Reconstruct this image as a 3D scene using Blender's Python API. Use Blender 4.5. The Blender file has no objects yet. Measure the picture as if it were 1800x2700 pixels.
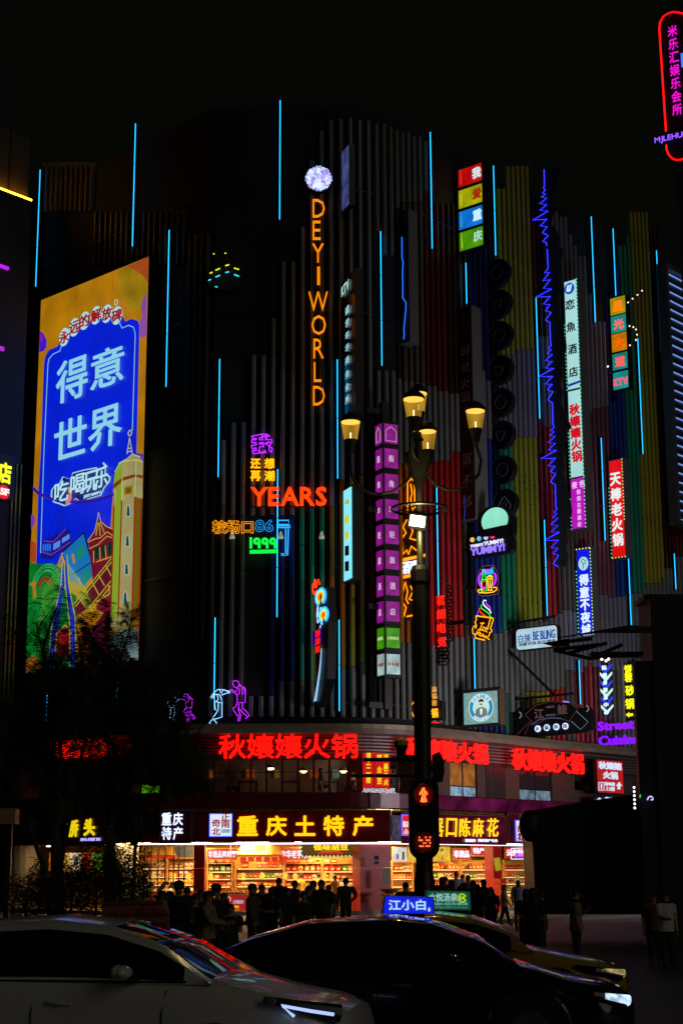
import bpy, bmesh, math, random
from mathutils import Vector as V, Matrix as M
rnd = random.Random(7)
sc = bpy.context.scene
COL = sc.collection
# ------------------------------------------------------------------ camera
F = 4300.0                      # focal length in photo pixels (photo 1800 x 2700)
CAM = V((0, 0, 1.9))
PITCH, ROLL = math.atan2(950, F), math.radians(0.22)
cd = bpy.data.cameras.new('camera')
cd.sensor_fit = 'HORIZONTAL'; cd.sensor_width = 24; cd.lens = 24 * F / 1800
cd.clip_start = 0.1; cd.clip_end = 3000
cam = bpy.data.objects.new('camera', cd); COL.objects.link(cam); sc.camera = cam
CR = M.Rotation(math.pi / 2 + PITCH, 3, 'X') @ M.Rotation(-ROLL, 3, 'Z')
cam.matrix_world = M.Translation(CAM) @ CR.to_4x4()
# ------------------------------------------------------------------ world (night sky, faint city glow)
w = bpy.data.worlds.new('World'); sc.world = w; w.use_nodes = True
nt = w.node_tree; bg = nt.nodes['Background']
bg.inputs['Color'].default_value = (0.0015, 0.0020, 0.0013, 1); bg.inputs['Strength'].default_value = 1.0
# added weak sun lamp as fill for city glow, from right behind the camera
sd = bpy.data.lights.new('city_glow_fill', 'SUN'); sd.energy = 0.11; sd.angle = math.radians(40); sd.color = (1.0, 0.93, 0.80)
so = bpy.data.objects.new('city_glow_fill', sd); COL.objects.link(so)
so.rotation_euler = V((-0.65, 0.62, -0.36)).to_track_quat('-Z', 'Y').to_euler()
# added unseen area lamp standing in for signs across the side street at right
ad = bpy.data.lights.new('side_street_fill', 'AREA'); ad.shape = 'RECTANGLE'; ad.size = 7; ad.size_y = 3; ad.spread = math.radians(105); ad.energy = 680; ad.color = (.97, .86, .92)
ao = bpy.data.objects.new('side_street_fill', ad); COL.objects.link(ao); ao.location = (19.5, 60, 5)
ao.rotation_euler = (V((5, 77, 8)) - ao.location).to_track_quat('-Z', 'Y').to_euler()
sc.view_settings.view_transform = 'Standard'; sc.view_settings.look = 'None'
sc.view_settings.exposure = 0; sc.view_settings.gamma = 1; sc.view_settings.use_curve_mapping = False
sc.render.engine = 'CYCLES'; sc.cycles.use_denoising = True; sc.cycles.use_light_tree = True
sc.cycles.max_bounces = 5; sc.cycles.diffuse_bounces = 2; sc.cycles.glossy_bounces = 3; sc.cycles.transmission_bounces = 4
sc.cycles.transparent_max_bounces = 8; sc.cycles.sample_clamp_indirect = 2.0; sc.cycles.caustics_reflective = False; sc.cycles.caustics_refractive = False
# ------------------------------------------------------------------ pixel rays and vertical planes
def ray(px, py):
    return CR @ V(((px - 900) / F, (1350 - py) / F, -1))
def proj(p):
    q = CR.transposed() @ (V(p) - CAM)
    return 900 + F * q.x / -q.z, 1350 - F * q.y / -q.z
class Fr:
    """vertical plane through O with horizontal unit direction u (to the right in the picture)"""
    def __init__(s, O, u):
        s.O = V((O[0], O[1], 0)); s.u = V((u[0], u[1], 0)).normalized(); s.n = V((s.u.y, -s.u.x, 0))
    def hit(s, px, py, d=0):
        r = ray(px, py); k = ((s.O + s.n * d - CAM).dot(s.n)) / r.dot(s.n)
        return CAM + r * k
    def par(s, d): return Fr(s.O + s.n * d, s.u)
def at(px, py, Y):
    r = ray(px, py); return CAM + r * (Y / r.y)
D2R = math.radians
def dirv(deg): return (math.sin(D2R(deg)), math.cos(D2R(deg)))     # horizontal direction, degrees from the view axis
AR = 41.0
RWU = dirv(AR); PRU = (math.cos(D2R(AR)), -math.sin(D2R(AR))); LWU = (math.sin(D2R(45)), -math.cos(D2R(45)))
# ------------------------------------------------------------------ materials
def lin(h):
    if not isinstance(h, str): return tuple(h)
    h = h.lstrip('#'); o = []
    for i in (0, 2, 4):
        c = int(h[i:i + 2], 16) / 255; o.append(c / 12.92 if c < .04045 else ((c + .055) / 1.055) ** 2.4)
    return tuple(o)
MC = {}
def mat(name, col, rough=.6, metal=0, noise=0, nscale=3, bump=0, coat=0):
    if name in MC: return MC[name]
    m = bpy.data.materials.new(name); m.use_nodes = True; N = m.node_tree.nodes; L = m.node_tree.links
    b = N['Principled BSDF']; c = lin(col)
    b.inputs['Base Color'].default_value = (*c, 1); b.inputs['Roughness'].default_value = rough; b.inputs['Metallic'].default_value = metal
    b.inputs['Coat Weight'].default_value = coat
    if noise or bump:
        tc = N.new('ShaderNodeTexCoord'); n = N.new('ShaderNodeTexNoise'); n.inputs['Scale'].default_value = nscale; n.inputs['Detail'].default_value = 6
        L.new(tc.outputs['Object'], n.inputs['Vector'])
        if noise:
            r = N.new('ShaderNodeMapRange'); r.inputs[1].default_value = .3; r.inputs[2].default_value = .7
            r.inputs[3].default_value = 1 - noise; r.inputs[4].default_value = 1 + noise
            mx = N.new('ShaderNodeMix'); mx.data_type = 'RGBA'; mx.blend_type = 'MULTIPLY'; mx.inputs[0].default_value = 1
            mx.inputs[6].default_value = (*c, 1)
            L.new(n.outputs[0], r.inputs[0]); L.new(r.outputs[0], mx.inputs[7]); L.new(mx.outputs[2], b.inputs['Base Color'])
            r2 = N.new('ShaderNodeMapRange'); r2.inputs[3].default_value = max(rough - .12, .02); r2.inputs[4].default_value = min(rough + .15, 1)
            L.new(n.outputs[0], r2.inputs[0]); L.new(r2.outputs[0], b.inputs['Roughness'])
        if bump:
            bp = N.new('ShaderNodeBump'); bp.inputs['Strength'].default_value = bump; bp.inputs['Distance'].default_value = .02
            L.new(n.outputs[0], bp.inputs['Height']); L.new(bp.outputs[0], b.inputs['Normal'])
    MC[name] = m; return m
def em(col, s=1.0, noise=0, nscale=1.0):
    """light-giving material: col is what the picture shows at strength 1"""
    key = 'em_%s_%.2f_%.2f_%.1f' % (col, s, noise, nscale)
    if key in MC: return MC[key]
    m = bpy.data.materials.new('glow_' + str(col).strip('#')); m.use_nodes = True; N = m.node_tree.nodes; L = m.node_tree.links
    b = N['Principled BSDF']; c = lin(col)
    b.inputs['Base Color'].default_value = (.03, .03, .03, 1); b.inputs['Roughness'].default_value = .4
    b.inputs['Emission Color'].default_value = (*c, 1); b.inputs['Emission Strength'].default_value = s
    if noise:
        tc = N.new('ShaderNodeTexCoord'); n = N.new('ShaderNodeTexNoise'); n.inputs['Scale'].default_value = nscale; n.inputs['Detail'].default_value = 5
        r = N.new('ShaderNodeMapRange'); r.inputs[1].default_value = .3; r.inputs[2].default_value = .7
        r.inputs[3].default_value = s * (1 - noise); r.inputs[4].default_value = s * (1 + noise)
        L.new(tc.outputs['Object'], n.inputs['Vector']); L.new(n.outputs[0], r.inputs[0]); L.new(r.outputs[0], b.inputs['Emission Strength'])
    MC[key] = m; return m
BLACK = mat('black_painted_steel', (.012, .012, .012), .45, 0, .3, 6)
DARK = mat('dark_wall', (.02, .02, .02), .8, 0, .3, 1)
GREYM = mat('grey_metal', (.16, .16, .17), .45, .3, .25, 5)
# ------------------------------------------------------------------ mesh builder
class MB:
    def __init__(s): s.v = []; s.f = []; s.m = []
    def add(s, vs, fs, mi=0):
        o = len(s.v); s.v += [tuple(v) for v in vs]; s.f += [[i + o for i in f] for f in fs]; s.m += [mi] * len(fs); return s
    def box(s, x0, x1, y0, y1, z0, z1, mi=0):
        return s.add([(x, y, z) for z in (z0, z1) for y in (y0, y1) for x in (x0, x1)],
                     [(0, 2, 3, 1), (4, 5, 7, 6), (0, 1, 5, 4), (2, 6, 7, 3), (0, 4, 6, 2), (1, 3, 7, 5)], mi)
    def obox(s, c, sx, sy, sz, R, mi=0):
        q = [R @ V((x * sx / 2, y * sy / 2, z * sz / 2)) + V(c) for z in (-1, 1) for y in (-1, 1) for x in (-1, 1)]
        return s.add(q, [(0, 2, 3, 1), (4, 5, 7, 6), (0, 1, 5, 4), (2, 6, 7, 3), (0, 4, 6, 2), (1, 3, 7, 5)], mi)
    def slab(s, P, t, mi=0):
        """outline P given as local points (x, y, z) counter-clockwise seen from the front (-y); thickness t backwards (+y)"""
        n = len(P); P = [V(p) for p in P]
        ar = sum(P[i].x * P[(i + 1) % n].z - P[(i + 1) % n].x * P[i].z for i in range(n))
        if ar < 0: P = P[::-1]
        vs = P + [p + V((0, t, 0)) for p in P]
        fs = [list(range(n)), list(range(2 * n - 1, n - 1, -1))] + [(i, i + n, (i + 1) % n + n, (i + 1) % n) for i in range(n)]
        return s.add(vs, fs, mi)
    def tube(s, P, r, n=5, closed=False, mi=0, r2=None):
        P = [V(p) for p in P]; k = len(P)
        if k < 2: return s
        rings = []; up = V((0, 0, 1))
        for i, p in enumerate(P):
            a = P[i - 1] if (i or closed) else P[i]; b = P[(i + 1) % k] if (i < k - 1 or closed) else P[i]
            d = (b - a)
            if d.length < 1e-9: d = V((0, 0, 1))
            d.normalize(); ref = V((0, 1, 0)) if abs(d.y) < .9 else V((1, 0, 0))
            e = d.cross(ref).normalized(); g = e.cross(d)
            rr = r if r2 is None else r + (r2 - r) * i / (k - 1)
            rings.append([p + (e * math.cos(j * 2 * math.pi / n) + g * math.sin(j * 2 * math.pi / n)) * rr for j in range(n)])
        o = [q for ring in rings for q in ring]; fs = []
        for i in range(k if closed else k - 1):
            a = i * n; b = ((i + 1) % k) * n
            fs += [(a + j, a + (j + 1) % n, b + (j + 1) % n, b + j) for j in range(n)]
        if not closed: fs += [list(range(n))[::-1], list(range((k - 1) * n, k * n))]
        return s.add(o, fs, mi)
    def lathe(s, prof, n=16, c=(0, 0, 0), mi=0, cap=True, R=None):
        vs = []
        for r, z in prof:
            for j in range(n):
                q = V((r * math.cos(j * 2 * math.pi / n), r * math.sin(j * 2 * math.pi / n), z))
                vs.append((R @ q if R else q) + V(c))
        fs = [(i * n + j, i * n + (j + 1) % n, (i + 1) * n + (j + 1) % n, (i + 1) * n + j) for i in range(len(prof) - 1) for j in range(n)]
        if cap: fs += [list(range(n))[::-1], list(range((len(prof) - 1) * n, len(prof) * n))]
        return s.add(vs, fs, mi)
    def ball(s, c, rx, ry=None, rz=None, n=10, m=7, mi=0):
        ry = ry or rx; rz = rz or rx; vs = []; 
        for i in range(m + 1):
            t = math.pi * i / m
            for j in range(n):
                a = 2 * math.pi * j / n
                vs.append((c[0] + rx * math.sin(t) * math.cos(a), c[1] + ry * math.sin(t) * math.sin(a), c[2] + rz * math.cos(t)))
        return s.add(vs, [(i * n + j, (i + 1) * n + j, (i + 1) * n + (j + 1) % n, i * n + (j + 1) % n) for i in range(m) for j in range(n)], mi)
def mesh(name, mb, mats, smooth=False):
    me = bpy.data.meshes.new(name); me.from_pydata([tuple(v) for v in mb.v], [], mb.f)
    for m in (mats if isinstance(mats, (list, tuple)) else [mats]): me.materials.append(m)
    if len(me.materials) > 1: me.polygons.foreach_set('material_index', mb.m)
    if smooth: me.polygons.foreach_set('use_smooth', [True] * len(me.polygons))
    me.update(); return me
def put(name, me, parent=None, loc=None, rot=None, scale=None, **kw):
    o = bpy.data.objects.new(name, me); COL.objects.link(o)
    if parent: o.parent = parent
    if loc is not None: o.location = loc
    if rot is not None: o.rotation_euler = rot
    if scale is not None: o.scale = scale
    for k, v in kw.items():
        if v is not None: o[k] = v
    return o
def label(o, lb, cat=None, group=None, kind=None):
    if lb: o['label'] = lb
    if cat: o['category'] = cat
    if group: o['group'] = group
    if kind: o['kind'] = kind
    return o
def obj(name, mb, mats, parent=None, smooth=False, **kw): return put(name, mesh(name, mb, mats, smooth), parent, **kw)
# ------------------------------------------------------------------ lettering (outlines of the built-in font, one mesh per character)
GC = {}
def glyph(ch, bold=0.0, ext=.05, outline=0.0, shear=0.0):
    cjk = ord(ch[0]) > 0x2000 and bold > 0 and not outline
    key = (ch, bold, ext, outline, shear)
    if key in GC: return GC[key]
    c = bpy.data.curves.new('glyph', 'FONT'); c.body = ch; c.resolution_u = 2; c.offset = 0 if cjk else bold; c.shear = shear
    if not outline: c.extrude = ext
    o = bpy.data.objects.new('glyph', c); me = bpy.data.meshes.new_from_object(o)
    if outline:
        bm = bmesh.new(); bm.from_mesh(me); bmesh.ops.remove_doubles(bm, verts=bm.verts, dist=.004)
        mb = MB()
        for e in bm.edges:
            if len(e.link_faces) <= 1 and e.calc_length() > .004:
                a, b = (v.co.copy() for v in e.verts); d = (b - a).normalized() * outline * .5
                mb.tube([a - d, b + d], outline, 4)
        bm.free(); me = bpy.data.meshes.new('glyph'); me.from_pydata([tuple(v) for v in mb.v], [], mb.f)
    if cjk:                                       # heavier strokes: a thin round rim along every outline edge
        c.extrude = 0; m0 = bpy.data.meshes.new_from_object(o); bm = bmesh.new(); bm.from_mesh(m0); bmesh.ops.remove_doubles(bm, verts=bm.verts, dist=.002); mb = MB()
        mb.v = [tuple(v.co) for v in me.vertices]; mb.f = [list(p.vertices) for p in me.polygons]; mb.m = [0] * len(mb.f); rb = bold * .85
        for e in bm.edges:
            if len(e.link_faces) <= 1 and e.calc_length() > .004:
                a, b = (v.co.copy() for v in e.verts); d = (b - a).normalized(); n_ = V((-d.y, d.x, 0)) * rb; d = d * rb * .45; z = V((0, 0, ext * .96))
                q = [a - d + n_ + z, b + d + n_ + z, b + d - n_ + z, a - d - n_ + z]; q += [p - z * 2 for p in q]
                mb.add(q, [(3, 2, 1, 0), (4, 5, 6, 7), (0, 1, 5, 4), (1, 2, 6, 5), (2, 3, 7, 6), (3, 0, 4, 7)])
        bm.free(); bpy.data.meshes.remove(m0); me = bpy.data.meshes.new('glyph'); me.from_pydata(mb.v, [], mb.f)
    bpy.data.objects.remove(o); bpy.data.curves.remove(c)
    xs = [v.co.x for v in me.vertices] or [0, 1]; ys = [v.co.y for v in me.vertices] or [0, 1]
    GC[key] = (me, min(xs), max(xs), min(ys), max(ys)); return GC[key]
GM = {}
def glyph_mesh(ch, m, **k):
    key = (ch, m.name, tuple(sorted(k.items())))
    if key not in GM:
        me = glyph(ch, **k)[0].copy(); me.materials.clear(); me.materials.append(m); GM[key] = me
    return GM[key]
ADV = {}
def adv(a):
    if ord(a) > 0x2000: return 1.0
    if a == ' ': return .28
    g = glyph(a); return (g[2] - g[1]) + .09
class T:
    """one thing: an Empty at its base on a vertical plane; parts are children in its local axes (x right, -y towards the viewer, z up)"""
    def __init__(s, name, lb, cat, fr, px, py, d=0, group=None, kind=None):
        s.fr = fr; s.o = fr.hit(px, py, d); s.off = d
        s.e = bpy.data.objects.new(name, None); COL.objects.link(s.e); s.e.empty_display_size = .3
        s.e.location = s.o; s.e.rotation_euler = (0, 0, math.atan2(fr.u.y, fr.u.x)); label(s.e, lb, cat, group, kind)
    def p(s, px, py, d=0):
        h = s.fr.hit(px, py, s.off + d); r = h - s.o
        return V((r.dot(s.fr.u), -d, r.z))
    def loc(s, w):
        r = V(w) - s.o; return V((r.dot(s.fr.u), -r.dot(s.fr.n), r.z))
    def part(s, name, mb, mats, parent=None, smooth=False, **kw): return obj(name, mb, mats, parent or s.e, smooth, **kw)
    def quad(s, x0, x1, yt, yb, d=0):
        """upright rectangle: px columns x0, x1; rows yt, yb read at the left column"""
        a = s.p(x0, yt, d); b = s.p(x0, yb, d); c = s.p(x1, (yt + yb) / 2, d)
        return a.x, c.x, b.z, a.z
    def board(s, name, x0, x1, yt, yb, d, t, mats, **kw):
        X0, X1, Z0, Z1 = s.quad(x0, x1, yt, yb, d); return s.part(name, MB().box(X0, X1, -d, -d + t, Z0, Z1), mats, **kw)
    def text(s, txt, x0, x1, yt, yb, m, d=.1, vert=False, name='letter', parent=None, fit=True, depth=.02, **k):
        """characters fitted to the photo box; yt/yb read at the box's centre column"""
        xc = (x0 + x1) / 2; yc = (yt + yb) / 2
        A = s.p(x0, yc, d).x; B = s.p(x1, yc, d).x; Zt = s.p(xc, yt, d).z; Zb = s.p(xc, yb, d).z
        pos = []; cx = 0; cy = 0; bb = [9e9, -9e9, 9e9, -9e9]
        for ch in txt:
            if ch == ' ':
                if vert: cy -= .5
                else: cx += adv(' ')
                continue
            g = glyph(ch, **k); ox = (-(g[1] + g[2]) / 2 if vert else cx - (0 if ord(ch) > 0x2000 else g[1]))
            pos.append((ch, ox, cy)); bb = [min(bb[0], ox + g[1]), max(bb[1], ox + g[2]), min(bb[2], cy + g[3]), max(bb[3], cy + g[4])]
            if vert: cy -= 1.08
            else: cx += adv(ch)
        sx = (B - A) / (bb[1] - bb[0]); sz = (Zt - Zb) / (bb[3] - bb[2]); out = []
        for ch, ox, oy in pos:
            out.append(put(name, glyph_mesh(ch, m, **k), parent or s.e, (A + (ox - bb[0]) * sx, -d, Zb + (oy - bb[2]) * sz), (math.pi / 2, 0, 0), (sx, sz, depth / .05)))
        return out
    def line(s, name, pts, r, m, d=.1, closed=False, n=4, **kw):
        return s.part(name, MB().tube([s.p(x, y, d) for x, y in pts], r, n, closed), m, **kw)
    def disc(s, name, cx, cy, rz, m, d=.1, t=.05, n=24, ex=1, **kw):
        c = s.p(cx, cy, d); r = abs(s.p(cx, cy - rz, d).z - c.z)
        return s.part(name, MB().slab([c + V((math.cos(a) * r * ex, 0, math.sin(a) * r)) for a in [i * 2 * math.pi / n for i in range(n)]], t), m, **kw)
    def ring(s, name, cx, cy, rz, r, m, d=.1, a0=0, a1=360, ex=1, **kw):
        c = s.p(cx, cy, d); R_ = abs(s.p(cx, cy - rz, d).z - c.z); n = max(8, int((a1 - a0) / 15))
        P = [c + V((math.cos(D2R(a0 + (a1 - a0) * i / n)) * R_ * ex, 0, math.sin(D2R(a0 + (a1 - a0) * i / n)) * R_)) for i in range(n + (a1 - a0 < 360))]
        return s.part(name, MB().tube(P, r, 4, a1 - a0 >= 360), m, **kw)
    def poly(s, name, pts, m, d=.1, t=.01, **kw):
        return s.part(name, MB().slab([s.p(x, y, d) for x, y in pts], t), m, **kw)
# ================================================================== SETTING
def arc(c, R, a0, a1, n): return [(c[0] + R * math.cos(D2R(a0 + (a1 - a0) * i / n)), c[1] + R * math.sin(D2R(a0 + (a1 - a0) * i / n))) for i in range(n + 1)]
def path(off, RC=None, RB=2.5, lw=14, rw=22, y0=69.5):
    """plan of the podium, off metres inside the canopy edge: left wing, front, rounded corner, right wing"""
    RC = max(1.2, 6 - off * 1.2) if RC is None else RC
    y = y0 + off; cx = 2.05 - .456 * off; bx = -8.9 + .414 * off
    out = [(bx - .707 * lw, y + .707 * lw)]
    t = RB * math.tan(D2R(22.5)); out += arc((bx + t, y + RB), RB, 225, 270, 6)
    h = (90 - AR) / 2; t = RC * math.tan(D2R(h)); out += arc((cx - t, y + RC), RC, 270, 270 + 2 * h, 10)
    e = V((cx, y)) + V(RWU) * rw; out.append((e.x, e.y)); return out
def strip(mb, P, z0, z1, t=.2, mi=0):
    """upright wall along a plan path, thickness t inwards"""
    n = len(P); Q = []
    for i, p in enumerate(P):
        a = V(P[max(i - 1, 0)]); b = V(P[min(i + 1, n - 1)]); d = (b - a).normalized(); Q.append((p[0] - d.y * t, p[1] + d.x * t))
    vs = [(x, y, z) for z in (z0, z1) for x, y in P] + [(x, y, z) for z in (z0, z1) for x, y in Q]; fs = []
    for i in range(n - 1):
        fs += [(i, i + 1, n + i + 1, n + i), (2 * n + i + 1, 2 * n + i, 3 * n + i, 3 * n + i + 1), (n + i, n + i + 1, 3 * n + i + 1, 3 * n + i), (i + 1, i, 2 * n + i, 2 * n + i + 1)]
    fs += [(0, n, 3 * n, 2 * n), (n - 1, 3 * n - 1, 4 * n - 1, 2 * n - 1)] if False else [(0, n, 3 * n, 2 * n), (n - 1, 2 * n + n - 1, 3 * n + n - 1, n + n - 1)]
    return mb.add(vs, fs, mi)
def plate(mb, P, Q, z0, z1, mi=0):
    n = len(P); vs = [(x, y, z) for z in (z0, z1) for x, y in P] + [(x, y, z) for z in (z0, z1) for x, y in Q]; fs = []
    for i in range(n - 1):
        fs += [(i, i + 1, n + i + 1, n + i), (2 * n + i + 1, 2 * n + i, 3 * n + i, 3 * n + i + 1), (n + i, n + i + 1, 3 * n + i + 1, 3 * n + i), (i + 1, i, 2 * n + i, 2 * n + i + 1)]
    return mb.add(vs, fs, mi)
# ground
asph = mat('asphalt', (.045, .045, .048), .55, 0, .35, 1.2, .4)
put('road', mesh('road', MB().add([(-400, -60, 0), (400, -60, 0), (400, 900, 0), (-400, 900, 0)], [(0, 1, 2, 3)]), asph), kind='structure')
pave = mat('paving', (.05, .047, .045), .6, 0, .25, 2, .2)
mb = MB(); strip(mb, path(-7.5, 8), .0, .13, .18, 0)
put('kerb', mesh('kerb', mb, mat('kerb_stone', (.06, .06, .055), .7, 0, .2, 3)), kind='structure')
mb = MB(); plate(mb, path(-7.32, 8), path(12, 1.3), .002, .12)
put('pavement', mesh('pavement', mb, pave), kind='structure')
mb = MB()
for k in range(9): mb.box(-9.0 + k * 1.0, -8.5 + k * 1.0, 44, 48, .004, .008)
zc = put('crossing_marking', mesh('crossing_marking', mb, mat('road_paint', (.6, .6, .58), .6, 0, .2, 4)), kind='structure')
# ------------------------------------------------------------------ the mall building
BL = V((-2, 71, 0))
BE = put('mall_building', None, loc=BL)
label(BE, 'dark corner mall with vertical coloured tubes over a red canopy and lit shops', 'building')
def bp(name, mb, mats, smooth=False, parent=None, **kw):
    m2 = MB(); m2.v = [tuple(V(v) - BL) for v in mb.v]; m2.f = mb.f; m2.m = mb.m
    return obj(name, m2, mats, parent or BE, smooth, **kw)
class Sub(T):
    """parts of the building whose local axes follow a wall"""
    def __init__(s, fr, px, py, d=0): s.fr = fr; s.o = fr.hit(px, py, d); s.off = d; s.e = None
    def part(s, name, mb, mats, parent=None, smooth=False, **kw):
        return obj(name, mb, mats, parent or BE, smooth, loc=None if parent else s.o - BL, rot=None if parent else (0, 0, math.atan2(s.fr.u.y, s.fr.u.x)), **kw)
# frames
FRT = Fr((0, 72.5), (1, 0))
def rwf(off): c = V((2.05, 69.5)) + V((-.755, .656)) * off; return Fr(c, RWU)
def lwf(off): return Fr((-8.9 + .707 * off, 69.5 + .707 * off), LWU)
FY = lambda y: Fr((0, y), (1, 0))
# tower plan
a49 = 90 - AR
TP = [(-5.9 - .707 * 24, 72.5 + .707 * 24), (-5.9, 72.5)] + arc((-.5, 76.4), 3.9, 270, 270 + a49, 8)
TP.append(tuple(V(TP[-1]) + V(RWU) * 34))
def whit(px, py, off=0.0):
    """where the ray of a photo pixel meets the tower wall: (frame at that point, point)"""
    best = None
    for i in range(len(TP) - 1):
        a = V(TP[i]); b = V(TP[i + 1]); f = Fr(a, b - a); h = f.hit(px, py, off); k = (h.xy - a).dot((b - a).normalized())
        if -.02 - (0 if i else 9) <= k <= (b - a).length + (.02 if i < len(TP) - 2 else 99) and h.y > 0:
            if best is None or h.y < best[1].y: best = (f, h)
    return best
def wfr(px, py, off=0):
    f, h = whit(px, py, off); return Fr(h.xy, f.u.xy)
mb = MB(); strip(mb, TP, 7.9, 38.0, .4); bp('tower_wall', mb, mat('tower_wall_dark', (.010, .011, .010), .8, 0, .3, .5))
for k in range(5):
    TO = []
    for i, p in enumerate(TP): d_ = (V(TP[min(i + 1, len(TP) - 1)]) - V(TP[max(i - 1, 0)])).normalized(); TO.append((p[0] + d_.y * .13, p[1] - d_.x * .13))
    mt_ = MB(); strip(mt_, TO, 9.2 + k * 6.1, 9.27 + k * 6.1, .05); bp('tie_rail', mt_, mat('tie_rail_steel', (.05, .05, .05), .5, .6))
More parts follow.
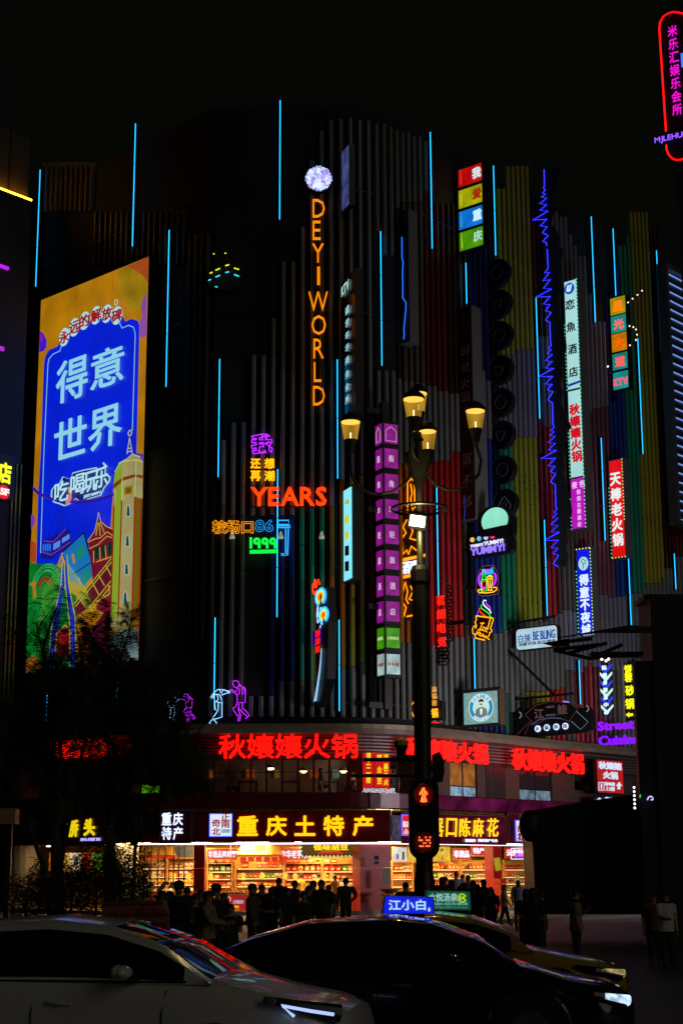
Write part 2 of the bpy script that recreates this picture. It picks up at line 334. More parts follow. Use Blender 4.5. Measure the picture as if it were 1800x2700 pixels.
# tubes: photo column -> [(row top, row bottom, colour)]
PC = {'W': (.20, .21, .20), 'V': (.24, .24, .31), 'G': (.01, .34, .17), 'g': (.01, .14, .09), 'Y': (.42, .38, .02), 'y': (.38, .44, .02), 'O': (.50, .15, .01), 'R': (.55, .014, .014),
      'B': (.01, .05, .42), 'b': (.005, .015, .16), 'M': (.16, .010, .016), 'P': (.22, .08, .12), 'T': (.13, .11, .085), 'D': (.04, .04, .04), 'r': (.07, .012, .010)}  # dark reds in the gaps put the lack of light into the tube colour
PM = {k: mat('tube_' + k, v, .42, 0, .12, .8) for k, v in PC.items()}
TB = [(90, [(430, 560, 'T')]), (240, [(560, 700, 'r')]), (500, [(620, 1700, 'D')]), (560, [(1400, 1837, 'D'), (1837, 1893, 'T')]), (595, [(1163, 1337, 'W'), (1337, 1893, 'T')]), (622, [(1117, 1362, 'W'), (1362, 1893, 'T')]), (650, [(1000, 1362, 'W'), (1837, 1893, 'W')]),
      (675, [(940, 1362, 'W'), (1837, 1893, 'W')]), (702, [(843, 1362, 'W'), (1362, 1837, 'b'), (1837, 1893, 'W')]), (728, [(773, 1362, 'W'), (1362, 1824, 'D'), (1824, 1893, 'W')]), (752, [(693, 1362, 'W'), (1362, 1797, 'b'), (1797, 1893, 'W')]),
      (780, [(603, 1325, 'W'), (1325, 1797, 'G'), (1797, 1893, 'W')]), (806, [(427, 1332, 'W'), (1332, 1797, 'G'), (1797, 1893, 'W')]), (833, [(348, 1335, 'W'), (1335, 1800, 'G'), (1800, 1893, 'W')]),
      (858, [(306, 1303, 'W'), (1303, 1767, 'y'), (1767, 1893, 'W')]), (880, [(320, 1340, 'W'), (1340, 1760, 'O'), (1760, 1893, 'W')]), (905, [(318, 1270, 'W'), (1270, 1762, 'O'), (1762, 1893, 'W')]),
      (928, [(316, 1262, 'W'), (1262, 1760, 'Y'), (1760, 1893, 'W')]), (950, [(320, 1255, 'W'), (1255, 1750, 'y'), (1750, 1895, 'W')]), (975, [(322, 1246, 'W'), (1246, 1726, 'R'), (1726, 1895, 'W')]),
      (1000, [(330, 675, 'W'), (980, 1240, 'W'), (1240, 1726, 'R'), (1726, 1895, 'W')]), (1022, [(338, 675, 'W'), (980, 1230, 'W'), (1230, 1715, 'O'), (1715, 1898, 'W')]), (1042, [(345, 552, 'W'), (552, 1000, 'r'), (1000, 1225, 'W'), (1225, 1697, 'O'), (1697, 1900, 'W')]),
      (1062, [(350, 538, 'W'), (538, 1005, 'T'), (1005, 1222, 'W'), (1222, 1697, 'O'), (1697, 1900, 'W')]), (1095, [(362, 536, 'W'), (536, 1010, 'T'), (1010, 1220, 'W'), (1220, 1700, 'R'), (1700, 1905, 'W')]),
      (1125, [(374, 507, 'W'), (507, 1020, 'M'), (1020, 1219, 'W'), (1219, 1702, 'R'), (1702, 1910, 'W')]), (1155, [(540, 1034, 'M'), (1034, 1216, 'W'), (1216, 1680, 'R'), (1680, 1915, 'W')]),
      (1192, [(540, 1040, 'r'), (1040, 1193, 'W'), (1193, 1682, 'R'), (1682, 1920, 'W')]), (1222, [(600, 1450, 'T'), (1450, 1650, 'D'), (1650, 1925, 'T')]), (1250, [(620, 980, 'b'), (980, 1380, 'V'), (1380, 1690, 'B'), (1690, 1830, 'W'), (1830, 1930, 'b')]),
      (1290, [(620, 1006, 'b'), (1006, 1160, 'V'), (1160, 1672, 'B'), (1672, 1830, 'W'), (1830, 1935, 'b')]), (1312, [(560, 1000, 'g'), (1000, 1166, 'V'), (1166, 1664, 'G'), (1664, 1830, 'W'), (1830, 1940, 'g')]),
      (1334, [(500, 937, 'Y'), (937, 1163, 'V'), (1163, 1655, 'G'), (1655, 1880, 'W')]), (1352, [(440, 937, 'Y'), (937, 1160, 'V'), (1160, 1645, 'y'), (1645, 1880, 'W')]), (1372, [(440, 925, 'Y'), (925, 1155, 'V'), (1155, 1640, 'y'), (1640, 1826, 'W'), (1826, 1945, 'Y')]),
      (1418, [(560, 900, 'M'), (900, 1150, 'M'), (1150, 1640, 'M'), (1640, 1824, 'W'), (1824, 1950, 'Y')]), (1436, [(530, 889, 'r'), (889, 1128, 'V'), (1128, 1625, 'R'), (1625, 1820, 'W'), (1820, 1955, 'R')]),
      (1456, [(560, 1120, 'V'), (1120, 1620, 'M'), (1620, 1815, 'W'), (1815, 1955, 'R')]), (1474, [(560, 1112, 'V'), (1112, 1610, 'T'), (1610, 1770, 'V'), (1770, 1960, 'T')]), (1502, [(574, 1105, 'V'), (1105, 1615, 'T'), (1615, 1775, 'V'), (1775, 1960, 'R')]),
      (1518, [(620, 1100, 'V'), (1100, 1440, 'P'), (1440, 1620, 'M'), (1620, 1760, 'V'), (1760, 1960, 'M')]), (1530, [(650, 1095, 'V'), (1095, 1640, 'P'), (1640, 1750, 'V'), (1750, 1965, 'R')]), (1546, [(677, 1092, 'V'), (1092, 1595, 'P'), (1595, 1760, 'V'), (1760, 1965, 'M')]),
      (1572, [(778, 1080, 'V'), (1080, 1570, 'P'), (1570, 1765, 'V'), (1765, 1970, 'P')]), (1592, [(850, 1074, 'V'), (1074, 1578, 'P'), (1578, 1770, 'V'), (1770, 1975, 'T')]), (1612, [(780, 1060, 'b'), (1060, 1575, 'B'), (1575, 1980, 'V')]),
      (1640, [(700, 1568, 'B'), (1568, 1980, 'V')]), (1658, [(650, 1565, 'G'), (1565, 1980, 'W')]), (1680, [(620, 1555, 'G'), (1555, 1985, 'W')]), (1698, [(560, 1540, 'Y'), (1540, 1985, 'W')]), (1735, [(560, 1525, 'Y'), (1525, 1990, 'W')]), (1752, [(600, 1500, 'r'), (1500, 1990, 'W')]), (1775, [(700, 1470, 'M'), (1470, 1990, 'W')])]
def tube_rows(px):
    r = None
    for x, rows in TB:
        if px >= x - 8: r = rows
    return r
pip = []; s_ = 0.0; seg = 0
def walk(step):
    for i in range(len(TP) - 1):
        a = V(TP[i]); b = V(TP[i + 1]); yield a, b
acc = .2
tubes = 0
for i in range(len(TP) - 1):
    a = V(TP[i]); b = V(TP[i + 1]); L_ = (b - a).length; u = (b - a) / L_; n = V((u.y, -u.x))
    t = acc
    while t < L_:
        c = a + u * t; fr = Fr(c, u); px, _ = proj((c.x, c.y, 22))
        rows = tube_rows(px) if px < 1812 else None
        if rows:
            runs = []
            for q_ in rows:
                if runs and abs(runs[-1][-1][1] - q_[0]) < 2: runs[-1].append(q_)
                else: runs.append([q_])
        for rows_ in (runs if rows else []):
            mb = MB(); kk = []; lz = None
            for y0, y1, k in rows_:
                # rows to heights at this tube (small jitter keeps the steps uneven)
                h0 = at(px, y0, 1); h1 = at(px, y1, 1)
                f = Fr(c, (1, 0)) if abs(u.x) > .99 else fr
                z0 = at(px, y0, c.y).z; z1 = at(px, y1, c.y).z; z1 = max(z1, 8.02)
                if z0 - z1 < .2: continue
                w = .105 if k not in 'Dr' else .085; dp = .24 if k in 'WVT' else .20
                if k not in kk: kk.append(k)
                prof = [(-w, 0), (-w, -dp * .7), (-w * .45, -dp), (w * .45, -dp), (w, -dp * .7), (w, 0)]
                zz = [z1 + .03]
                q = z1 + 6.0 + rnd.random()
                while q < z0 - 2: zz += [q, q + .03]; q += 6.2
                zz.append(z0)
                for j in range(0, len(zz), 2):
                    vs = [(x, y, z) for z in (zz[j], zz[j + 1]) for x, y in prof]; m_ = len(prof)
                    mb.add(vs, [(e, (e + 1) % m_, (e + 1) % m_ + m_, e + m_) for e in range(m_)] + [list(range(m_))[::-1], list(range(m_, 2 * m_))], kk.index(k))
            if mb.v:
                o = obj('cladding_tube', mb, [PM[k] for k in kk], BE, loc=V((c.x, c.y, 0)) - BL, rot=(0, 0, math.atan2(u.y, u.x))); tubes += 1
        t += .45
    acc = t - L_
# podium: canopy, louvres, glazing, fascias, shop interior
CANM = mat('canopy_panel', (.24, .18, .14), .35, 0, .15, 1.5)
mb = MB(); plate(mb, path(0), path(3.5, 3), 7.66, 7.9); bp('canopy', mb, CANM)
mb = MB(); strip(mb, path(-.05), 7.86, 8.06, .12); bp('canopy_edge', mb, mat('canopy_edge_bronze', (.30, .22, .15), .4, .4, .2, 2))
mb = MB(); strip(mb, path(2.2, 3), 4.4, 7.9, .15)
# back wall of the first floor restaurant is further in
LOU = mat('louvre_slat_paint', (.22, .16, .16), .4, .2, .1, 2)
for k in range(6):
    mb = MB(); strip(mb, path(1.1), 6.86 + k * .145, 6.93 + k * .145, .05); bp('louvre_slat', mb, LOU)
mb = MB(); strip(mb, path(1.3), 6.75, 7.66, .1); bp('louvre_backing', mb, mat('louvre_dark', (.05, .03, .03), .7))
mb = MB(); plate(mb, path(.55), path(9, 2), 4.95, 5.10); bp('floor_slab', mb, mat('slab_dark', (.10, .07, .06), .8))
mb = MB(); plate(mb, path(1.4), path(9, 2), 6.95, 7.05); bp('restaurant_ceiling', mb, mat('restaurant_ceiling', (.16, .12, .08), .8))
FASC = mat('fascia_maroon', (.085, .006, .006), .25, 0, .3, .8)
mb = MB(); strip(mb, path(.5), 4.56, 5.2, .08); bp('fascia', mb, FASC)
mb = MB(); strip(mb, path(5.5, 1.6), 5.1, 6.95, .1); bp('restaurant_wall', mb, mat('restaurant_wall', (.30, .18, .08), .7, 0, .4, 1.2))
# lower level room
WOOD = mat('shop_wood', (.70, .33, .05), .5, 0, .2, 2)
mb = MB(); plate(mb, path(.95), path(9.5, 1.5), .125, .22); bp('shop_floor', mb, mat('shop_floor_tile', (.45, .38, .28), .3, 0, .1, 2))
mb = MB(); plate(mb, path(1.1), path(9.5, 1.5), 3.22, 3.30); bp('shop_ceiling', mb, mat('shop_ceiling', (.35, .28, .18), .6))
mb = MB(); strip(mb, path(7.5, 1.5), .22, 3.22, .1); bp('shop_back_wall', mb, WOOD)
mb = MB(); strip(mb, path(-.0 + .93), .12, .30, .1); bp('shop_step', mb, mat('step_stone', (.25, .22, .2), .4, 0, .2, 3))
# ceiling light panels inside the shops
LP = mesh('light_panel', MB().box(-.7, .7, -.5, .5, -.03, .0), em('#ffcf88', 34))
for x, y in [(-9.2, 73.0), (-6.6, 72.6), (-6.6, 74.8), (-4.0, 72.6), (-4.0, 74.8), (-1.4, 72.6), (-1.2, 74.8), (2.3, 74.2), (4.2, 76.6), (6.1, 79.0), (8.0, 81.2), (2.0, 77), (-12.2, 77.4)]:
    put('light_panel', LP, BE, V((x, y, 3.20)) - BL)
# white LED lines under the sign bands
WL = em('#f4f2ff', 3.2)
def pathseg(off, x0, x1, y, n=10, RC=None):
    """part of the plan path seen between two photo columns"""
    P = path(off, RC); out = []
    for i in range(len(P) - 1):
        for k in range(n + (i == len(P) - 2)):
            q = V(P[i]).lerp(V(P[i + 1]), k / n); px, _ = proj((q.x, q.y, 3))
            if x0 <= px <= x1: out.append((q.x, q.y))
    return out
for x0, x1 in ((105, 300), (366, 1029), (1031, 1500)):
    mb = MB(); strip(mb, pathseg(.98, x0, x1, 3, 24), 3.06, 3.11, .04); bp('led_line', mb, WL)
# gold trims of the sign bands
GOLD = mat('gold_trim', (.55, .33, .08), .25, .8, .3, 3)
for z in (3.14, 4.47):
    mb = MB(); strip(mb, path(.93), z, z + .06, .06); bp('gold_trim', mb, GOLD)
# band behind the signs
mb = MB(); strip(mb, path(1.02), 3.2, 4.52, .1); bp('sign_band', mb, mat('sign_band_maroon', (.10, .004, .006), .22, 0, .4, .7))
# purple reflective fascia on the right wing
mb = MB(); strip(mb, pathseg(.44, 975, 1800, 3, 12), 4.56, 5.14, .05); bp('purple_fascia', mb, mat('purple_mirror_panel', (.16, .008, .07), .32, .1, .8, .9, .5))
# columns
REDC = mat('red_tile_column', (.42, .006, .010), .38, 0, .1, 1)
def column(px0, px1, off, z0=.12, z1=3.06, dep=.8):
    c = whitp(off, (px0 + px1) / 2); c0 = whitp(off, px0); c1 = whitp(off, px1); u = (c1 - c0).normalized(); n = V((u.y, -u.x)); w = (c1 - c0).length
    mb = MB()
    for k in range(3):
        za = z0 + (z1 - z0) * k / 3; zb = z0 + (z1 - z0) * (k + 1) / 3 - .012
        q = [c0, c1, c1 - n * dep, c0 - n * dep]; vs = [(p.x, p.y, z) for z in (za, zb) for p in q]
        mb.add(vs, [(0, 1, 5, 4), (1, 2, 6, 5), (2, 3, 7, 6), (3, 0, 4, 7), (4, 5, 6, 7), (3, 2, 1, 0)])
    bp('red_column', mb, REDC)
def whitp(off, px, z=3.0, RC=None):
    P = path(off, RC); best = None
    for i in range(len(P) - 1):
        for k in range(31):
            q = V(P[i]).lerp(V(P[i + 1]), k / 30); d = abs(proj((q.x, q.y, z))[0] - px)
            if best is None or d < best[0] or (d < 1.2 and q.y < best[1].y - 3): best = (d, q)
    return best[1]
column(512, 545, 1.02); column(949, 1030, 1.02); column(1295, 1326, 1.02, dep=.5)
# white round tiled columns of the left wing
TILE = mat('white_tile', (.30, .29, .27), .4, 0, .12, 1.5)
for px, y, r in ((322, 73.6, .72), (60, 79.5, .80)):
    q = at(px, 2300, y)
    for k in range(9):
        bp('column_drum', MB().lathe([(r, .13 + k * .84), (r, .955 + k * .84)], 20, (q.x, q.y, 0)), TILE, False)
# restaurant glazing: mullions, panes with low reflectance, lamps
GLS = mat('dim_glass', (.02, .02, .02), .06)
gl = bpy.data.materials.new('window_glass'); gl.use_nodes = True; N_ = gl.node_tree.nodes; L2 = gl.node_tree.links
tb = N_.new('ShaderNodeBsdfTransparent'); gb = N_.new('ShaderNodeBsdfGlossy'); gb.inputs['Roughness'].default_value = .02
fz = N_.new('ShaderNodeFresnel'); fz.inputs['IOR'].default_value = 1.35; mxs = N_.new('ShaderNodeMixShader'); tb.inputs['Color'].default_value = (.9, .93, .92, 1)
L2.new(fz.outputs[0], mxs.inputs[0]); L2.new(tb.outputs[0], mxs.inputs[1]); L2.new(gb.outputs[0], mxs.inputs[2]); L2.new(mxs.outputs[0], N_['Material Output'].inputs[0])
FRONTG = FY(70.85)
for px in (425, 470, 515, 561, 610, 655, 697, 741, 785, 827, 868, 918, 1046):
    c = whitp(1.35, px, 6); bp('mullion', MB().box(c.x - .05, c.x + .05, c.y - .05, c.y + .05, 5.15, 6.9), BLACK)
for z, t in ((6.62, .05), (6.08, .03), (5.18, .06)):
    mb = MB(); strip(mb, pathseg(1.28, 380, 1045, 3, 20), z, z + t, .06); bp('transom', mb, BLACK)
pxs = [380, 425, 470, 515, 561, 610, 655, 697, 741, 785, 827, 868, 918, 1046]
for a, b in zip(pxs[:-1], pxs[1:]):
    A = whitp(1.38, a + 2, 6); B_ = whitp(1.38, b - 2, 6)
    bp('pane', MB().add([(A.x, A.y, 5.2), (B_.x, B_.y, 5.2), (B_.x, B_.y, 6.85), (A.x, A.y, 6.85)], [(0, 1, 2, 3)]), gl)
# shop glass on the left bay, with thin vertical bars
for px in list(range(382, 512, 18)):
    c = whitp(1.15, px); bp('glass_mullion', MB().box(c.x - .018, c.x + .018, c.y - .03, c.y + .03, .3, 3.05), mat('steel_mullion', (.10, .09, .07), .3, .8))
A = whitp(1.18, 368); B_ = whitp(1.18, 512)
bp('shop_glass', MB().add([(A.x, A.y, .3), (B_.x, B_.y, .3), (B_.x, B_.y, 3.05), (A.x, A.y, 3.05)], [(0, 1, 2, 3)]), gl)
# right wing: brick wall between canopy and purple fascia, with windows
bm_ = bpy.data.materials.new('brown_brick'); bm_.use_nodes = True; N_ = bm_.node_tree.nodes; L2 = bm_.node_tree.links
bt = N_.new('ShaderNodeTexBrick'); tc = N_.new('ShaderNodeTexCoord'); mp = N_.new('ShaderNodeMapping'); mp.inputs['Rotation'].default_value = (math.pi / 2, 0, 0)
L2.new(tc.outputs['Object'], mp.inputs['Vector']); L2.new(mp.outputs[0], bt.inputs['Vector']); bt.inputs['Scale'].default_value = 1
for k, v in (('Color1', (.12, .065, .045, 1)), ('Color2', (.08, .045, .032, 1)), ('Mortar', (.05, .04, .035, 1)), ('Brick Width', .24), ('Row Height', .075), ('Mortar Size', .012)): bt.inputs[k].default_value = v
L2.new(bt.outputs[0], N_['Principled BSDF'].inputs['Base Color']); N_['Principled BSDF'].inputs['Roughness'].default_value = .8
RB_ = rwf(1.4)
sb = Sub(RB_, 1160, 2130)
wins = [(1186, 1258, 2010, 2108), (1368, 1455, 2000, 2125), (1514, 1562, 2010, 2086)]
X = lambda px, py=2050: sb.p(px, py).x
zT, zB = sb.p(1200, 1985).z, sb.p(1200, 2130).z - .25
xs = [X(1095)]
for a, b, _, _ in wins: xs += [X(a), X(b)]
xs.append(X(1700)); mb = MB()
for i in range(0, len(xs), 2): mb.box(xs[i], xs[i + 1], 0, .25, zB, zT)
zt_ = [(sb.p((a + b) / 2, t).z, sb.p((a + b) / 2, bb).z) for a, b, t, bb in wins]
for (a, b, _, _), (zt, zb) in zip(wins, zt_):
    mb.box(X(a), X(b), .002, .25, zB, zb)
    if zt < zT: mb.box(X(a), X(b), .002, .25, zt, zT)
sb.part('brick_wall', mb, bm_)
warm = em('#c8781c', .45, .6, 2.2); coolg = em('#9fc4d8', .5, .6, 3.0)
for i, ((a, b, _, _), (zt, zb)) in enumerate(zip(wins, zt_)):
    x0, x1 = X(a) + .005, X(b) - .005; zt = min(zt, zT) - .005
    fr_ = MB(); t = .05; xm = (x0 + x1) / 2; zm = zb + (zt - zb) * .33
    for q in ((x0, x0 + t), (xm - t / 2, xm + t / 2), (x1 - t, x1)): fr_.box(q[0], q[1], .06, .14, zb + .003, zt)
    for q in ((zb + .003, zb + t), (zm, zm + t), (zt - t, zt)): fr_.box(x0 + t, x1 - t, .065, .135, q[0], q[1])
    wf = sb.part('window', fr_, BLACK)
    sb.part('pane', MB().box(x0 + .01, x1 - .01, .10, .11, zm + t, zt - t), warm if i == 0 else mat('dark_pane', (.03, .03, .035), .1), parent=wf)
    if i < 2: sb.part('pane', MB().box(x0 + .01, x1 - .01, .10, .11, zb + t, zm), em('#8fb4cc', .35 if i else .6, .7, 3.5), parent=wf)
for a, b in ((1280, 1296), (1300, 1330)):
    sb.part('downpipe_panel', MB().box(X(a), X(b), -.04, .0, zB + .1, zT - .1), mat('panel_brown', (.04, .03, .03), .4))
# first floor restaurant: lamps, tables, seated guests are things of their own below
# ================================================================== LIGHT STRIPS on the tower
CY = em('#1cacf2', 2.4)
STR = [(101, 452, 87, 755, 'at the far left end of the tower, above and left of the billboard'), (354, 328, 344, 649, 'above the billboard, starting level with the tower top'), (442, 608, 433, 1020, 'just right of the billboard'),
 (577, 945, 573, 1258, 'left of the purple outlined character'), (738, 262, 736, 578, 'highest of all, left of the mirror ball disc'), (732, 1236, 728, 1628, 'crossing the letters YEARS and the green 1999'),
 (566, 1627, 562, 1872, 'behind the white dancing figure'), (889, 946, 891, 1262, 'below the white lettered karaoke blade sign'), (893, 1633, 896, 1876, 'beside the foot of the rainbow blade sign'), (1005, 609, 1008, 964, 'right of the karaoke blade sign, above the street lamp'),
 (1136, 349, 1142, 655, 'high up left of the four coloured character panels'), (1303, 438, 1310, 673, 'just right of the four coloured character panels'), (1229, 692, 1231, 800, 'short one under the green panel'),
 (1563, 575, 1575, 849, 'upper right above the white hotel blade sign'), (1619, 605, 1627, 779, 'ending on top of the yellow and teal panel sign'), (1736, 666, 1750, 928, 'far right beside the white striped screen'),
 (1417, 788, 1428, 1104, 'left of the blue waveform, at the middle height'), (1687, 897, 1702, 1197, 'right of the yellow and teal panel sign'), (1589, 1157, 1601, 1426, 'left of the red hotpot blade sign'),
 (1438, 1372, 1447, 1624, 'below and left of the blue waveform'), (1660, 1474, 1669, 1667, 'under the red hotpot blade sign'), (1779, 1460, 1784, 1554, 'short one at the right end of the tower'),
 (1153, 1286, 1158, 1570, 'ending on the red esports letters'), (1250, 1683, 1254, 1817, 'between the ice cream neon and the round teal sign'), (1527, 1740, 1533, 1858, 'behind the black arched hotpot sign'),
 (122, 1785, 121, 1905, 'under the left end of the billboard, behind the trees'), (309, 1785, 307, 1850, 'under the right end of the billboard, behind the trees')]
for x0, y0, x1, y1, ds in STR:
    f = wfr((x0 + x1) / 2, (y0 + y1) / 2); t = T('led_strip', 'cyan strip ' + ds, 'light strip', f, (x0 + x1) / 2, y1, .40, group='cyan light strips on the tower')
    zt = t.p((x0 + x1) / 2, y0).z; n_ = max(1, round(zt / 2.3)); mb = MB(); h = zt / n_
    for k in range(n_): mb.tube([(0, 0, k * h + .01), (0, 0, (k + 1) * h - .025)], .023, 6)
    t.part('light_tube', mb, CY)
    t.part('mounting_rail', MB().box(-.03, .03, .04, .16, 0, zt), BLACK)
# ================================================================== SIGNS
def frame_box(t, x0, x1, yt, yb, dep=.3, face=None, m=BLACK, name='sign_box', lip=.05, dd=0):
    X0, X1, Z0, Z1 = t.quad(x0, x1, yt, yb, dd)
    t.part(name, MB().box(X0 - lip, X1 + lip, -dd + .012, -dd + dep, Z0 - lip, Z1 + lip), m)
    if face: t.part('face_panel', MB().box(X0, X1, -dd, -dd + .01, Z0, Z1), face)
    return X0, X1, Z0, Z1
def bracket(t, x, z, L=1.2, m=BLACK): t.part('bracket', MB().box(x - L, x, .05, .17, z - .12, z + .12), m)
def bulbs(t, pts, m, name='bulb_row', r=.035, d=.03):
    mb = MB()
    for p in pts: mb.ball((p[0], -d, p[1]), r, n=5, m=3)
    o = t.part(name, mb, m); o['kind'] = 'stuff'; return o
def rowpts(x0, z0, x1, z1, step=.16):
    L = math.hypot(x1 - x0, z1 - z0); n = max(1, int(L / step)); return [(x0 + (x1 - x0) * k / n, z0 + (z1 - z0) * k / n) for k in range(n + 1)]
PR = lambda px, py, a=None, off=.9: Fr(whit(px, py)[1].xy + whit(px, py)[0].n.xy * off, PRU if a is None else a)
# --- four coloured character panels
f = PR(1196, 550)
for ch, c, tc_, y0, y1, ds, x0 in (('我', '#c00a0a', '#d8e4e4', 449, 495, 'red', 1207), ('爱', '#a9b000', '#a01008', 503, 551, 'yellow', 1208), ('重', '#0c78dc', '#c8f0ff', 559, 607, 'blue', 1209), ('庆', '#4c9c00', '#a8d8c0', 614, 663, 'green', 1210.5)):
    t = T('panel_sign', '%s lit panel with one character in the column of four coloured panels' % ds, 'sign', f, x0, y1, group='four coloured character panels')
    X0, X1, Z0, Z1 = frame_box(t, x0, x0 + 62.5, y0, y1, .35, em(c, .8, .35, 1.5)); bracket(t, 0, (Z0 + Z1) / 2, 1.0)
    yc = (y0 + y1) / 2 - 17
    t.text(ch, x0 + 37, x0 + 60, yc - 15, yc + 13, em(tc_, 1), .06, bold=.03)
    bulbs(t, [(X0 + .2 + (X1 - X0 - 1.5) * i / 6, Z0 + .15 + j * .11) for i in range(7) for j in range(2 + i)], em('#ffe04a' if ds in ('yellow', 'green') else ('#ff5040' if ds == 'red' else '#58c8ff'), .9), 'led_dots', .026)
# --- mirror ball disc and the DEYI WORLD letters
t = T('disco_disc', 'round mosaic light disc like a mirror ball at top of letters', 'sign', FRT, 840, 503, .45)
dm = bpy.data.materials.new('mosaic_light'); dm.use_nodes = True; N_ = dm.node_tree.nodes; L2 = dm.node_tree.links; b_ = N_['Principled BSDF']
tc = N_.new('ShaderNodeTexCoord'); vo = N_.new('ShaderNodeTexVoronoi'); vo.inputs['Scale'].default_value = 9; cr = N_.new('ShaderNodeValToRGB')
L2.new(tc.outputs['Object'], vo.inputs['Vector']); L2.new(vo.outputs['Color'], cr.inputs[0])
for p, c in ((0, '#5a48b8'), (.3, '#8a90f0'), (.55, '#d8f0ff'), (.8, '#a060d0'), (.93, '#c8e8ff'), (.98, '#108050')):
    e_ = cr.color_ramp.elements.new(p); e_.color = (*lin(c), 1)
L2.new(cr.outputs[0], b_.inputs['Emission Color']); b_.inputs['Emission Strength'].default_value = 1.1
c = t.p(840, 470); R0 = (t.p(840, 437) - c).length
t.part('disc_body', MB().lathe([(R0 + .05, 0), (R0 + .05, .3)], 28, c + V((0, .3, 0)), R=M.Rotation(math.pi / 2, 3, 'X')), BLACK)
mb = MB(); n_ = 9
for i in range(-n_, n_):
    for j in range(-n_, n_):
        q = R0 / n_; cx_, cz_ = (i + .5) * q, (j + .5) * q
        if math.hypot(cx_, cz_) < R0 - q * .35: mb.box(c.x + cx_ - q * .46, c.x + cx_ + q * .46, -.03 - rnd.random() * .03, -.005, c.z + cz_ - q * .46, c.z + cz_ + q * .46)
t.part('mirror_tile', mb, dm)['kind'] = 'stuff'
OR = em('#ff8a0c', 1.1)
t = T('vertical_letters', 'tall orange letters spelling DEYI WORLD down the dark tower front', 'sign', FRT, 840, 1068, .45)
for ch, x0, x1, y0, y1 in (('D', 824, 856, 525, 572), ('E', 824, 845, 582, 631), ('Y', 823, 853, 642, 691), ('I', 836, 843, 703, 750), ('W', 813, 864, 769, 820), ('O', 821, 859, 831, 882), ('R', 826, 853, 893, 944), ('L', 827, 847, 955, 1006), ('D', 825, 856, 1018, 1068)):
    t.text(ch, x0, x1, y0, y1, OR, 0, depth=.05, bold=-.010)
for x in (832, 848): t.part('mounting_rail', MB().box(t.p(x, 800).x - .03, t.p(x, 800).x + .03, .06, .16, 0, t.p(840, 525).z), BLACK)
# --- dashes of yellow and cyan light on a dark faceted plate
t = T('dash_lights', 'dark faceted plate with yellow and cyan light dashes right of the billboard', 'lights', FRT, 590, 755, .5)
t.part('dash_backing', MB().slab([t.p(x, y) + V((0, .1, 0)) for x, y in ((546, 720), (590, 695), (634, 722), (630, 752), (590, 762), (550, 750))], .3), DARK)
for c, pts in (('#e8e820', [(553, 720, 560, 717), (568, 712, 580, 707), (594, 700, 604, 697), (617, 706, 630, 710), (562, 668, 565, 669), (592, 667, 596, 667)]), ('#40d0f0', [(549, 739, 556, 736), (568, 730, 580, 725), (594, 718, 604, 716), (617, 723, 630, 728), (567, 755, 573, 756)])):
    for a, b, e_, g in pts: t.line('light_dash', [(a, b), (e_, g)], .03, em(c, 1.3), .05)
# --- neon words on the front
t = T('neon_character', 'purple outlined single character above the yellow words', 'neon sign', FRT, 690, 1197, .45)
t.text('我', 661, 719, 1143, 1197, em('#b020ff', 1.9), 0, outline=.022, bold=.04); t.part('mounting_rail', MB().box(-.8, .8, .05, .1, .3, .36), BLACK)
t = T('neon_words', 'four yellow glowing characters in two rows above YEARS', 'neon sign', FRT, 690, 1267, .45)
for ch, x0, y0 in (('还', 660, 1208), ('想', 697, 1208), ('再', 660, 1241), ('潮', 697, 1241)): t.text(ch, x0, x0 + 27, y0, y0 + 27, em('#ffa808', 1.8), 0, bold=.03)
t.part('mounting_rail', MB().box(-.8, .8, .06, .1, .5, .55), BLACK)
t = T('years_letters', 'large orange red block letters reading YEARS', 'neon sign', FRT, 760, 1336, .45)
t.text('YEARS', 660, 861, 1284, 1334, em('#ff3c04', 1.6), 0, bold=.018, depth=.06); t.part('mounting_rail', MB().box(-1.7, 1.7, .08, .14, .0, .06), BLACK)
t = T('neon_address', 'outlined orange and blue neon address line with a tall hooked last character', 'neon sign', FRT, 660, 1410, .45)
t.text('较场口', 559, 668, 1371, 1408, em('#ff9a10', 1.5), 0, outline=.018, bold=.03); t.text('86', 672, 721, 1370, 1403, em('#1890e8', 1.5), 0, outline=.016, bold=.02)
n_ = em('#28a0f0', 1.4)
t.line('letter', [(734, 1372), (761, 1372), (761, 1383), (734, 1383)], .03, n_, 0, True); t.line('letter', [(732, 1386), (765, 1386), (765, 1391), (733, 1391)], .03, n_, 0, True)
t.line('hooked_stroke', [(753, 1394), (753, 1460), (741, 1460), (742, 1464), (758, 1464), (760, 1394)], .03, n_, 0)
t = T('neon_year', 'green striped neon 1999 with three lines under it', 'neon sign', FRT, 695, 1459, .45)
GN = em('#10e040', 1.3)
for k in range(3): t.line('underline', [(658, 1452 + k * 3.4), (733, 1450 + k * 3.4)], .028, GN, 0)
for k in range(3): t.line('numeral', [(659 + k * 2.2, 1417), (659 + k * 2.2, 1446)], .024, GN, 0)
for cx_ in (677, 698, 719):
    for k in range(3):
        t.ring('numeral', cx_, 1427, 8.5 - k * 2.4, .022, GN, 0)
        t.line('numeral', [(cx_ + 8.5 - k * 2.4, 1427), (cx_ + 8.5 - k * 2.4, 1446)], .022, GN, 0)
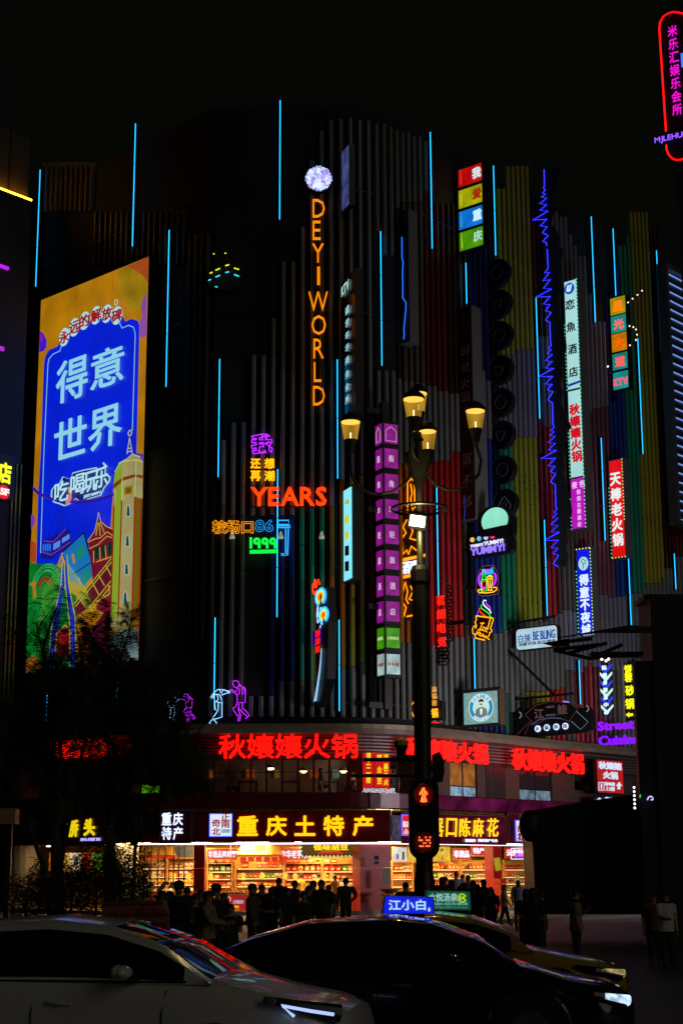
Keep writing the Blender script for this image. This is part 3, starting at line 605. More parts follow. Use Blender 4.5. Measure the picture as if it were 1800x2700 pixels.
# --- small glowing cones put in for reflections of lamps in the glass
for x, ds in ((612, 'left'), (740, 'middle'), (848, 'right')):
    t = T('lamp_reflection', '%s of three small pale cone lamp reflections in a row under the neon address' % ds, 'lamp', FRT, x, 1420, .3, 'cone lamp reflections under the neon address')
    t.part('lamp_shade', MB().lathe([(.13, 0), (.10, .12), (.04, .28), (.02, .34)], 10), em('#b8c8b0', .5, .8, 9)); t.part('mount', MB().box(-.02, .02, 0, .3, .3, .34), BLACK)
# --- dancing neon figures
def stick(t, name, lines, col, r=.02, s=1.0):
    mb = MB()
    for P in lines: mb.tube([t.p(x, y) for x, y in P], r, 4)
    t.part(name, mb, em(col, s))
def mpc(L, ox=400, oy=1400, k=3.136): return [[(ox + x / k, oy + y / k) for x, y in P] for P in L]
A_ = mpc([[(640, 1335), (600, 1315), (545, 1312), (510, 1345), (488, 1375), (495, 1385), (530, 1350), (560, 1355), (575, 1385), (585, 1425), (520, 1410), (515, 1370), (510, 1350)], [(575, 1360), (610, 1345), (648, 1338), (640, 1325), (605, 1322)], [(520, 1415), (525, 1480), (545, 1490), (500, 1555), (520, 1558), (580, 1540), (580, 1425)], [(548, 1485), (550, 1415)], [(500, 1560), (475, 1590), (490, 1600), (530, 1600), (535, 1585), (510, 1560)], [(540, 1355), (550, 1390), (535, 1410)], [(560, 1315), (575, 1345), (590, 1318)]])
B__ = mpc([[(672, 1270), (668, 1245), (690, 1238), (715, 1245), (722, 1275), (705, 1300), (680, 1290), (672, 1270)], [(720, 1270), (740, 1278), (725, 1285)], [(705, 1300), (700, 1335), (660, 1310), (645, 1318), (668, 1330), (710, 1358), (725, 1340), (720, 1300)], [(720, 1275), (760, 1300), (775, 1340), (770, 1420), (708, 1422), (703, 1350)], [(745, 1300), (755, 1350), (745, 1355)], [(705, 1425), (690, 1460), (670, 1465), (680, 1490), (708, 1530), (720, 1520), (712, 1575), (728, 1570), (735, 1525), (715, 1480), (720, 1430)], [(720, 1470), (750, 1500), (790, 1540), (772, 1555), (805, 1530), (780, 1490), (752, 1470), (750, 1425)], [(770, 1340), (775, 1310), (760, 1290)]])
C_ = mpc([[(125, 1440), (135, 1410), (160, 1395), (185, 1385)], [(230, 1390), (205, 1415), (175, 1425), (190, 1460), (145, 1465), (140, 1430)], [(150, 1470), (158, 1500), (145, 1545), (165, 1545)], [(185, 1465), (190, 1500), (175, 1555), (190, 1575)], [(120, 1595), (150, 1600), (165, 1580)], [(175, 1585), (200, 1590)], [(165, 1430), (170, 1460)], [(190, 1375), (215, 1400), (235, 1405)]])
D_ = mpc([[(265, 1355), (280, 1345), (300, 1355), (300, 1375), (280, 1380), (265, 1365)], [(245, 1390), (270, 1400), (300, 1415), (310, 1390), (300, 1370)], [(310, 1370), (335, 1395), (332, 1460), (285, 1465), (280, 1420)], [(285, 1465), (262, 1495), (295, 1540), (292, 1580), (305, 1580), (310, 1540), (285, 1500)], [(300, 1490), (330, 1530), (340, 1560), (360, 1550), (345, 1530), (320, 1490), (320, 1465)]])
for nm, L_, x, y, col, lb, fr in (('neon_dancer', A_, 562, 1911, '#8ac8ff', 'larger white blue neon dancing figure beside a cyan strip', FRT), ('neon_dancer', B__, 632, 1904, '#b020e8', 'larger purple neon figure with a ponytail dancing', FRT),
        ('neon_dancer', C_, 450, 1912, '#90c0ff', 'smaller flickering white neon dancing figure at the left', FY(72.0)), ('neon_dancer', D_, 500, 1906, '#b020e8', 'smaller purple neon dancing figure beside small white one', FY(72.0))):
    t = T(nm, lb, 'neon sign', fr, x, y, .5, group='neon dancing figures above the canopy'); stick(t, 'neon_tube', L_, col, .017, 1.8)
    t.part('stand', MB().box(-.02, .02, .03, .06, 0, t.p(x, y - 100).z * .7), BLACK)
# --- karaoke blade sign at the corner
KU = dirv(180 - 16.6); f = PR(897, 900, KU, .3)
t = T('blade_sign', 'narrow black karaoke blade sign with white characters running down', 'sign', f, 899, 1120)
frame_box(t, 899, 936, 752, 1120, .35, mat('sign_black_gloss', (.01, .012, .016), .2))
t.text('KTV', 900, 919, 746, 772, em('#b8e8e0', 1.1), .06, depth=.005)
for ch, y in zip('盛世年华商务会所', (816, 850, 883, 916, 949, 986, 1019.6, 1053)): t.text(ch, 910, 920, y - 10, y + 10, em('#a0d0dc', 1.1), .06, depth=.005)
# --- narrow mosaic screen beside the disc
f = PR(899, 480, dirv(180 - 20), .3)
t = T('picture_screen', 'narrow dim picture screen beside the round mosaic disc', 'sign', f, 898, 570)
frame_box(t, 898, 919, 405, 560, .3, em('#5a64a8', .35, .9, 1.2))
# --- cyan striped blade sign
f = PR(903, 1400, dirv(180 - 20), .3)
t = T('blade_sign', 'short blade sign of white vertical light lines with two yellow characters', 'sign', f, 906, 1535)
X0, X1, Z0, Z1 = frame_box(t, 906, 928, 1293, 1537, .5)
for k in range(9):
    x = X0 + (X1 - X0) * (k + .5) / 9; t.part('light_line', MB().box(x - (X1 - X0) / 34, x + (X1 - X0) / 34, -.03, 0, Z0 + .05, Z1 - .05), em('#7cd8e8', 1.2))
for ch, y, c in (('得', 1370, '#c8d020'), ('享', 1412, '#c8d020')): t.text(ch, 909, 919, y - 12, y + 12, em(c, 1), .10, bold=.04)
t.poly('house_mark', [(908, 1328), (915, 1314), (919, 1320), (918, 1330)], em('#b8c020', .9), .10)
for y in (1453, 1494): t.poly('dark_plate', [(909, y - 13), (919, y - 15), (919, y + 11), (909, y + 13)], mat('dead_letter', (.05, .03, .02), .6), .10)
# --- rainbow blade sign
f = PR(822, 1700, dirv(180 - 22), .2)
t = T('blade_sign', 'curved blade sign with rainbow arcs, red flame hand and striped tail', 'sign', f, 826, 1800)
t.poly('back_board', [(838, 1560), (862, 1548), (866, 1640), (862, 1790), (840, 1864), (830, 1866), (848, 1790), (850, 1700), (838, 1690)], BLACK, -.02, .4)
for y, h in ((1574, 22), (1622, 20)):
    x = 845 if y < 1600 else 853
    for k, c in enumerate(('#30a8f0', '#48d8e0', '#e0c020', '#f07810')): t.ring('rainbow_arc', x, y, h - k * 4, .05, em(c, 1.5), .03, -60, 240, 1.6)
stick(t, 'neon_figure', [[(a * 1.0, b) for a, b in P] for P in mpc([[(250, 620), (235, 860), (260, 840), (250, 620)], [(300, 680), (280, 830), (300, 870), (325, 830), (310, 690)], [(240, 880), (250, 960), (280, 900)], [(290, 930), (330, 900), (325, 990), (290, 930)], [(290, 1060), (300, 1000)]], 800, 1500, 6.72)], '#a8c8ff', .025, 1.5)
stick(t, 'flame_hand', mpc([[(165, 430), (155, 330), (170, 260)], [(190, 330), (200, 180)], [(215, 350), (220, 190)], [(235, 330), (235, 230)], [(165, 430), (210, 455), (245, 400), (220, 390)], [(260, 240), (265, 180)], [(280, 280), (290, 240)], [(170, 400), (220, 420)]], 800, 1500, 6.72), '#ff3a08', .035, 1.5)
t.poly('violet_panel', [(823, 1666), (847, 1655), (847, 1692), (823, 1706)], em('#1808a0', .5, .4, 2), .02)
for y in (1671, 1692, 1713): t.poly('red_plate', [(831, y - 7), (843, y - 11), (842, y + 6), (831, y + 10)], em('#ff1414', 1.0, .3, 12), .05)
mb = MB()
for k in range(46):
    u = k / 45; y = 1711 + 137 * u; xr = 848 - 14 * u ** 1.6; xl = xr - 2 - 5 * u
    mb.tube([t.p(xl, y + 1.2, .05), t.p(xr, y - .6, .05)], .018, 4)
t.part('striped_tail', mb, em('#98c8f0', 1.2))['kind'] = 'stuff'
mb = MB()
for k in range(60):
    for x in (822, 830): mb.ball(t.p(x + k * .02, 1570 + k * 3.8, 0), .014, n=4, m=2)
t.part('bulb_row', mb, em('#c08010', 1))['kind'] = 'stuff'
# --- cube tower
CU = dirv(64); CL = dirv(180 - 26 - 0)
AX = at(1009.5, 1400, 71.6)
faces = [('⌂', '⌂', '#a01898'), ('街', '街', '#a01898'), ('角', '角', '#a01898'), ('33', '33', '#a01898'), ('轻', '轻', '#a01898'), ('旅', '旅', '#a01898'), ('酒', '酒', '#a01898'), ('店', '店', '#a01898'), ('大米先生', '大米先生', '#48a808'), ('乡村基', '乡村基', '#b8d8d8')]
ys = [(1115, 1168), (1180, 1233), (1247, 1299), (1314, 1367), (1381, 1434), (1449, 1501), (1516, 1570), (1584, 1639), (1654, 1709), (1723, 1779)]
ydesc = ['top cube with a house outline', 'second cube from the top', 'third cube from the top', 'fourth cube with number 33', 'fifth cube from the top', 'sixth cube from the top', 'seventh cube from the top', 'eighth cube, lowest of the magenta ones', 'green lit cube', 'white lit cube at the bottom']
fR = Fr(AX.xy, V(CU)); fL = Fr(AX.xy, V((math.sin(D2R(26)) , -math.cos(D2R(26)))) )
fL = Fr(AX.xy, (CU[1] * -1 * -1, 0)) if False else Fr(AX.xy, (-math.sin(D2R(180 + 26)), math.cos(D2R(180 + 26))))
for (a, b, c), (y0, y1), ds in zip(faces, ys, ydesc):
    xm = 1009 + (y0 - 1115) * .0105
    t = T('cube_sign', ds + ' in the hanging stack of light boxes', 'sign', fR, xm, y1 + 4, group='stack of cube light boxes')
    s_ = .74; X0, X1, Z0, Z1 = t.quad(xm + 2, xm + 40, y0, y1)
    t.part('cube_body', MB().box(X0 - .05, X0 - .05 + s_ + .06, .012, s_ + .05, Z0 - .12, Z1 + .12), BLACK)
    t.part('face_panel', MB().box(X0 + .03, X1 - .02, 0, .011, Z0 + .03, Z1 - .02), em(c, .68, .4, 2.5))
    q = Sub.__new__(T); q.fr = fL; q.o = t.o.copy(); q.off = 0; q.e = None
    # left face, a quarter turn round the cube's vertical edge
    lx0 = X0 - .062; t.part('face_panel', MB().box(lx0 - .01, lx0, .06, .06 + s_ * .88, Z0, Z1), em(c, .60, .4, 2.6))
    mt = em('#d8c0d8', .9) if c == '#a01898' else (em('#d0e8a0', .8) if c == '#48a808' else em('#a01818', .8)); zc_ = (Z0 + Z1) / 2; xc_ = (X0 + X1) / 2
    if a == '⌂':
        hh = (Z1 - Z0) * .36; P = [(-hh * .8, -hh), (hh * .8, -hh), (hh * .8, hh * .4), (0, hh), (-hh * .8, hh * .4)]
        t.part('house_mark', MB().tube([(xc_ + x, -.01, zc_ + z) for x, z in P], .012, 4, True), mt); t.part('house_mark', MB().tube([(lx0 - .02, .4 - x * .7, zc_ + z) for x, z in P], .012, 4, True), mt)
    else:
        hw = .14 if len(a) < 3 else .29; hz = .17 if len(a) < 3 else .075
        n_ = len(a)
        for k, ch in enumerate(a):
            g = glyph(ch); sx = (2 * hw / n_ if len(a) < 3 else 2 * hw / n_); sx *= .92; sz = 2 * hz
            if n_ == 1: sx = 2 * hw
            me = glyph_mesh(ch, mt, bold=0.0 if c == '#a01898' else .02)
            put('letter', me, t.e, (xc_ - hw + k * 2 * hw / n_, -.012, zc_ - hz * .8), (math.pi / 2, 0, 0), (sx if ord(ch) > 99 else sx * 1.5, sz, .4))
            put('letter', me, t.e, (lx0 - .015, .06 + s_ * .44 + hw * .9 - k * 1.8 * hw / n_, zc_ - hz * .8), (math.pi / 2, 0, -math.pi / 2), ((sx if ord(ch) > 99 else sx * 1.5) * .9, sz, .3))
t = T('sign_mast', 'black bracket mast holding the stack of cube light boxes', 'mast', fR, 1025, 1870, -.45)
t.part('pole', MB().box(-.18, .18, .0, .36, 0, t.p(1020, 1060).z), BLACK)
for y in (1085, 1345, 1600, 1860): z = t.p(1020, y).z; t.part('arm', MB().box(-.9, .0, .1, .26, z - .13, z + .13), BLACK)
# --- blue lightning panel
f = PR(1044, 750, None, .5)
t = T('blade_sign', 'tall dark blade sign with a thin blue lightning line', 'sign', f, 1049, 905)
frame_box(t, 1049, 1076, 560, 905, .7, mat('sign_navy', (.004, .008, .02), .25), m=mat('sign_side_grey', (.20, .20, .20), .5))
t.line('lightning_line', [(980 + x / 2.94, 600 + y / 2.94) for x, y in ((232, 70), (233, 230), (242, 275), (237, 330), (239, 545), (264, 580), (262, 640), (248, 780), (250, 830), (245, 865))], .022, em('#2878ff', 1.6), .06)
# --- dim brown blade sign
f = PR(1203, 1000, None, .5)
t = T('blade_sign', 'long unlit maroon blade sign with pale characters and grey side', 'sign', f, 1207, 1373)
frame_box(t, 1207, 1246, 815, 1373, .8, mat('sign_maroon', (.07, .008, .010), .4), m=mat('sign_side_grey', (.20, .20, .20), .5))
ml = mat('dead_pale_letter', (.30, .16, .14), .5)
for ch, y in zip('狮老火锅', (922, 968, 1010, 1045)): t.text(ch, 1213, 1236, y - 13, y + 13, ml, .05)
for ch, y in zip('富不郎', (1208, 1268, 1322)): t.text(ch, 1218, 1241, y - 16, y + 16, ml, .05)
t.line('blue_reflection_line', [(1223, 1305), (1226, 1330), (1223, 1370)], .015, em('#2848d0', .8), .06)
# --- unlit discs
f = PR(1288, 1000, None, .4)
for k, (x, y) in enumerate(((1309, 719), (1312, 800), (1315, 884), (1317, 974), (1319, 1060), (1321, 1146), (1324, 1238), (1329, 1326))):
    t = T('disc_sign', '%s of the unlit dark purple discs stacked beside the maroon blade sign' % ('topmost', 'second', 'third', 'fourth', 'fifth', 'sixth', 'seventh', 'lowest')[k], 'sign', f, x, y + 37, group='unlit discs in a column')
    t.disc('disc_body', x, y, 37, mat('disc_dark', (.010, .006, .016), .55), 0, .28, 28); t.ring('disc_rim', x, y, 36, .03, BLACK, .02)
    dimn = mat('unlit_neon', (.25, .2, .3), .3)
    if k == 7: t.ring('neon_outline', x, y + 4, 6, .018, dimn, .04); t.line('neon_outline', [(x - 17, y + 14), (x - 10, y - 4), (x, y - 18), (x + 9, y - 6), (x + 17, y + 6), (x + 14, y + 15)], .014, em('#8878a8', .25), .04)
    elif k % 2: t.line('neon_outline', [(x - 14, y - 6), (x + 10, y - 10), (x + 4, y + 12), (x - 8, y + 16), (x - 14, y - 6)], .015, dimn, .04)
    else: t.ring('neon_outline', x, y, 17, .015, dimn, .04)
    bracket(t, -t.p(x + 30, y).x * .9, t.p(x, y).z, .9)
# --- waveform neon
R6 = lambda x, y: (1200 + x / 2.613, 700 + y / 2.613)
g1 = [(1200 + x / 2.613, y / 2.613) for x, y in ((611, 1165), (613, 1275), (607, 1295), (620, 1305), (600, 1328), (622, 1335), (592, 1355), (630, 1362), (580, 1400), (628, 1408), (582, 1447), (638, 1452), (532, 1515), (630, 1508), (583, 1555), (632, 1560), (598, 1603), (620, 1610), (640, 1622), (600, 1662), (625, 1668), (630, 1690))]
g2 = [(1200 + 632 / 2.613, 656), (1200 + 635 / 2.613, 685)] + [R6(x, y) for x, y in ((640, 15), (615, 50), (648, 45), (602, 105), (655, 95), (606, 155), (662, 160), (555, 217), (655, 212), (605, 265), (652, 268), (620, 310), (660, 322), (620, 375), (650, 390), (655, 530))]
g3 = [(660, 550), (640, 570), (660, 580), (632, 605), (668, 610), (620, 655), (668, 660), (622, 705), (678, 708), (570, 765), (670, 763), (620, 815), (668, 818), (635, 855), (672, 868), (637, 925), (668, 945), (672, 1095)]
gg = g2[:]
for k in range(3): gg += [R6(x + 19 * k, y + 565 * k) for x, y in (g3 if k < 2 else g3[:-1])]
f = PR(1408, 1000, None, .6)
t = T('waveform_sign', 'blue neon sound wave zigzag running down beside white hotel sign', 'neon sign', f, 1470, 1509)
NB = em('#2a2cff', 2.6)
t.line('neon_tube', g1, .028, NB, .06); t.line('neon_tube', gg, .028, NB, .06)
back = [(x + 3, y) for x, y in g1[::3] + gg[::2]]; rt = []
for i, (x, y) in enumerate(back[::-1]):
    ph = ((y - 560) / 216) % 1; rt.append((x + 16 + 24 * math.exp(-((ph - .55) / .16) ** 2) + (6 if i % 2 else 0), y))
t.poly('back_board', [(x - 1, y) for x, y in g1 + gg] + rt, mat('waveform_board', (.07, .075, .085), .4, .2), .03, .10)
for y in (757, 975, 1197, 1420): z = t.p(1430, y).z; t.part('bracket', MB().box(t.p(1376, y).x, t.p(1432, y).x, .15, .30, z - .13, z + .13), BLACK)
# --- white hotel blade, three panels
f = PR(1470, 1000, None, .7)
HW = em('#a8dcdc', .95, .10, .6)
def lean(y): return (y - 744) * .0385
def hpanel(lb, y0, y1, face):
    x = 1481.5 + lean((y0 + y1) / 2)
    t = T('blade_sign', lb, 'sign', f, x, y1, group='three panel hotel blade sign'); X0, X1, Z0, Z1 = frame_box(t, x, x + 36.5, y0, y1, .75, face, m=mat('sign_side_grey2', (.16, .16, .17), .5), lip=.07)
    bulbs(t, rowpts(X1 + .04, Z0, X1 + .04, Z1, .2), em('#40e0b0', 1.4)); bulbs(t, rowpts(X0 - .05, Z0, X0 - .05, Z0 + (Z1 - Z0) * .6, .2), em('#50d8a0', 1.2)); bracket(t, -.05, Z0 + (Z1 - Z0) * .4, .9)
    return t
t = hpanel('white lit hotel panel with blue round emblem and four black characters', 744, 1030, HW)
t.disc('emblem', 1500, 760, 15, em('#0a58c8', .9), .03, ex=.98); t.text('𝒰' if False else 'u', 1493, 1507, 751, 768, em('#e0f0ff', 1), .05, bold=.03, shear=.4)
ink = mat('black_lettering', (.02, .02, .02), .5)
for ch, x, y in zip('恋魚酒店', (1502, 1505, 1508, 1511), (802, 861, 920, 980)): t.text(ch, x - 12, x + 12, y - 13, y + 13, ink, .04, bold=.015)
t.poly('blue_bar', [(1497, 1013), (1529, 1002), (1529, 1008), (1497, 1020)], em('#1040b0', .8), .04)
t = hpanel('white lit hotpot panel with five red characters below hotel panel', 1033, 1261, HW)
for ch, k in zip('秋孃孃火锅', range(5)): x = 1514 + k * 1.6; y = 1079 + k * 31; t.text(ch, x - 14, x + 14, y - 15, y + 15, em('#d81020', .9), .04, bold=.04)
t = hpanel('magenta lit panel with small pale characters at the bottom', 1264, 1396, em('#c010c0', .95, .1, .8))
for ch, x, y in (('夜', 1514, 1279), ('色', 1534, 1275)): t.text(ch, x - 7, x + 7, y - 9, y + 9, em('#f0c8f0', 1), .04)
for k, ch in enumerate('情侣主题酒店'): x = 1524.5 + k * .5; y = 1297 + k * 17; t.text(ch, x - 4.5, x + 4.5, y - 6, y + 6, em('#e8c0f0', 1), .04)
# --- starlight panels
f = PR(1598, 900, None, .6)
for ch, c, c2, y0, y1, ds in (('星', '#b09c00', '#ff6a10', 788, 833, 'yellow panel at the top'), ('光', '#169a90', '#ff5050', 836, 881, 'teal panel second'), ('大', '#d88000', '#ff4a08', 883, 930, 'orange panel in the middle'), ('道', '#129088', '#ff4a50', 935, 978, 'teal panel fourth'), ('KTV', '#16a0a0', '#ff4060', 984, 1029, 'cyan karaoke panel at the bottom')):
    x = 1607.5 + (y0 - 788) * .04
    t = T('panel_sign', ds + ' of the five panel neon column', 'sign', f, x, y1, group='five panel karaoke column'); X0, X1, Z0, Z1 = frame_box(t, x, x + 40.5, y0, y1, .4, em(c, .75, .25, 2)); yc = (y0 + y1) / 2 - 5
    if ch == 'KTV': t.text(ch, x + 1, x + 39, yc - 5, yc + 13, em(c2, 1.3), .06, bold=.02)
    else: t.text(ch, x + 7, x + 34, yc - 13, yc + 14, em(c2, 1.4), .06, outline=.03, bold=.0)
    bracket(t, 0, (Z0 + Z1) / 2, .9)
t = T('bulb_arrow', 'rust coloured curved arrow dotted with white bulbs beside the five panels', 'sign', f, 1672, 910)
t.line('arrow_body', [(1655, 797), (1672, 784), (1693, 766)], .10, mat('rust_metal', (.16, .04, .02), .6), 0)
t.line('arrow_body', [(1658, 858), (1672, 864), (1679, 880), (1674, 900), (1660, 911)], .10, mat('rust_metal', (.16, .04, .02), .6), 0)
mb = MB()
for x, y in ((1655, 797), (1667, 787), (1680, 777), (1692, 766), (1659, 859), (1669, 862), (1676, 868), (1679, 882), (1676, 896), (1660, 910)): mb.ball(t.p(x, y, .12), .05, n=6, m=4)
t.part('bulb_row', mb, em('#e8f0e8', 1.5))['kind'] = 'stuff'
t = T('arrow_marker', 'small orange arrow bracket left of the teal character panel', 'sign', f, 1600, 985)
t.line('arrow_body', [(1603, 946), (1596, 965), (1609, 985)], .12, mat('orange_metal', (.35, .09, .01), .5), 0); t.part('bulb', MB().ball(t.p(1602, 966, .13), .06, n=6, m=4), em('#fff0e0', 2))
# --- red hotpot blade
f = PR(1590, 1300, None, .8)
t = T('blade_sign', 'bright red blade sign with five white characters, bulbs around', 'sign', f, 1606, 1469)
X0, X1, Z0, Z1 = frame_box(t, 1605, 1643, 1217, 1471, .6, em('#e00606', 1.0, .1, .8), m=mat('sign_side_grey2', (.16, .16, .17), .5), lip=.08)
for k, ch in enumerate('天棒老火锅'): x = 1621.5 + k * 1.7; y = 1263 + k * 40; t.text(ch, x - 14, x + 14, y - 17, y + 17, em('#e8f0f0', 1), .04, bold=.03)
bulbs(t, rowpts(X1 + .05, Z0 + 2, X1 + .05, Z1, .17), em('#e8d880', 1.4)); bulbs(t, rowpts(X0 - .06, Z0, X0 - .06, Z1 - 1.5, .2), em('#50e098', 1.2)); bulbs(t, rowpts(X0, Z0 - .06, X1, Z0 - .06, .17), em('#e8e070', 1.4))
for y in (1240, 1465): bracket(t, -.1, t.p(1608, y).z, 1.2)
# --- blue blade
f = PR(1505, 1550, None, .8)
t = T('blade_sign', 'royal blue blade sign with tree emblem and five white characters', 'sign', f, 1523, 1676)
X0, X1, Z0, Z1 = frame_box(t, 1520, 1557.5, 1452, 1677, .6, em('#0a14d8', 1.0, .1, .8), m=mat('sign_side_grey2', (.16, .16, .17), .5), lip=.08)
t.disc('emblem', 1537, 1486, 18, em('#a8dce0', 1), .03, ex=.82); t.line('tree_mark', [(1537, 1499), (1537, 1487), (1531, 1480), (1535, 1474), (1542, 1478), (1543, 1484), (1537, 1488)], .02, ink, .10)
for k, ch in enumerate('得意不夜城'): x = 1538.5 + k * 1.5; y = 1529 + k * 33; t.text(ch, x - 12.5, x + 12.5, y - 15, y + 15, em('#d8ecff', 1.1), .04, bold=.03)
bulbs(t, rowpts(X1 + .06, Z0, X1 + .06, Z1, .17), em('#b8e8a0', 1.4)); bulbs(t, rowpts(X0 - .06, Z0, X0 - .06, Z0 + 3.4, .2), em('#60e0c0', 1.3)); bulbs(t, rowpts(X0, Z1 + .06, X1, Z1 + .06, .17), em('#f0e890', 1.4)); bracket(t, -.1, t.p(1525, 1462).z, 1.0)
# --- right part: esports letters, yummy board, beer, ice cream
f = PR(1144, 1640, None, .35)
t = T('hanging_letters', 'red glowing characters hanging beside a black honeycomb frame behind street lamp', 'neon sign', f, 1162, 1760)
for k, ch in enumerate('茗朗电竞'): x = 1161 + k * 1.2; y = 1583 + k * 36.5; t.text(ch, x - 11, x + 11, y - 13, y + 13, em('#ff1c0c', 1.8), .05, bold=.012)
for k in range(22):
    y = 1548 + k * 9.2; x = 1180 + (k % 2) * 6 - (8 if k > 15 else 0); r_ = 5.6
    for dx in ((0, -11) if k > 14 else (0,)):
        c = t.p(x + dx, y); q = (t.p(x, y - r_) - c).length
        t.part('hexagon_cell', MB().tube([c + V((math.cos(a) * q * 1.3, .05, math.sin(a) * q)) for a in [i * math.pi / 3 for i in range(6)]], .035, 4, True), BLACK)
t.part('bracket', MB().box(.3, 1.4, .08, .2, t.p(1170, 1650).z, t.p(1170, 1640).z), BLACK)
f = PR(1215, 1400, None, .5)
t = T('food_sign', 'black cloud shaped food sign with mint green disc and violet words', 'neon sign', f, 1285, 1475)
t.poly('back_board', [(1238, 1460), (1236, 1430), (1242, 1412), (1262, 1404), (1262, 1380), (1268, 1352), (1285, 1336), (1310, 1332), (1336, 1340), (1352, 1362), (1352, 1400), (1345, 1415), (1350, 1425), (1350, 1448), (1340, 1458), (1300, 1465), (1250, 1472)], mat('board_black', (.012, .014, .018), .35), -.02, .35)
t.disc('glowing_disc', 1303, 1372, 34, em('#8ce4c4', 1.0, .1, 1), .04, ex=1.22)
t.poly('disc_base_plate', [(1266, 1398), (1320, 1386), (1342, 1382), (1342, 1412), (1266, 1416)], mat('board_black', (.012, .014, .018), .35), .06, .02)
for (x, y), c in zip(((1243.7, 1423), (1261.5, 1420), (1279.5, 1417), (1297, 1413.6)), ('#e8b860', '#58b8d8', '#c8c0ff', '#f04060')): t.disc('coloured_dot', x, y, 6.2, em(c, 1.1), .05, ex=1.0)
t.text('YUMMY!', 1239, 1273, 1434, 1442, em('#d8d8ff', 1.2), .05, bold=.03); t.text('YUMMY!', 1274, 1326, 1424, 1435, em('#d8d8ff', 1.2), .05, bold=.03)
t.text('YUMMY!', 1239, 1330, 1439, 1459, em('#8c70ff', 1.3), .05, bold=.03)
K5 = lambda L: [[(1150 + x / 5.227, 1250 + y / 5.227) for x, y in P] for P in L]
t = T('beer_sign', 'round neon beer sign with green bottle, full glass and tray', 'neon sign', f, 1286, 1572)
blob = [(545, 1600), (560, 1420), (600, 1320), (650, 1270), (720, 1262), (760, 1262), (800, 1262), (810, 1300), (850, 1360), (855, 1480), (840, 1560), (865, 1600), (850, 1650), (700, 1680), (600, 1675)]
t.poly('back_board', K5([blob])[0], mat('board_violet', (.012, .006, .03), .3), -.02, .2)
t.line('board_edge', K5([blob])[0], .018, em('#b06070', .35), 0, True)
for r_ in (25.5, 22.5): t.ring('violet_ring', 1284, 1527, r_, .024, em('#a030ff', 1.8), .05, 70 if r_ > 24 else 75, 255 if r_ > 24 else 250, 1.15); t.ring('violet_ring', 1284, 1527, r_, .024, em('#a030ff', 1.8), .05, -50, 30, 1.15)
stick(t, 'bottle_outline', K5([[(635, 1320), (665, 1315), (668, 1400), (695, 1470), (695, 1610), (620, 1620), (618, 1480), (638, 1410), (635, 1320)], [(622, 1455), (692, 1450)], [(636, 1345), (664, 1342)]]), '#10e038', .028, 1.7)
stick(t, 'bottle_label', K5([[(640, 1480), (680, 1475), (686, 1500), (686, 1560), (672, 1588), (640, 1590), (630, 1560), (630, 1500), (640, 1480)]]), '#f02010', .024, 1.6)
stick(t, 'glass_outline', K5([[(700, 1420), (720, 1400), (760, 1398), (778, 1420), (765, 1440), (710, 1445), (700, 1420)], [(705, 1445), (722, 1580), (712, 1605), (770, 1600), (758, 1575), (775, 1440)], [(715, 1415), (755, 1412), (745, 1430)], [(740, 1455), (738, 1570)]]), '#ffb838', .026, 1.6)
stick(t, 'tray_outline', K5([[(570, 1605), (600, 1590), (640, 1600)], [(570, 1605), (590, 1635), (690, 1640), (790, 1625), (835, 1590), (830, 1565), (780, 1562)]]), '#ffc020', .024, 1.6)
t.text('BEER', 1280, 1302, 1504, 1514, em('#18a0ff', 1.5), .05, outline=.05)
for x, y in ((758, 1315), (772, 1297), (764, 1330)): c = K5([[(x, y)]])[0][0]; t.ring('bubble', c[0], c[1], 2, .016, em('#18b0ff', 1.5), .05)
t.part('bracket', MB().box(t.p(1228, 1545).x, t.p(1256, 1545).x, .05, .17, t.p(1240, 1552).z, t.p(1240, 1545).z), BLACK)
t = T('ice_cream_sign', 'neon ice cream tub sign with coloured swirl above yellow lettering', 'neon sign', f, 1270, 1688)
t.poly('back_board', K5([[(545, 1960), (560, 1880), (650, 1740), (690, 1740), (755, 1920), (790, 1990), (760, 2140), (740, 2290), (540, 2270)]])[0], mat('board_dark_red', (.02, .006, .01), .4), -.02, .12)
for c, L_ in (('#3848ff', [[(570, 1945), (562, 1920), (575, 1895)]]), ('#ff3010', [[(685, 1965), (610, 1910), (585, 1870), (600, 1848)]]), ('#10c838', [[(748, 1970), (720, 1920), (620, 1850), (612, 1820), (628, 1800)]]), ('#c8e8ff', [[(752, 1920), (740, 1885), (655, 1810), (640, 1770), (655, 1742), (685, 1745)]]), ('#c030f0', [[(745, 1860), (735, 1830), (690, 1795), (685, 1768)]])): stick(t, 'swirl_tube', K5(L_), c, .03, 1.6)
stick(t, 'tub_outline', K5([[(545, 1955), (755, 1982), (785, 1990), (780, 2020), (740, 2140), (765, 2145), (762, 2175), (735, 2185), (722, 2240)], [(545, 1955), (550, 2010), (533, 2040), (550, 2090), (540, 2130)], [(535, 2200), (535, 2260), (665, 2290)], [(745, 1985), (700, 2150)]]), '#ffae10', .03, 1.5)
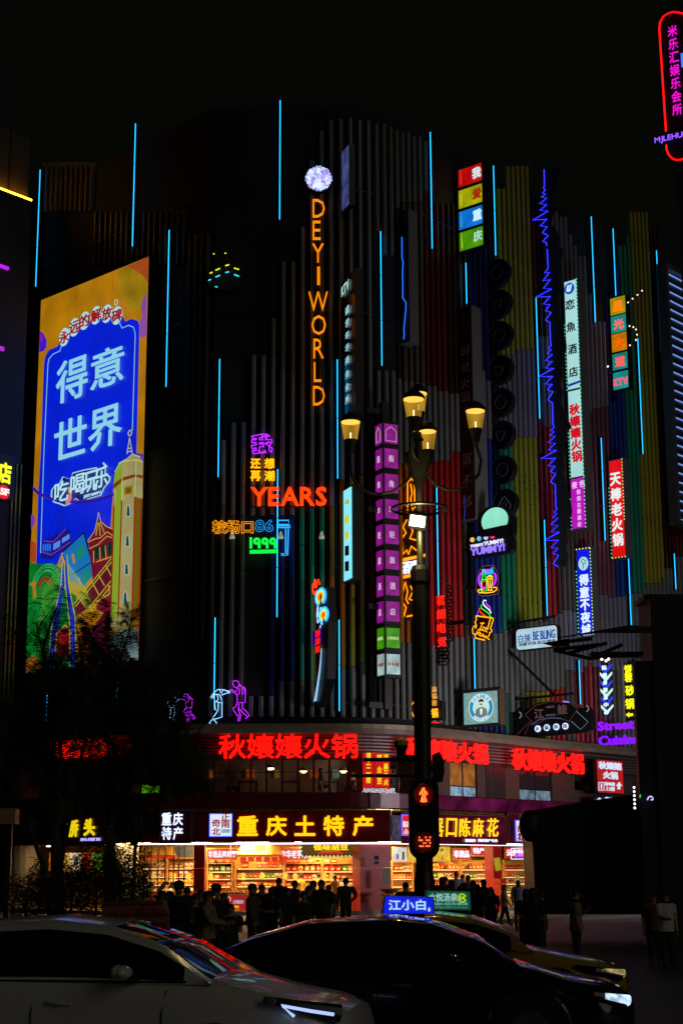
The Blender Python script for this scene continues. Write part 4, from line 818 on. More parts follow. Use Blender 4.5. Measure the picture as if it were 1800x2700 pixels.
stick(t, 'script_tube', K5([[(605, 2060), (640, 2052), (660, 2058)], [(635, 2060), (600, 2140), (570, 2148), (640, 2150)], [(665, 2115), (640, 2110), (635, 2150), (660, 2165)], [(668, 2150), (690, 2130), (685, 2115), (672, 2130), (675, 2165), (700, 2180)],
    [(550, 2100), (520, 2095), (495, 2140), (500, 2195), (530, 2215), (560, 2190)], [(560, 2165), (565, 2215), (580, 2180), (600, 2180)], [(590, 2215), (615, 2200), (605, 2185), (590, 2225), (625, 2235)], [(650, 2205), (630, 2215), (635, 2240), (655, 2230), (655, 2250)], [(665, 2225), (665, 2260), (685, 2230), (690, 2265), (708, 2240), (712, 2280), (735, 2275)]]), '#ffa808', .024, 1.6)
# --- orange outlined board behind the lamp pole
f = PR(1056, 1500, None, .35)
t = T('neon_board', 'grey board with orange neon outlines hidden behind the street lamp pole', 'neon sign', f, 1062, 1636)
t.poly('back_board', [(1062, 1636), (1060, 1375), (1076, 1360), (1078, 1262), (1092, 1258), (1094, 1330), (1118, 1350), (1122, 1628)], mat('board_grey_violet', (.10, .09, .13), .5), -.03, .25)
OG = '#ff8c08'
stick(t, 'neon_outline', [[(1074, 1345), (1074, 1272), (1084, 1262), (1092, 1270), (1093, 1340)], [(1082, 1276), (1086, 1300), (1082, 1315), (1088, 1345)], [(1074, 1328), (1094, 1324)], [(1072, 1370), (1062, 1390), (1070, 1405), (1060, 1418)], [(1080, 1385), (1088, 1400), (1080, 1420), (1096, 1424)],
    [(1060, 1428), (1062, 1462), (1072, 1450), (1076, 1462), (1084, 1440), (1098, 1452)], [(1062, 1474), (1120, 1462)], [(1062, 1478), (1120, 1466)], [(1062, 1524), (1120, 1512)], [(1062, 1520), (1120, 1508)],
    [(1062, 1560), (1068, 1535), (1074, 1560), (1070, 1580), (1076, 1592)], [(1082, 1545), (1088, 1560), (1078, 1580), (1092, 1584)], [(1064, 1626), (1070, 1602), (1062, 1590)], [(1072, 1626), (1098, 1620)], [(1096, 1580), (1098, 1605)]], OG, .035, 1.8)
t.text('酒吧', 1060, 1102, 1478, 1512, em('#e8f0ff', 1.3), .06, bold=.03)
# --- small orange sign half behind the pole
t = T('hotpot_sign', 'small orange lettered hotpot sign just above the canopy behind pole', 'neon sign', PR(1080, 1850, None, .3), 1140, 1893)
t.poly('back_board', [(1086, 1895), (1086, 1855), (1140, 1842), (1164, 1850), (1164, 1900)], BLACK, -.03, .3)
t.text('渝锅蓉', 1138, 1151, 1810, 1862, em('#e8a040', 1.1), .05, vert=True); t.text('锅', 1137, 1154, 1868, 1893, em('#ffb020', 1.4), .05, bold=.03)
t.line('orange_curve', [(1092, 1850), (1082, 1862), (1083, 1875), (1092, 1892)], .03, em('#ffa020', 1.3), .04); t.line('red_line', [(1138, 1905), (1156, 1906)], .03, em('#ff1010', 1.3), .04)
# --- signs on black arms
def armframe(t, x0, y0, x1, y1, xs, yb):
    t.line('support_arm', [(x0, y0), (x1, y1)], .05, BLACK, .0, n=4)
    t.line('support_arm', [(x0, y0), (x0 + 2, yb)], .07, BLACK, .0, n=4)
f = PR(1330, 1650, None, .4)
t = T('clinic_sign', 'white rounded light box with blue letters hanging from black arm', 'sign', f, 1362, 1718)
X0, X1, Z0, Z1 = t.quad(1360, 1468, 1661, 1715)
def rr(x0, x1, z0, z1, r, y=0): return [V((x0 + r + r * math.cos(a) if c in (1, 2) else x1 - r + r * math.cos(a), y, (z1 - r if c in (0, 1) else z0 + r) + r * math.sin(a))) for c, st in ((0, 0), (1, 90), (2, 180), (3, 270)) for a in [D2R(st + k * 22.5) for k in range(5)]]
t.part('sign_box', MB().slab(rr(X0 - .06, X1 + .06, Z0 - .06, Z1 + .06, .22, .012), .25), BLACK); t.part('face_panel', MB().slab(rr(X0, X1, Z0, Z1, .18, 0), .01), em('#b4d4e0', .95, .12, 1.5))
t.text('白领', 1366, 1397, 1673, 1694, em('#1850b0', .8), .03); t.text('BE BLING', 1405, 1463, 1662, 1686, em('#1848b0', .8), .03, bold=.01)
t.text('美颜·纤体·医疗·健康', 1367, 1464, 1690, 1700, em('#3a5878', .6), .03)
t.line('support_arm', [(1324, 1648), (1464, 1625)], .06, BLACK, -.05); t.line('support_arm', [(1330, 1650), (1330, 1704), (1460, 1832)], .07, BLACK, -.1); t.line('support_arm', [(1334, 1680), (1368, 1645)], .05, BLACK, -.05)
for x in (1385, 1450): t.line('hanger', [(x, 1638 - (x - 1385) * .17), (x, 1662 - (x - 1385) * .17)], .03, BLACK, -.05)
f = PR(1190, 1860, None, .6)
t = T('teal_square_sign', 'square teal light box with round emblem of a waistcoated gentleman', 'sign', f, 1224, 1914)
X0, X1, Z0, Z1 = frame_box(t, 1221.5, 1311.5, 1829, 1912, .45, em('#70b4b8', .8, .2, 5), m=mat('sign_wood', (.14, .08, .05), .5), lip=.10)
t.poly('inner_border', [(1227, 1833), (1306, 1825), (1308, 1900), (1229, 1907)], em('#a8ccc0', .55, .35, 8), .015)
cx_, cy_ = 1267.5, 1866
t.disc('emblem', cx_, cy_, 37, em('#1090c0', .95), .03, ex=1.10); t.ring('emblem_ring', cx_, cy_, 36, .02, em('#d0f0f0', 1), .05, ex=1.10); t.disc('emblem', cx_, cy_, 25, em('#c8e8dc', 1, .08, 2), .05, ex=1.08)
for txt, r_, a0, a1, fl in (('自强男士理发', 30.5, 140, 40, 1), ('REPAIRMAN', 30.5, 232, 308, -1)):
    c = t.p(cx_, cy_, .07); R_ = (t.p(cx_, cy_ - r_, .07) - c).length
    for k, ch in enumerate(txt):
        a = D2R(a0 + (a1 - a0) * k / (len(txt) - 1)); g = glyph(ch); sz = .19 if ord(ch) > 999 else .20
        th = (a - math.pi / 2) if fl > 0 else (a + math.pi / 2); w_ = (g[1] + g[2]) / 2 * sz; h_ = (g[3] + g[4]) / 2 * sz
        px_ = c.x + math.cos(a) * R_ * 1.1 - (w_ * math.cos(th) - h_ * math.sin(th)); pz_ = c.z + math.sin(a) * R_ - (w_ * math.sin(th) + h_ * math.cos(th))
        put('letter', glyph_mesh(ch, em('#e0f4f4', 1)), t.e, (px_, -.07, pz_), M(((math.cos(th), -math.sin(th), 0), (0, 0, -1), (math.sin(th), math.cos(th), 0))).to_euler(), (sz, sz, .2))
inkp = mat('print_ink', (.03, .04, .05), .5); gp = em('#8a9a98', .6)
t.poly('figure_jacket', [(1252, 1888), (1254, 1872), (1263, 1866), (1273, 1865), (1282, 1870), (1284, 1885), (1268, 1892)], gp, .06); t.poly('figure_shirt', [(1264, 1868), (1272, 1867), (1270, 1884), (1266, 1885)], em('#e8f4f0', 1), .065)
t.disc('figure_head', 1267.5, 1855, 7, em('#c8d8c8', .9), .06, ex=.8); t.poly('figure_hair', [(1261, 1853), (1262, 1846), (1268, 1843), (1274, 1846), (1274, 1852), (1268, 1849)], inkp, .075)
t.poly('bow_tie', [(1264, 1866), (1268, 1868), (1272, 1865), (1272, 1869), (1268, 1868), (1264, 1870)], inkp, .075); t.line('moustache', [(1264, 1858), (1267.5, 1857), (1271, 1858)], .02, inkp, .07)
for k in range(4): 
    for sx_ in (-1, 1): t.poly('wheat_leaf', [(cx_ + sx_ * (30 + k % 2 * 3), cy_ + 10 - k * 7), (cx_ + sx_ * 34, cy_ + 5 - k * 7), (cx_ + sx_ * (32 - k % 2 * 3), cy_ + 13 - k * 7)], em('#b0a868', .8), .055)
t.line('support_arm', [(1184, 1827), (1318, 1813)], .05, BLACK, -.05); t.line('support_arm', [(1186, 1825), (1187, 1915), (1216, 1873), (1187, 1872)], .05, BLACK, -.05)
f = PR(1350, 1900, None, .8)
t = T('arched_sign', 'black arched hotpot sign with dim scroll letters over four white discs', 'sign', f, 1362, 1940)
t.poly('back_board', [(1359, 1945), (1358, 1885), (1368, 1876), (1392, 1868), (1420, 1853), (1450, 1848), (1490, 1850), (1524, 1868), (1550, 1864), (1556, 1872), (1558, 1925), (1548, 1932), (1372, 1946)], mat('board_black', (.012, .014, .018), .35), -.02, .25)
ed = em('#a0522a', .22)
t.line('trim_line', [(1383, 1885), (1412, 1860), (1450, 1850), (1500, 1853), (1522, 1870), (1500, 1902), (1470, 1893), (1440, 1895), (1410, 1912), (1383, 1885)], .018, ed, .03)
t.line('trim_line', [(1360, 1940), (1400, 1900), (1382, 1938)], .016, ed, .03); t.line('trim_line', [(1518, 1875), (1550, 1904), (1530, 1924), (1505, 1902)], .018, em('#58a8b0', .5), .03)
t.line('trim_line', [(1400, 1912), (1420, 1898), (1455, 1893), (1480, 1895)], .02, em('#5068a0', .6), .035); t.line('trim_line', [(1484, 1850), (1500, 1852)], .03, em('#7088ff', 1.5), .035)
for (x, y) in ((1367, 1886), (1544, 1869)): t.ring('curl_mark', x, y, 8, .02, em('#98a8b8', .7), .03, -80, 80)
for ch, x, y in zip('江二娃', (1421, 1451, 1482), (1882, 1875, 1871)): t.text(ch, x - 13, x + 12, y - 13, y + 13, em('#a07068', .45), .04, outline=.018)
for ch, x, y in zip('火锅串串', (1416.5, 1440, 1465, 1489), (1922, 1919, 1917, 1915)):
    t.disc('white_disc', x, y, 8.5, em('#c8e0ff', 1.5), .04, ex=1.05); t.text(ch, x - 5, x + 5, y - 6, y + 6, ink, .06, bold=.01)
t.line('support_arm', [(1343, 1846), (1513, 1829)], .06, BLACK, -.05); t.line('support_arm', [(1345, 1846), (1347, 1940)], .09, BLACK, -.05); t.line('support_arm', [(1362, 1872), (1392, 1845)], .05, BLACK, -.05)
t.line('support_arm', [(1513, 1829), (1516, 1870)], .04, BLACK, -.05)
f = PR(1572, 1800, None, .6)
t = T('chevron_sign', 'gym sign of blue and white downward chevrons with small characters', 'neon sign', f, 1597, 1888)
for k in range(6):
    y = 1762 + k * 21.5; x = 1595 + k * .8
    t.poly('chevron', [(x - 15, y - 3), (x, y + 14), (x + 16, y - 6), (x + 16, y - 12), (x, y + 5), (x - 15, y - 10)], em(('#1838e8', '#b8e8e8')[k % 2], 1.2), .0, .06)
for k, ch in enumerate('际健身游泳中心'): x = 1592.5 + k * .9; y = 1761 + k * 19.6; t.text(ch, x - 6, x + 6, y - 6, y + 6, em('#d0ecff', 1.3), .09, bold=.03)
t.part('back_post', MB().box(.0, .12, .08, .2, 0, t.p(1597, 1745).z), BLACK)
f = PR(1640, 1800, None, .6)
t = T('blade_sign', 'yellow lettered blade sign with a bulb border and left arrow', 'neon sign', f, 1648, 1898)
t.poly('back_board', [(1640, 1752), (1690, 1746), (1692, 1895), (1648, 1902)], mat('board_black', (.012, .014, .018), .35), -.03, .2)
for ch, x, y in (('饼', 1655, 1765), ('蓉', 1656, 1787), ('砂', 1660, 1821), ('锅', 1660, 1856)): s2 = 10 if y < 1800 else 12; t.text(ch, x - s2, x + s2, y - s2 - 2, y + s2 + 2, em('#e8e810', 1.4), .04, bold=.035)
t.poly('arrow', [(1649, 1885), (1658, 1878), (1658, 1882), (1668, 1881), (1668, 1888), (1658, 1889), (1658, 1893)], em('#e8e810', 1.3), .04); c0 = t.p(1643, 1757); c1 = t.p(1649, 1896); bulbs(t, rowpts(c0.x, c1.z, c0.x, c0.z, .22), em('#e88010', 1.4), r=.03)
f = PR(1565, 1930, None, .8)
t = T('word_sign', 'purple pixel lettering Street Cuisine on two rows over canopy end', 'neon sign', f, 1580, 1968)
t.text('Street', 1575, 1670, 1900, 1925, em('#8a10f0', 1.3), .0, bold=.03, depth=.06); t.text('Cuisine', 1577, 1688, 1938, 1964, em('#7c10f0', 1.3), .0, bold=.03, depth=.06)
for k in range(5): t.part('stand', MB().box(.3 + k * .9, .35 + k * .9, .1, .15, -.6, .7), GREYM)
# ================================================================== PODIUM SIGNS
RED = em('#ff0c04', 2.0)
def canopy_letters(fr, x0, x1, y0, y1, lb):
    t = T('hotpot_letters', lb, 'neon letters', fr, (x0 + x1) / 2, y1, 0, group='big red hotpot letters under the canopy')
    t.text('秋孃孃火锅', x0, x1, y0, y1, RED, 0, depth=.06, bold=.018)
    a = t.p(x0, y0); b = t.p(x1, y0); t.part('mounting_rail', MB().box(a.x, b.x, .1, .16, a.z - .35, a.z - .29), BLACK)
canopy_letters(FY(70.1), 576, 943, 1936, 2001, 'large red glowing characters, widest set, on the rounded front of the canopy')
canopy_letters(rwf(.45), 1071, 1285, 1953, 2009, 'red glowing characters partly behind the street lamp pole')
canopy_letters(rwf(.45), 1350, 1537, 1980, 2036, 'red glowing characters nearest the right end of the canopy')
canopy_letters(lwf(.45), 150, 292, 1945, 1998, 'red glowing characters half hidden by the tree at left')
# folded red notice box
t = T('notice_box', 'folded red light box with yellow characters hanging before restaurant windows', 'sign', FY(70.3), 987, 2078)
t.poly('face_panel', [(956, 1987), (986, 1984), (986, 2076), (956, 2078)], em('#c80c10', 1), .0, .15); t.poly('face_panel', [(988, 1984), (1027, 1990), (1027, 2080), (988, 2076)], em('#d00c10', 1), .0, .15)
YL = em('#f0e018', 1.1)
for txt, x, yy in (('请上二楼', 971, (1993, 2010, 2032, 2058)), ('营业至', 1000, (1998, 2030, 2060)), ('凌晨三点', 1017, (1997, 2022, 2040, 2063))):
    for ch, y in zip(txt, yy): t.text(ch, x - 6.5, x + 6.5, y - 8, y + 8, YL, .03, bold=.02)
# red direction board and hotel board at the right end
f = rwf(.1)
t = T('direction_board', 'red board with white characters, lift pictogram and up arrow', 'sign', f, 1576, 2089)
X0, X1, Z0, Z1 = frame_box(t, 1573, 1642, 2003, 2089, .2, em('#b00c14', 1)); WT = em('#c8dcf0', 1.1)
t.text('秋孃孃', 1578, 1638, 2010, 2030, WT, .03, bold=.03); t.text('火锅', 1590, 1628, 2035, 2055, WT, .03, bold=.03)
t.text('乘电梯', 1594, 1620, 2063, 2073, WT, .03); t.text('上2楼', 1596, 1620, 2075, 2086, WT, .03)
t.line('pictogram', [(1578, 2064), (1592, 2064), (1592, 2084), (1578, 2084)], .02, WT, .03, True); t.line('pictogram', [(1585, 2067), (1585, 2080)], .04, WT, .03)
t.poly('arrow', [(1624, 2073), (1632, 2062), (1640, 2073), (1635, 2073), (1635, 2082), (1628, 2082), (1628, 2073)], WT, .03)
t = T('hotel_board', 'black board with white house shape, hotel name and red 7F disc', 'sign', f, 1572, 2130)
t.poly('sign_box', [(1566, 2100), (1660, 2098), (1660, 2134), (1566, 2134)], BLACK, -.03, .15)
t.poly('house_mark', [(1571, 2112), (1580, 2103), (1590, 2112), (1590, 2127), (1571, 2127)], em('#b8d8f8', 1.3), .02); t.text('街角33', 1595, 1631, 2103, 2114, em('#c0d0ff', 1.4), .02, bold=.02); t.text('轻旅酒店', 1596, 1632, 2117, 2127, em('#c0d0ff', 1.4), .02, bold=.02)
t.disc('floor_badge', 1644, 2114, 8.5, em('#f02010', 1.1), .02); t.text('7F', 1639, 1650, 2109, 2119, em('#ffe0d0', 1.2), .04, bold=.03)
# --- sign boards over the shops
SBM = mat('sign_board_red', (.11, .004, .007), .25, 0, .4, .8, 0)
SF = FY(70.40)
t = T('shop_sign', 'small dark board with four white characters in two rows at left', 'sign', SF, 465, 2222)
frame_box(t, 425, 503, 2139, 2222, .06, mat('board_maroon2', (.05, .004, .012), .3), m=mat('frame_bronze', (.25, .17, .10), .4, .5))
for ch, x, y in (('重', 438, 2160), ('庆', 468, 2160), ('特', 438, 2198), ('产', 468, 2198)): t.text(ch, x - 12, x + 14, y - 17, y + 17, em('#c8d8ff', 1.7), .05, bold=.03)
t = T('shop_sign', 'long maroon shop board with five big yellow characters', 'sign', SF, 770, 2224)
X0, X1, Z0, Z1 = frame_box(t, 512, 1027, 2141, 2219, .08, SBM, m=GOLD)
for ch, x in zip('重庆土特产', (653, 729, 804, 880, 957)): t.text(ch, x - 28, x + 27, 2151, 2205, em('#ffb408', 1.6), .08, bold=.035, depth=.05)
mb = MB()
for k in range(1, 7): x = X0 + (X1 - X0) * k / 7; mb.box(x - .01, x + .01, -.012, -.002, Z0, Z1)
t.part('panel_joint', mb, BLACK)
def seal(t, x0, x1, y0, y1, red=False):
    xc = (x0 + x1) / 2; k = (x1 - x0) / 58
    t.board('seal_rim', x0 - 2, x1 + 2, y0 - 2, y1 + 2, .05, .03, em('#5058ff', 2.0)); t.board('seal_plate', x0, x1, y0, y1, .07, .01, em('#e01020', 1) if red else em('#d0e4f4', 1.1))
    if red: t.text('陈昌银', x0 + 2, x1 - 1, y0 + 16, y0 + 32, em('#f0d8e0', 1), .09, bold=.02); t.poly('wave_print', [(x0 + 2, y1 - 2), (x0 + 5, y1 - 12), (x0 + 10, y1 - 17), (x0 + 15, y1 - 10), (x1 - 2, y1 - 8), (x1 - 2, y1 - 2)], em('#e8b0a8', 1), .08); return
    for ch, fx, fy in (('奇', .28, .40), ('正', .72, .12), ('南', .72, .45), ('北', .28, .80)): x = x0 + (x1 - x0) * fx; y = y0 + (y1 - y0) * fy; t.text(ch, x - 12 * k, x + 12 * k, y - 10, y + 10, em('#a80c20', .9), .09, bold=.03)
    t.poly('print_block', [(x0 + (x1 - x0) * .52, y1 - 18), (x1 - 4, y1 - 18), (x1 - 4, y1 - 8), (x0 + (x1 - x0) * .52, y1 - 8)], em('#a8c0d8', .8, .4, 9), .085)
t = T('seal_sign', 'white glowing square plate with red seal characters left of yellow shop name', 'sign', SF, 582, 2208); seal(t, 554, 610, 2148, 2205)
f = rwf(.72)
t = T('shop_sign', 'maroon shop board with slanted yellow brush characters behind the signal', 'sign', f, 1195, 2219)
X0, X1, Z0, Z1 = frame_box(t, 1060, 1334, 2144, 2222, .08, mat('sign_board_plum', (.10, .005, .03), .2, 0, .7, .9), m=GOLD)
for ch, x in zip('磁器口陈麻花', (1112, 1153, 1190, 1225, 1260, 1299)): t.text(ch, x - 15, x + 15, 2158, 2207, em('#ffb810', 1.6), .07, bold=.012, shear=.1)
t.text('陈记麻花老字号', 1227, 1253, 2213, 2221, em('#e0e0ff', 1.4), .07, bold=.02); t.text('重庆特产专卖', 1260, 1311, 2213, 2221, em('#e0e0ff', 1.4), .07, bold=.02)
t = T('shop_sign', 'narrow plum board between gold trims at right end of shops', 'sign', f, 1390, 2222); frame_box(t, 1341, 1450, 2146, 2222, .08, mat('sign_board_plum', (.10, .005, .03), .2, 0, .7, .9), m=GOLD); seal(t, 1361, 1392, 2165, 2217)
t = T('seal_sign', 'small red plate with white rim left of the pedestrian signal', 'sign', f, 1072, 2205); seal(t, 1061, 1090, 2150, 2202, True)
t = T('seated_figure_panel', 'grey violet printed figure panel beside the small red plate', 'sign', f, 1046, 2220); t.board('face_panel', 1033, 1056, 2150, 2218, 0, .03, mat('figure_print', (.16, .15, .24), .4, 0, .7, 4))
f = lwf(.72)
t = T('shop_sign', 'dark red board with two yellow green characters behind the tree', 'sign', f, 210, 2225); frame_box(t, 142, 275, 2152, 2232, .08, SBM, m=GOLD)
for ch, x, y in (('桥', 192, 2185), ('头', 236, 2182)): t.text(ch, x - 15, x + 14, y - 23, y + 23, em('#d8c010', 1.2), .05, bold=.05)
t.text('重庆老城门面', 212, 265, 2210, 2218, em('#a8a8ff', 1.3), .05, bold=.02)
# --- signs hanging inside the shop windows
def redboard(fr, x0, x1, y0, y1, txt, lb, c='#c01018', tc='#f0e0f0'):
    t = T('inner_sign', lb, 'sign', fr, (x0 + x1) / 2, y1 + 1); X0, X1, Z0, Z1 = frame_box(t, x0, x1, y0, y1, .06, em(c, 1), m=mat('frame_orange_wood', (.5, .22, .05), .5))
    t.text(txt, x0 + 3, x1 - 3, y0 + 4, y1 - 4, em(tc, 1.2), .03, bold=.035)
redboard(FY(75.0), 546, 624, 2240, 2266, '非遗品牌商行', 'red board with white characters left inside the shop')
redboard(FY(75.0), 738, 812, 2238, 2268, '中华老字号', 'red board with white characters in the middle of the shop')
redboard(rwf(5.2), 1193, 1240, 2239, 2266, '非遗品', 'red board with white characters right of the signal'); redboard(rwf(5.0), 1244, 1280, 2232, 2256, '特产', 'small red board with two white characters near red column')
redboard(rwf(5.0), 1332, 1412, 2236, 2262, '云南特产味', 'red board behind the pink neon in the right shop')
t = T('delivery_neon', 'white framed rainbow coloured neon characters hanging inside the shop window', 'neon sign', FY(71.9), 655, 2248)
t.line('frame_tube', [(608, 2225), (702, 2225), (702, 2248), (608, 2248)], .022, em('#f0e8ff', 3.0), 0, True)
for ch, x, c in zip('全场顺丰包邮', (621, 637, 651, 665, 680, 694), ('#ff3810', '#3878ff', '#9040ff', '#b838ff', '#20d838', '#ff7010')): t.text(ch, x - 6.5, x + 6.5, 2230, 2244, em(c, 1.5), .03, bold=.02)
t = T('delivery_neon', 'smaller white framed pink neon characters in the right shop window', 'neon sign', rwf(1.8), 1372, 2267)
t.line('frame_tube', [(1347, 2238), (1398, 2236), (1398, 2266), (1347, 2266)], .02, em('#f0e8ff', 1.3), 0, True)
for ch, x, c in zip('顺丰包邮', (1362, 1370, 1378, 1387), ('#7050ff', '#b838ff', '#d838e0', '#20d838')): t.text(ch, x - 4, x + 4, 2250, 2261, em(c, 1.4), .03, bold=.02)
t = T('snack_sign', 'gold board with yellow characters and a dotted bulb border', 'sign', FY(71.7), 869, 2257)
X0, X1, Z0, Z1 = frame_box(t, 797, 942, 2224, 2255, .1, em('#5c3c04', .9)); t.text('怪味胡豆', 826, 918, 2227, 2243, em('#ffc810', 1.5), .03, bold=.04); t.text('GUAIWEIHUDOU', 846, 896, 2243, 2247, em('#ffa810', 1), .03); t.board('red_strip', 838, 904, 2248, 2253, .02, .01, em('#d81810', 1))
bulbs(t, rowpts(X0, Z0 - .05, X1, Z0 - .05, .16) + rowpts(X0 - .04, Z0, X0 - .04, Z1, .16) + rowpts(X1 + .04, Z0, X1 + .04, Z1, .16), em('#60d8a8', 1.6), r=.04)
t = T('price_board', 'small white board with number 19 hanging at the column', 'sign', FY(71.6), 935, 2283); t.board('face_panel', 928, 943, 2262, 2283, 0, .02, em('#d8d8e0', .9)); t.text('19', 930, 941, 2265, 2276, ink, .02)
# ================================================================== BILLBOARD on the left wing
BF = Fr((-5.9, 72.5), LWU)
A5 = lambda *P: [(x / 3.484, 650 + y / 3.484) for x, y in P]
B5 = lambda *P: [(x / 3.484, 1200 + y / 3.484) for x, y in P]
t = T('billboard', 'tall backlit blue and orange billboard with four huge pale characters', 'billboard', BF, 67, 1774, .3)
lay = [0]
def bpoly(pts, c, s=.85, name='printed_shape', noise=.0, d=None):
    lay[0] += .004; return t.poly(name, pts, em(c, s, noise, .7), lay[0] if d is None else d, .003)
def bline(pts, c, r=.03, s=.85, closed=False, name='printed_line'):
    lay[0] += .004; return t.line(name, pts, r, em(c, s), lay[0], closed, 4)
quad_ = A5((378, 492), (1366, 90)) + B5((1268, 1885), (235, 2003))
t.poly('box_frame', [(107, 789), (394, 673), (366, 1745), (65, 1779)], BLACK, -.005, .35)
bpoly(quad_, '#b87c0a', .8, 'backlit_sheet', .22)
bpoly(A5((1160, 182), (1366, 90), (1360, 330), (1300, 255), (1230, 205)), '#b04e1e', .75)
bpoly(A5((1090, 230), (1160, 185), (1240, 215), (1310, 270), (1358, 340), (1355, 420), (1310, 470), (1280, 540), (1250, 600), (1180, 560), (1120, 440), (1085, 330)), '#a88410', .75, noise=.35)
bpoly(A5((1345, 430), (1310, 480), (1295, 560), (1310, 640), (1285, 690), (1285, 835), (1345, 820)), '#9050b0', .8, noise=.2)
bpoly(A5((366, 775), (400, 800), (428, 860), (425, 920), (400, 960), (360, 970)), '#4818c0', .9); bpoly(A5((364, 800), (390, 820), (395, 860), (362, 880)), '#9018b0', .9)
bpoly(B5((285, 545), (315, 555), (325, 600), (310, 650), (285, 680)), '#8040b0', .8); bpoly(B5((281, 780), (330, 810), (330, 990), (275, 975)), '#b04810', .8)
blue = A5((530, 915), (450, 950), (415, 1010), (402, 1100), (375, 1900)) + B5((350, 400), (333, 1010), (520, 1010), (700, 900), (1010, 700), (1040, 300), (1250, 50)) + A5((1280, 720), (1262, 680), (1205, 662), (1150, 690), (1130, 645), (1050, 620), (800, 690), (560, 850))
bpoly(blue, '#0420d8', .9, 'blue_field', .12)
bpoly(A5((1250, 1895), (1316, 1905), (1312, 2000), (1250, 1960)), '#6030c0', .8)
cl = '#98d8e0'
bline(A5((565, 910), (550, 958), (490, 985), (450, 1030), (440, 1080), (403, 1900)) + B5((372, 900),), cl, .022); bline(A5((1098, 700), (1120, 748), (1180, 722), (1225, 740), (1242, 800), (1215, 1690)), cl, .022)
for (x, y), ch, ro in zip(((590, 830), (682, 740), (775, 680), (880, 630), (980, 615), (1072, 632)), '永远的解放碑', (18, 12, 8, 4, 0, -6)):
    (px_, py_), = A5((x, y)); lay[0] += .004; t.disc('print_disc', px_, py_, 23.5, em('#a8dce8', .95), lay[0], .003, ex=.92)
    t.text(ch, px_ - 13, px_ + 13, py_ - 16, py_ + 16, em('#a01014', .85), lay[0] + .03, bold=.02, name='character')
(ax, ay), = A5((1066, 511)); t.ring('printed_ring', ax, ay, 7, .025, em('#c8e0b0', .8), .1, ex=.85)
for ch, x, y, w_, h_ in (('得', 660, 1215, 285, 385), ('意', 985, 1105, 300, 350), ('世', 645, 1755, 290, 355), ('界', 965, 1660, 300, 375)):
    (px_, py_), = A5((x, y)); t.text(ch, px_ - w_ / 6.968, px_ + w_ / 6.968, py_ - h_ / 6.968, py_ + h_ / 6.968, em('#8cd4ec', .95), .12, bold=.012, name='character')
# cable band and tram
bline(A5((300, 2215),) + B5((350, 350), (460, 400), (700, 430), (880, 410), (1040, 360)), '#3010a0', .08, .8)
logo = B5((465, 380), (470, 320), (500, 280), (535, 275), (575, 195), (625, 215), (650, 240), (665, 160), (780, 130), (890, 110), (905, 150), (950, 62), (975, 90), (970, 160), (1015, 200), (1010, 240), (960, 300), (930, 370), (830, 400), (740, 430), (690, 400), (640, 450), (590, 470), (540, 450), (490, 435))
bpoly(logo, '#a8d4e8', .95); bpoly([(101 + .0 + (x - 211) * .95 + 110, 1285 + (y - 1285) * .93) for x, y in logo], '#081470', .9)
for ch, x, y in zip('吃喝玩乐', (565, 710, 830, 930), (330, 270, 240, 200)): (px_, py_), = B5((x, y)); t.text(ch, px_ - 18, px_ + 18, py_ - 27, py_ + 27, em('#b0e0f0', 1), .20, bold=.006, name='character')
(px_, py_), = B5((850, 360)); t.text('JUST HAPPY', px_ - 23, px_ + 22, py_ - 3.5, py_ + 6, em('#b0e0f0', .95), .2, bold=.02, name='character')
bpoly(B5((600, 450), (605, 400), (640, 355), (660, 350), (655, 410), (625, 450)), '#e08098', .85, d=.2); bpoly(B5((625, 290), (658, 300), (655, 355), (630, 355)), '#e0b040', .85, d=.2)
for a, b in (((530, 470), (445, 750)), ((555, 475), (515, 760)), ((575, 475), (578, 690)), ((595, 470), (622, 690))): bline(B5(a, b), '#141888', .02, .8)
bpoly(B5((385, 800), (600, 680), (650, 690), (650, 810), (540, 900), (470, 960), (375, 950)), '#0c1890', .85); bpoly(B5((392, 810), (470, 800), (470, 905), (385, 885)), '#1030c0', .9)
for k in range(4): bpoly(B5((395 + k * 20, 820), (405 + k * 20, 818), (403 + k * 20, 880), (393 + k * 20, 875)), '#3080e0', .9)
bpoly(B5((490, 815), (553, 780), (550, 840), (488, 875)), '#6088e8', .9); bpoly(B5((570, 765), (637, 722), (636, 770), (568, 810)), '#6088e8', .9); bline(B5((382, 890), (470, 918), (642, 800)), '#a84060', .02); bline(B5((405, 790), (490, 795), (600, 682)), '#a84060', .02)
# greens, house, pavilion, bridge, monument
bpoly(B5((272, 980), (330, 1000), (400, 1000), (480, 990), (560, 1040), (560, 1200), (700, 1300), (700, 1960), (235, 2000)), '#0c7c28', .75, 'green_hill', .35)
for k, (r_, c) in enumerate(((62, '#209838'), (54, '#0a6020'), (46, '#18a040'), (36, '#0a5820'), (26, '#a02010'), (20, '#108030'))):
    (px_, py_), = B5((420, 1230)); c_ = t.p(px_, py_, .1); R_ = (t.p(px_, py_ - r_, .1) - c_).length; t.part('printed_arc', MB().tube([c_ + V((math.cos(a) * R_, -.02 - k * .006, math.sin(a) * R_)) for a in [D2R(10 + i * 12) for i in range(14)]], .05 if k != 4 else .11, 4), em(c, .85))
mb = MB()
for k, r_ in enumerate((66, 59, 51)):
    (px_, py_), = B5((430, 1240)); c_ = t.p(px_, py_, .1); R_ = (t.p(px_, py_ - r_, .1) - c_).length
    for i in range(34): a = D2R(15 + i * 4.5); mb.ball(c_ + V((math.cos(a) * R_, -.04, math.sin(a) * R_)), .045, n=4, m=2)
